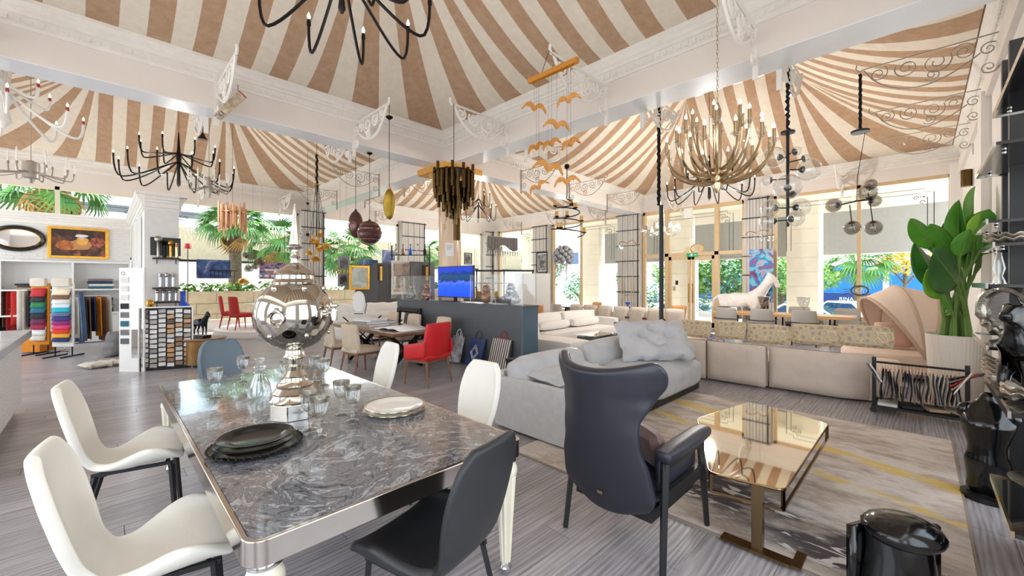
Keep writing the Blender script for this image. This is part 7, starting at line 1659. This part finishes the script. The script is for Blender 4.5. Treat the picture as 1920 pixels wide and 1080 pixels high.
# ---- black torsos
def torso(label, loc, rz, s_, name='torso_sculpture'):
    """male torso cut above the knees, shoulders broad, waist narrow"""
    pr = [(.0, .155, .12), (.06, .17, .125), (.16, .16, .115), (.26, .165, .12), (.36, .17, .125), (.44, .145, .105), (.52, .14, .10), (.62, .165, .115), (.74, .2, .13), (.84, .205, .125), (.92, .17, .1), (.98, .09, .07), (1.04, .065, .06), (1.06, .04, .04)]
    m = MB(); nn = 28
    def fn(u, v):
        t_ = v*(len(pr)-1); i = min(len(pr)-2, int(t_)); f = t_-i; f = f*f*(3-2*f); a = 2*pi*u
        w = pr[i][1]*(1-f)+pr[i+1][1]*f; dp = pr[i][2]*(1-f)+pr[i+1][2]*f; z = pr[i][0]*(1-f)+pr[i+1][0]*f
        x = dp*math.cos(a); y = w*math.sin(a)
        x += .045*math.exp(-((z-.76)/.09)**2)*sum(math.exp(-((y-c_)/.07)**2) for c_ in (-.085, .085))*(1 if math.cos(a) > 0 else .35)
        x -= (.05*math.exp(-((z-.3)/.1)**2)*sum(math.exp(-((y-c_)/.06)**2) for c_ in (-.075, .075)) if math.cos(a) < 0 else 0)
        x -= .03*math.exp(-(y/.03)**2)*(math.exp(-((z-.06)/.12)**2))*math.copysign(1, math.cos(a))
        x += .05*math.sin(z*5-1)
        return (x*s_, y*s_, z*s_)
    m.surf(fn, nn, 40, cu=True); 
    t = thing(name, label, 'sculpture', loc, rz); obj('body', m, 'black_gloss', t, ang=85)
    for sy in (-1, 1): obj('arm_stump', MB().at(.02*s_, sy*.165*s_, .86*s_, 0, sy*.35).ball(0, 0, 0, .065*s_, .085*s_), 'black_gloss', t)
    obj('plinth', MB().at(0, 0, 0).lathe([(.2*s_, -.03), (.2*s_, .005)], 24), 'black', t); return t
p = PZ(1868, 950, 0)
torso('glossy black male torso sculpture standing on the floor beside the rug', (p.x+.12, p.y+.03, .03), math.radians(165), .72)
t = thing('wall_torso', 'black torso relief against a flat backing, at the bottom edge on the rug', 'sculpture', (2.68, .02, .016), math.radians(225))
obj('backing', MB().surf(lambda u, v: (-.1-.05*math.sin(pi*u), (u-.5)*.44, .42*v), 12, 2), 'black_gloss', t, solid=.03)
obj('torso', MB().surf(lambda u, v: ((.10+.05*math.sin(pi*v))*math.cos((u-.5)*pi)-.1, .155*math.sin((u-.5)*pi)*(1+.1*math.sin(v*6)), .44*v), 16, 16).at(-.06, 0, .42).ball(0, 0, 0, .1, .07, rx=.15, ry=.165), 'black_gloss', t, ang=80)
# ================================================================ outside: street, portico, garden
mat('asphalt', rgb(190, 188, 186), .9, var=.1, vs=1); mat('paving', rgb(236, 231, 222), .8, var=.06, vs=2)
struct('ground', MB().box(-40, 140, -80, 120, -.95, -.75), 'asphalt', smooth=False)
struct('pavement', MB().box(XW+.3, 20.6, -20, 22, -.75, -.03), 'paving', smooth=False)
mat('limestone', rgb(248, 240, 226), .7, var=.04, vs=3); mat('soffit', rgb(252, 246, 234), .7); mat('blind_grey', rgb(176, 176, 174), .8, var=.04)
so = struct('portico_roof', MB().box(XW+.3, 18.75, -3, 21, 4.55, 4.8), 'soffit', smooth=False)
for k, y_ in enumerate((-1.9, 3.0, 7.45, 12.0, 16.4)):
    t = thing('portico_column', ['square limestone column right of the right window', 'square limestone column seen left of the right blind', 'square limestone column behind the entrance doors', 'square limestone column between the two middle blinds', 'square limestone column in the back corner'][k], 'column', (18.2, y_, -.03), 0, 'limestone portico columns')
    for j in range(9): obj('block', MB().box(-.48, .48, -.48, .48, .512*j+.006, .512*(j+1)-.004), 'limestone', t, smooth=False, bev=.01)
    obj('core', MB().box(-.46, .46, -.46, .46, 0, 4.58), 'limestone', t, smooth=False)
for k, (a, b_, zz_) in enumerate(((-.9, 2.45, 2.62), (3.5, 6.9, 2.62), (7.98, 11.4, 2.62), (12.5, 15.9, 2.9))):
    if k == 3: continue
    t = thing('roller_blind', ['grey roller blind outside the right window', 'grey roller blind outside the entrance doors', 'grey roller blind outside the window behind the candle spiral'][k], 'blind', (18.1, a, 0), 0, 'outside roller blinds')
    obj('cloth', MB().box(0, .01, 0, b_-a, zz_, 4.1), 'blind_grey', t, smooth=False); obj('bottom_bar', MB().box(-.01, .02, 0, b_-a, zz_-.04, zz_), 'cover_white', t, smooth=False); obj('housing', MB().box(-.05, .06, 0, b_-a, 4.1, 4.56), 'soffit', t, smooth=False)
# buildings over the street
mat('bld_white', rgb(232, 230, 228), .7); mat('bld_blue', rgb(30, 120, 216), .5); mat('bld_navy', rgb(32, 60, 130), .5); mat('bld_win', rgb(70, 90, 120), .2); mat('bld_cyan', rgb(196, 218, 236), .5)
t = thing('shop_building', 'white and blue shop building across the street', 'building', (36, 2.6, -.75))
obj('wall', MB().box(0, 6, -12, 12, 0, 7), 'bld_white', t, smooth=False); obj('blue_fascia', MB().box(-.3, 0, -9, 12, 1.65, 3.5), 'bld_blue', t, smooth=False); obj('sign_band', MB().box(-.35, 0, -9, 12, 1.0, 1.6), 'bld_navy', t, smooth=False); obj('roof_edge', MB().box(-.2, 6.2, -12.2, 12.2, 7, 7.3), 'bld_white', t, smooth=False)
for k in range(8): w2 = obj('window', MB().box(-.05, 0, -11+k*2.8, -9.6+k*2.8, 4.8, 6.2), 'bld_win', t, smooth=False); obj('pane', MB().box(-.07, -.05, -10.9+k*2.8, -9.7+k*2.8, 4.9, 6.1), 'glass', w2, smooth=False)
cu = bpy.data.curves.new('sign_text', 'FONT'); cu.body = 'RINARY CO'; cu.size = .34; cu.extrude = .01; cu.align_x = 'CENTER'
o = bpy.data.objects.new('sign_text', cu); link(o); dg_ = bpy.context.evaluated_depsgraph_get(); me_ = bpy.data.meshes.new_from_object(o.evaluated_get(dg_)); bpy.data.objects.remove(o)
o = obj('sign_lettering', me_, 'paper', t); o.location = (-.37, .45, 1.16); o.rotation_euler = (pi/2, 0, -pi/2)
t = thing('street_building', 'pale building with small windows farther along the street', 'building', (40, 26, -.75)); obj('wall', MB().box(0, 6, -9, 12, 0, 8), 'bld_white', t, smooth=False); obj('blue_fascia', MB().box(-.3, 0, -9, 6, 1.4, 3.4), 'bld_cyan', t, smooth=False)
for k in range(5): obj('window', MB().box(-.05, 0, -8+k*3.6, -6.6+k*3.6, 4.6, 6), 'bld_win', t, smooth=False)
# cars
mat('car_white', rgb(238, 240, 244), .15, coat=.8); mat('car_glass', rgb(40, 70, 110), .05, coat=.5); mat('tyre', rgb(24, 24, 26), .8)
def car(label, x, y, rz, sc=1):
    t = thing('car', label, 'car', (x, y, -.75), rz, 'white cars parked in the street', sc)
    side = [(-2.1, .3), (-2.15, .65), (-1.7, .85), (-1.0, .92), (-.4, 1.38), (.9, 1.42), (1.6, 1.0), (2.05, .92), (2.15, .6), (2.1, .3)]
    m = MB(); n_ = len(side); vv = []
    for yy, k in ((-.85, 1), (.85, 1)):
        for (x_, z_) in side: vv.append((x_, yy*(.82 if z_ > 1.2 else 1), z_))
    m.add(vv, [tuple(range(n_)), tuple(range(2*n_-1, n_-1, -1))]+[(i, (i+1) % n_, n_+(i+1) % n_, n_+i) for i in range(n_)]); obj('body', m, 'car_white', t, smooth=False, bev=.04)
    obj('side_window', MB().add([(-.85, -.862, .95), (1.35, -.862, .98), (.85, -.74, 1.33), (-.35, -.74, 1.32)], [(0, 1, 2, 3)]), 'car_glass', t, smooth=False, solid=.02); obj('side_window', MB().add([(-.85, .862, .95), (1.35, .862, .98), (.85, .74, 1.33), (-.35, .74, 1.32)], [(0, 1, 2, 3)]), 'car_glass', t, smooth=False, solid=.02)
    obj('windscreen', MB().add([(-1.02, -.72, .95), (-1.02, .72, .95), (-.46, .62, 1.35), (-.46, -.62, 1.35)], [(0, 1, 2, 3)]), 'car_glass', t, smooth=False, solid=.03); obj('rear_window', MB().add([(1.56, -.7, 1.04), (1.56, .7, 1.04), (.98, .62, 1.4), (.98, -.62, 1.4)], [(0, 1, 2, 3)]), 'car_glass', t, smooth=False, solid=.03)
    for x_ in (-1.35, 1.35):
        for yy in (-.8, .8): wh = obj('wheel', MB().at(x_, yy, .31, 0, pi/2).lathe([(.31, -.1), (.31, .1)], 20), 'tyre', t); obj('hub', MB().at(x_, yy, .31, 0, pi/2).lathe([(.17, -.11), (.17, .11)], 14), 'chrome', wh)
    return t
p = at_px(1560, 17.6); car('white hatchback parked outside the right window, left one', 23.0, 3.6, math.radians(88)); car('white car parked outside the right window, farther right', 27.5, 2.4, math.radians(60)); car('white car parked behind the entrance doors', 22.6, 9.0, math.radians(95)); car('white car seen through the left side light of the entrance', 29.0, 14.6, math.radians(80))
# trees
mat('leaf_tree', rgb(70, 120, 40), .6, col2=rgb(130, 170, 70), vs=1.5); mat('leaf_hedge', rgb(50, 100, 60), .6, col2=rgb(100, 150, 90), vs=2); mat('leaf_yellow', rgb(190, 170, 50), .6, col2=rgb(220, 190, 80), vs=2); mat('bark', rgb(112, 100, 84), .9, var=.3, vs=10, bump=.5, bs=20); mat('leaf_palm', rgb(50, 110, 50), .5, col2=rgb(110, 160, 70), vs=1.2); mat('leaf_dry', rgb(190, 150, 84), .8, col2=rgb(150, 120, 80), vs=3)
def leaf_cloud(c, rx, ry, rz_, n, s_, seed):
    rr = random.Random(seed); m = MB()
    for k in range(n):
        while True:
            v = Vector((rr.uniform(-1, 1), rr.uniform(-1, 1), rr.uniform(-1, 1)))
            if .25 < v.length < 1: break
        p_ = Vector((c[0]+v.x*rx, c[1]+v.y*ry, c[2]+v.z*rz_)); a = rr.uniform(0, 6.3); b_ = rr.uniform(-1, 1)
        u = Vector((math.cos(a), math.sin(a), b_)).normalized()*s_*rr.uniform(.6, 1.3); w = u.cross(Vector((rr.uniform(-1, 1), rr.uniform(-1, 1), 1))).normalized()*s_*.6
        m.add([p_-u, p_+w*.7, p_+u, p_-w*.7], [(0, 1, 2, 3)])
    return m
def tree(label, x, y, h, rx, rz_, mt, n=900, seed=1, s_=.16, z0=-.75, group='trees along the street'):
    t = thing('street_tree', label, 'tree', (x, y, z0), 0, group)
    obj('trunk', MB().tube([(0, 0, 0), (.05, .03, h*.35), (-.03, .05, h*.6)], [.13, .1, .07], 8), 'bark', t)
    for k in range(4): a = k*1.6; obj('bough', MB().tube([(0, 0, h*.45), (rx*.4*math.cos(a), rx*.4*math.sin(a), h*.62), (rx*.7*math.cos(a), rx*.7*math.sin(a), h*.7)], [.06, .04, .02], 6), 'bark', t)
    obj('foliage', leaf_cloud((0, 0, h*.75), rx, rx, rz_, n, s_, seed), mt, t, smooth=False, kind='stuff')
tree('bushy green tree outside the left half of the right window', 24.6, 5.0, 3.6, 2.4, 1.0, 'leaf_tree', 1500, 2)
tree('bushy green tree outside the entrance doors', 21.6, 8.5, 3.8, 1.9, 1.1, 'leaf_tree', 1400, 3); tree('green tree outside the right side light of the entrance', 21.8, 6.2, 3.7, 1.8, 1.2, 'leaf_hedge', 1300, 4)
tree('small round green tree left of the ribbed pillar by the entrance', 19.9, 11.0, 3.4, .75, .9, 'leaf_tree', 500, 5, .12); tree('tree in the back corner window', 26, 22.2, 5.4, 2.0, 1.6, 'leaf_hedge', 1100, 6)
tree('clipped bush tree below the back corner window tree', 21.5, 18.4, 3.2, 1.0, .7, 'leaf_tree', 600, 7, .13); tree('shrub tree outside the window behind the flower chandelier', 22.5, 16.0, 2.8, 1.3, 1.0, 'leaf_hedge', 700, 8, .13)
tree('green tree seen between the blinds and the hedge on the right', 33.0, 7.8, 5, 2.4, 1.6, 'leaf_hedge', 900, 9, .2)
def hedge(label, x0, x1, y0, y1, z0, z1, n, seed, mt='leaf_hedge'):
    tag(obj('hedge', leaf_cloud(((x0+x1)/2, (y0+y1)/2, (z0+z1)/2), (x1-x0)/2*1.2, (y1-y0)/2*1.2, (z1-z0)/2*1.2, n, .13, seed), mt, smooth=False), label, 'hedge')
hedge('trimmed hedge outside the right window behind the white car', 26.6, 27.4, 3.9, 7.0, -.7, 1.5, 1400, 11)
hedge('trimmed hedge outside the entrance doors', 25.2, 26.0, 8.2, 13.4, -.7, 1.6, 1600, 12)
_fan = {}
def palm_fan(r, n=13, droop=.35, seed=0, spread=2.4):
    rr = random.Random(seed); m = MB()
    for k in range(n):
        a = (k/(n-1)-.5)*spread; l = r*(1-.15*abs(a))*rr.uniform(.9, 1.05)
        pts = [(.05, 0, 0), (l*.45*math.cos(a), l*.45*math.sin(a), .03), (l*.8*math.cos(a), l*.8*math.sin(a), -droop*l*.25), (l*math.cos(a), l*math.sin(a), -droop*l*.7)]
        w_ = [.012, .05*r, .03*r, .002]
        vv = []
        for (p_, ww) in zip(pts, w_): vv += [(p_[0]-math.sin(a)*ww, p_[1]+math.cos(a)*ww, p_[2]), (p_[0], p_[1], p_[2]+ww*.5), (p_[0]+math.sin(a)*ww, p_[1]-math.cos(a)*ww, p_[2])]
        m.add(vv, [(i*3+j, i*3+j+1, i*3+j+4, i*3+j+3) for i in range(3) for j in range(2)])
    return m
fan_me = [palm_fan(.85, 13, .3, 1).mesh(True), palm_fan(.85, 13, .8, 2, 2.0).mesh(True)]
fan_me[0].materials.append(M['leaf_palm']); fan_me[1].materials.append(M['leaf_palm']); fan_dry = palm_fan(.8, 11, 1.2, 3, 1.6).mesh(True); fan_dry.materials.append(M['leaf_dry'])
def palm(label, x, y, z0, ht, n=26, sc=1, dry=8, seed=1, rt=.2, low=1.75):
    rr = random.Random(seed); t = thing('palm_tree', label, 'palm', (x, y, z0), 0, 'palms outside the left windows')
    obj('trunk', MB().tube([(0, 0, 0), (.03, 0, ht*.5), (0, .03, ht)], [rt*1.1, rt*.85, rt*.9], 12), 'bark', t)
    for k in range(n+dry):
        d_ = k >= n; az = k*2.4; el = 1.15-low*(k/n) if not d_ else -1.0+.25*rr.random()
        st = Vector((math.cos(el)*math.cos(az), math.cos(el)*math.sin(az), math.sin(el)))*(.75*sc if not d_ else .4*sc)
        p1 = Vector((0, 0, ht))+st
        f_ = bpy.data.objects.new('frond', fan_dry if d_ else fan_me[k % 2]); link(f_, t); f_.location = p1; f_.rotation_euler = Euler((rr.uniform(-.4, .4), -el+.35, az)); f_.scale = (sc,)*3
        me_s = MB().tube([(0, 0, ht), tuple(p1)], .018*sc, 4); obj('frond_stem', me_s, 'stalk', f_ if False else t)
palm('nearest fan palm with its trunk beside the blue pier photograph', PY(440, 19.6)[0], 19.6, .6, 3.2, 30, .95, 3, 3, .25, 1.35)
palm('fan palm behind the upper window above the painting', PY(100, 20.0)[0], 20.0, .6, 4.35, 24, 1.15, 30, 5, .42)
palm('fan palm right of the nearest one with dry hanging fronds', PY(520, 21.5)[0], 21.5, .6, 2.9, 24, 1.1, 12, 7, .24)
palm('fan palm outside the window behind the brown globe pendant', PY(655, 20.2)[0], 20.2, .6, 2.5, 30, 1.15, 8, 9, .25)
palm('fan palm seen just left of the marble column', PY(800, 20.5)[0], 20.5, .2, 3.0, 26, .9, 4, 11, .18)
palm('feathery palm outside the right window before the blue shop', 31.0, 2.6, -.75, 3.4, 28, 1.3, 0, 13, .18)
tree('yellow-leaved tree at the right of the right window', 32.5, .6, 5.0, 1.4, 1.0, 'leaf_yellow', 500, 14, .18)
for k, x in enumerate((33.6, 33.9)): tag(obj('lamp_pole', MB().lathe([(.09, -.75), (.07, 5)], 10), 'bld_white', loc=(x+.0, 1.55-k*.12, 0)), f'slim white street pole outside the right window, {"left" if k == 0 else "right"} of two', 'pole')
# garden wall with planting on the left
mat('stone_wall', rgb(196, 178, 150), .85, var=.15, vs=4); mat('terrace_wall', rgb(236, 232, 226), .8); mat('fence_straw', rgb(176, 164, 140), .9, var=.25, vs=12, stretch=(6, 6, .3))
t = thing('garden_wall', 'low tan stone garden wall outside the left windows', 'wall', (0, 18.6, -.75)); obj('core', MB().box(-6, 16.4, .02, .9, 0, 2.05), 'stone_wall', t, smooth=False)
bs_ = MB().box(0, 1.18, 0, .04, 0, .37).mesh(); bs_.materials.append(M['stone_wall'])
for r_ in range(5):
    for k in range(17):
        o = bpy.data.objects.new('stone', bs_); link(o, t); o.location = (-5.4+k*1.2+(.6 if r_ % 2 else 0), -.01, .06+r_*.39)
hedge('trailing green planting on top of the garden wall, left part', 1.5, 7.2, 18.75, 19.3, 1.0, 1.6, 800, 21, 'leaf_tree'); hedge('trailing green planting on top of the garden wall, right part', 8.2, 15.6, 18.75, 19.3, 1.0, 1.7, 1200, 22, 'leaf_hedge')
t = thing('terrace', 'white terrace wall with a straw fence behind the palms', 'wall', (0, 25, -.75)); obj('parapet', MB().box(-14, 30, 0, .3, 0, 3.4), 'terrace_wall', t, smooth=False); obj('straw_fence', MB().box(-14, 30, .35, .42, 3.4, 5.1), 'fence_straw', t, smooth=False); obj('rail', MB().box(-14, 30, -.05, 0, 3.4, 3.5), 'dark_iron', t, smooth=False)
t = thing('hotel_block', 'grey building partly visible behind the fence at the left', 'building', (-4, 34, -.75)); obj('wall', MB().box(-12, 13, 0, 8, 0, 6.6), 'bld_white', t, smooth=False); obj('roof', MB().box(-12.3, 13.3, -.3, 8.3, 6.6, 7.0), 'counter_grey', t, smooth=False)
for k in range(6): obj('window', MB().box(-10+k*3.6, -8.6+k*3.6, -.05, 0, 3.6, 5.2), 'bld_win', t, smooth=False)
# gold emblem, exit sign over the entrance
p = PX(1307, XW-.02); dd = p[2]; z = hz(466, dd); t = thing('gold_emblem', 'gold oval emblem with wing strokes on the glass over the entrance', 'sign', (XW-.01, p[1], z))
obj('oval', MB().tube([(0, .24*math.cos(k*pi/16), .17*math.sin(k*pi/16)) for k in range(32)], .018, 5, closed=True), 'brass', t); obj('plate', MB().add([(.004, .23*math.cos(k*pi/16), .16*math.sin(k*pi/16)) for k in range(32)], [tuple(range(32))]), 'champagne', t, smooth=False)
m = MB(); m.tube([(-.01, .1, -.06), (-.01, .1, .07)], .014, 4).tube([(-.01, .1, .0), (-.01, .02, .07)], .012, 4).tube([(-.01, .1, .0), (-.01, .02, -.06)], .012, 4).tube([(-.01, -.02, -.06), (-.01, -.06, .07), (-.01, -.11, -.06)], .013, 4); obj('letters', m, 'bld_white', t)
for k in range(4): obj('wing_stroke', MB().tube([(0, .28, .05-.05*k), (0, .42+.03*k, .02-.07*k)], .016, 4), 'brass', t)
mat('exit_green', rgb(20, 130, 70), .4, emis=(.02, .4, .15, 1), es=.3)
p = PX(1297, XW-.1); z = hz(478, p[2]); t = thing('exit_sign', 'green running-man exit sign above the entrance doors', 'sign', (XW-.08, p[1], z)); obj('panel', MB().box(0, .03, -.2, .2, -.07, .07), 'exit_green', t, smooth=False); obj('pictogram', MB().box(-.004, 0, -.02, .05, -.04, .05).box(-.004, 0, -.16, -.08, -.01, .015), 'paper', t, smooth=False)
# dark emblem on the right window
p = PX(1612, XW-.01); z = hz(545, p[2]); t = thing('window_emblem', 'dark oval emblem with wing strokes on the right window glass', 'sign', (XW-.03, p[1], z))
mat('emblem_dark', rgb(74, 70, 40), .5); obj('oval', MB().tube([(0, .19*math.cos(k*pi/16), .13*math.sin(k*pi/16)) for k in range(32)], .024, 5, closed=True), 'emblem_dark', t)
m = MB(); m.tube([(-.01, .08, -.05), (-.01, .08, .06)], .01, 4).tube([(-.01, .08, .0), (-.01, .02, .06)], .01, 4).tube([(-.01, .08, .0), (-.01, .02, -.05)], .01, 4).tube([(-.01, -.02, -.05), (-.01, -.05, .06), (-.01, -.09, -.05)], .01, 4); obj('letters', m, 'bld_white', t)
for k in range(3): obj('wing_stroke', MB().tube([(0, .22, .04-.05*k), (0, .36, .03-.08*k)], .013, 4), 'emblem_dark', t)
cu = bpy.data.curves.new('hot_text', 'FONT'); cu.body = 'HOT'; cu.size = .34; cu.extrude = .01
o = bpy.data.objects.new('hot_text', cu); link(o); dg_ = bpy.context.evaluated_depsgraph_get(); me_ = bpy.data.meshes.new_from_object(o.evaluated_get(dg_)); bpy.data.objects.remove(o)
xh, _, dh = PY(352, 24.9); o = obj('terrace_sign', me_, 'paper', loc=(xh, 25.33, hz(434, dh)), rot=(pi/2, 0, 0)); tag(o, 'white HOT lettering on the wall behind the palm', 'sign')
# ================================================================ small remaining things
picture_mat('red_white_print', [rgb(240, 240, 240), rgb(60, 110, 190), rgb(240, 240, 238), rgb(210, 40, 40)], 9, 1, 11)
xx_, yy_, _d = PX(1340, 7.75); p = Vector((xx_, yy_, 0))
tag(obj('printed_pillow', MB().at(p.x, p.y, .60, pi/2, .3).pillow(.36, .28, .12), 'red_white_print'), 'small red, white and blue printed pillow behind the hexagon pillows', 'pillow')
pc = PD(858, 466, 9.42); t = thing('notice_sheet', 'white paper notice fixed to the marble column', 'notice', (5.96-.272*.62-.006, 8.1-.272*.78-.008, pc.z), math.radians(-38))
obj('sheet', MB().box(-.1, .1, -.004, 0, -.16, .16), 'paper', t, smooth=False); obj('text_lines', MB().box(-.07, .07, -.005, -.004, .08, .09).box(-.07, .07, -.005, -.004, .04, .05).box(-.07, .04, -.005, -.004, 0, .01), 'cover_grey', t, smooth=False)
for k, (px, py, mt, lb) in enumerate(((1263, 533, 'cover_white', 'pale sticker on the left entrance leaf, left'), (1268, 530, 'fold_black', 'dark sticker on the left entrance leaf, right'), (1263, 541, 'cover_tan', 'tan sticker on the left entrance leaf, lowest'))):
    y_ = PX(px, XW-.03)[1]; d_ = PX(px, XW-.03)[2]; t = thing('door_sticker', lb, 'sticker', (XW+.018, y_, hz(py, d_))); obj('sheet', MB().box(-.004, 0, -.05, .05, -.08, .08), mt, t, smooth=False)
q = at_px(281, 7.95); t = thing('gold_ornament', 'small golden ornament on a slim post behind the tile board', 'ornament', (q[0], q[1], 0)); obj('post', MB().lathe([(.1, 0), (.1, .02), (.015, .04), (.015, hz(576, 7.95))], 14), 'black', t); obj('flower', MB().at(0, 0, hz(570, 7.95)).ball(0, 0, 0, .07, .09, 10, 6), 'gold', t)
t = thing('media_console', 'dark low console with gold lamp cubes behind the right glass case', 'console', (9.6, 10.9, 0), -pi/4)
obj('body', MB().box(-.8, .8, 0, .4, .1, 1.05), 'counter_grey', t, smooth=False); obj('foot', MB().box(-.75, .75, .04, .36, 0, .1), 'black', t, smooth=False); obj('top', MB().box(-.85, .85, -.03, .43, 1.05, 1.09), 'cover_grey', t, smooth=False)
for k in range(3):
    v = Vector((9.6, 10.9, 1.09))+Vector((1/S2, -1/S2, 0))*(-.25+.3*k)+Vector((1/S2, 1/S2, 0))*.18
    tt = thing('cube_lamp', ['left gold cube lamp on the dark console', 'middle gold cube lamp on the dark console', 'right gold cube lamp on the dark console'][k], 'lamp', v, -pi/4, 'cube lamps on the dark console'); obj('shade', MB().box(-.1, .1, -.1, .1, .02, .24), 'brass', tt, smooth=False, bev=.01); obj('base', MB().box(-.11, .11, -.11, .11, 0, .02), 'black', tt, smooth=False)
t = thing('white_stool', 'small white tapered stool between the grey dining chairs', 'stool', (12.4, 3.55, 0)); obj('seat', MB().lathe([(.17, .42), (.18, .44), (.17, .47), (0, .475)], 24), 'white_paint', t); obj('body', MB().lathe([(.1, 0), (.16, .42)], 24), 'white_paint', t)
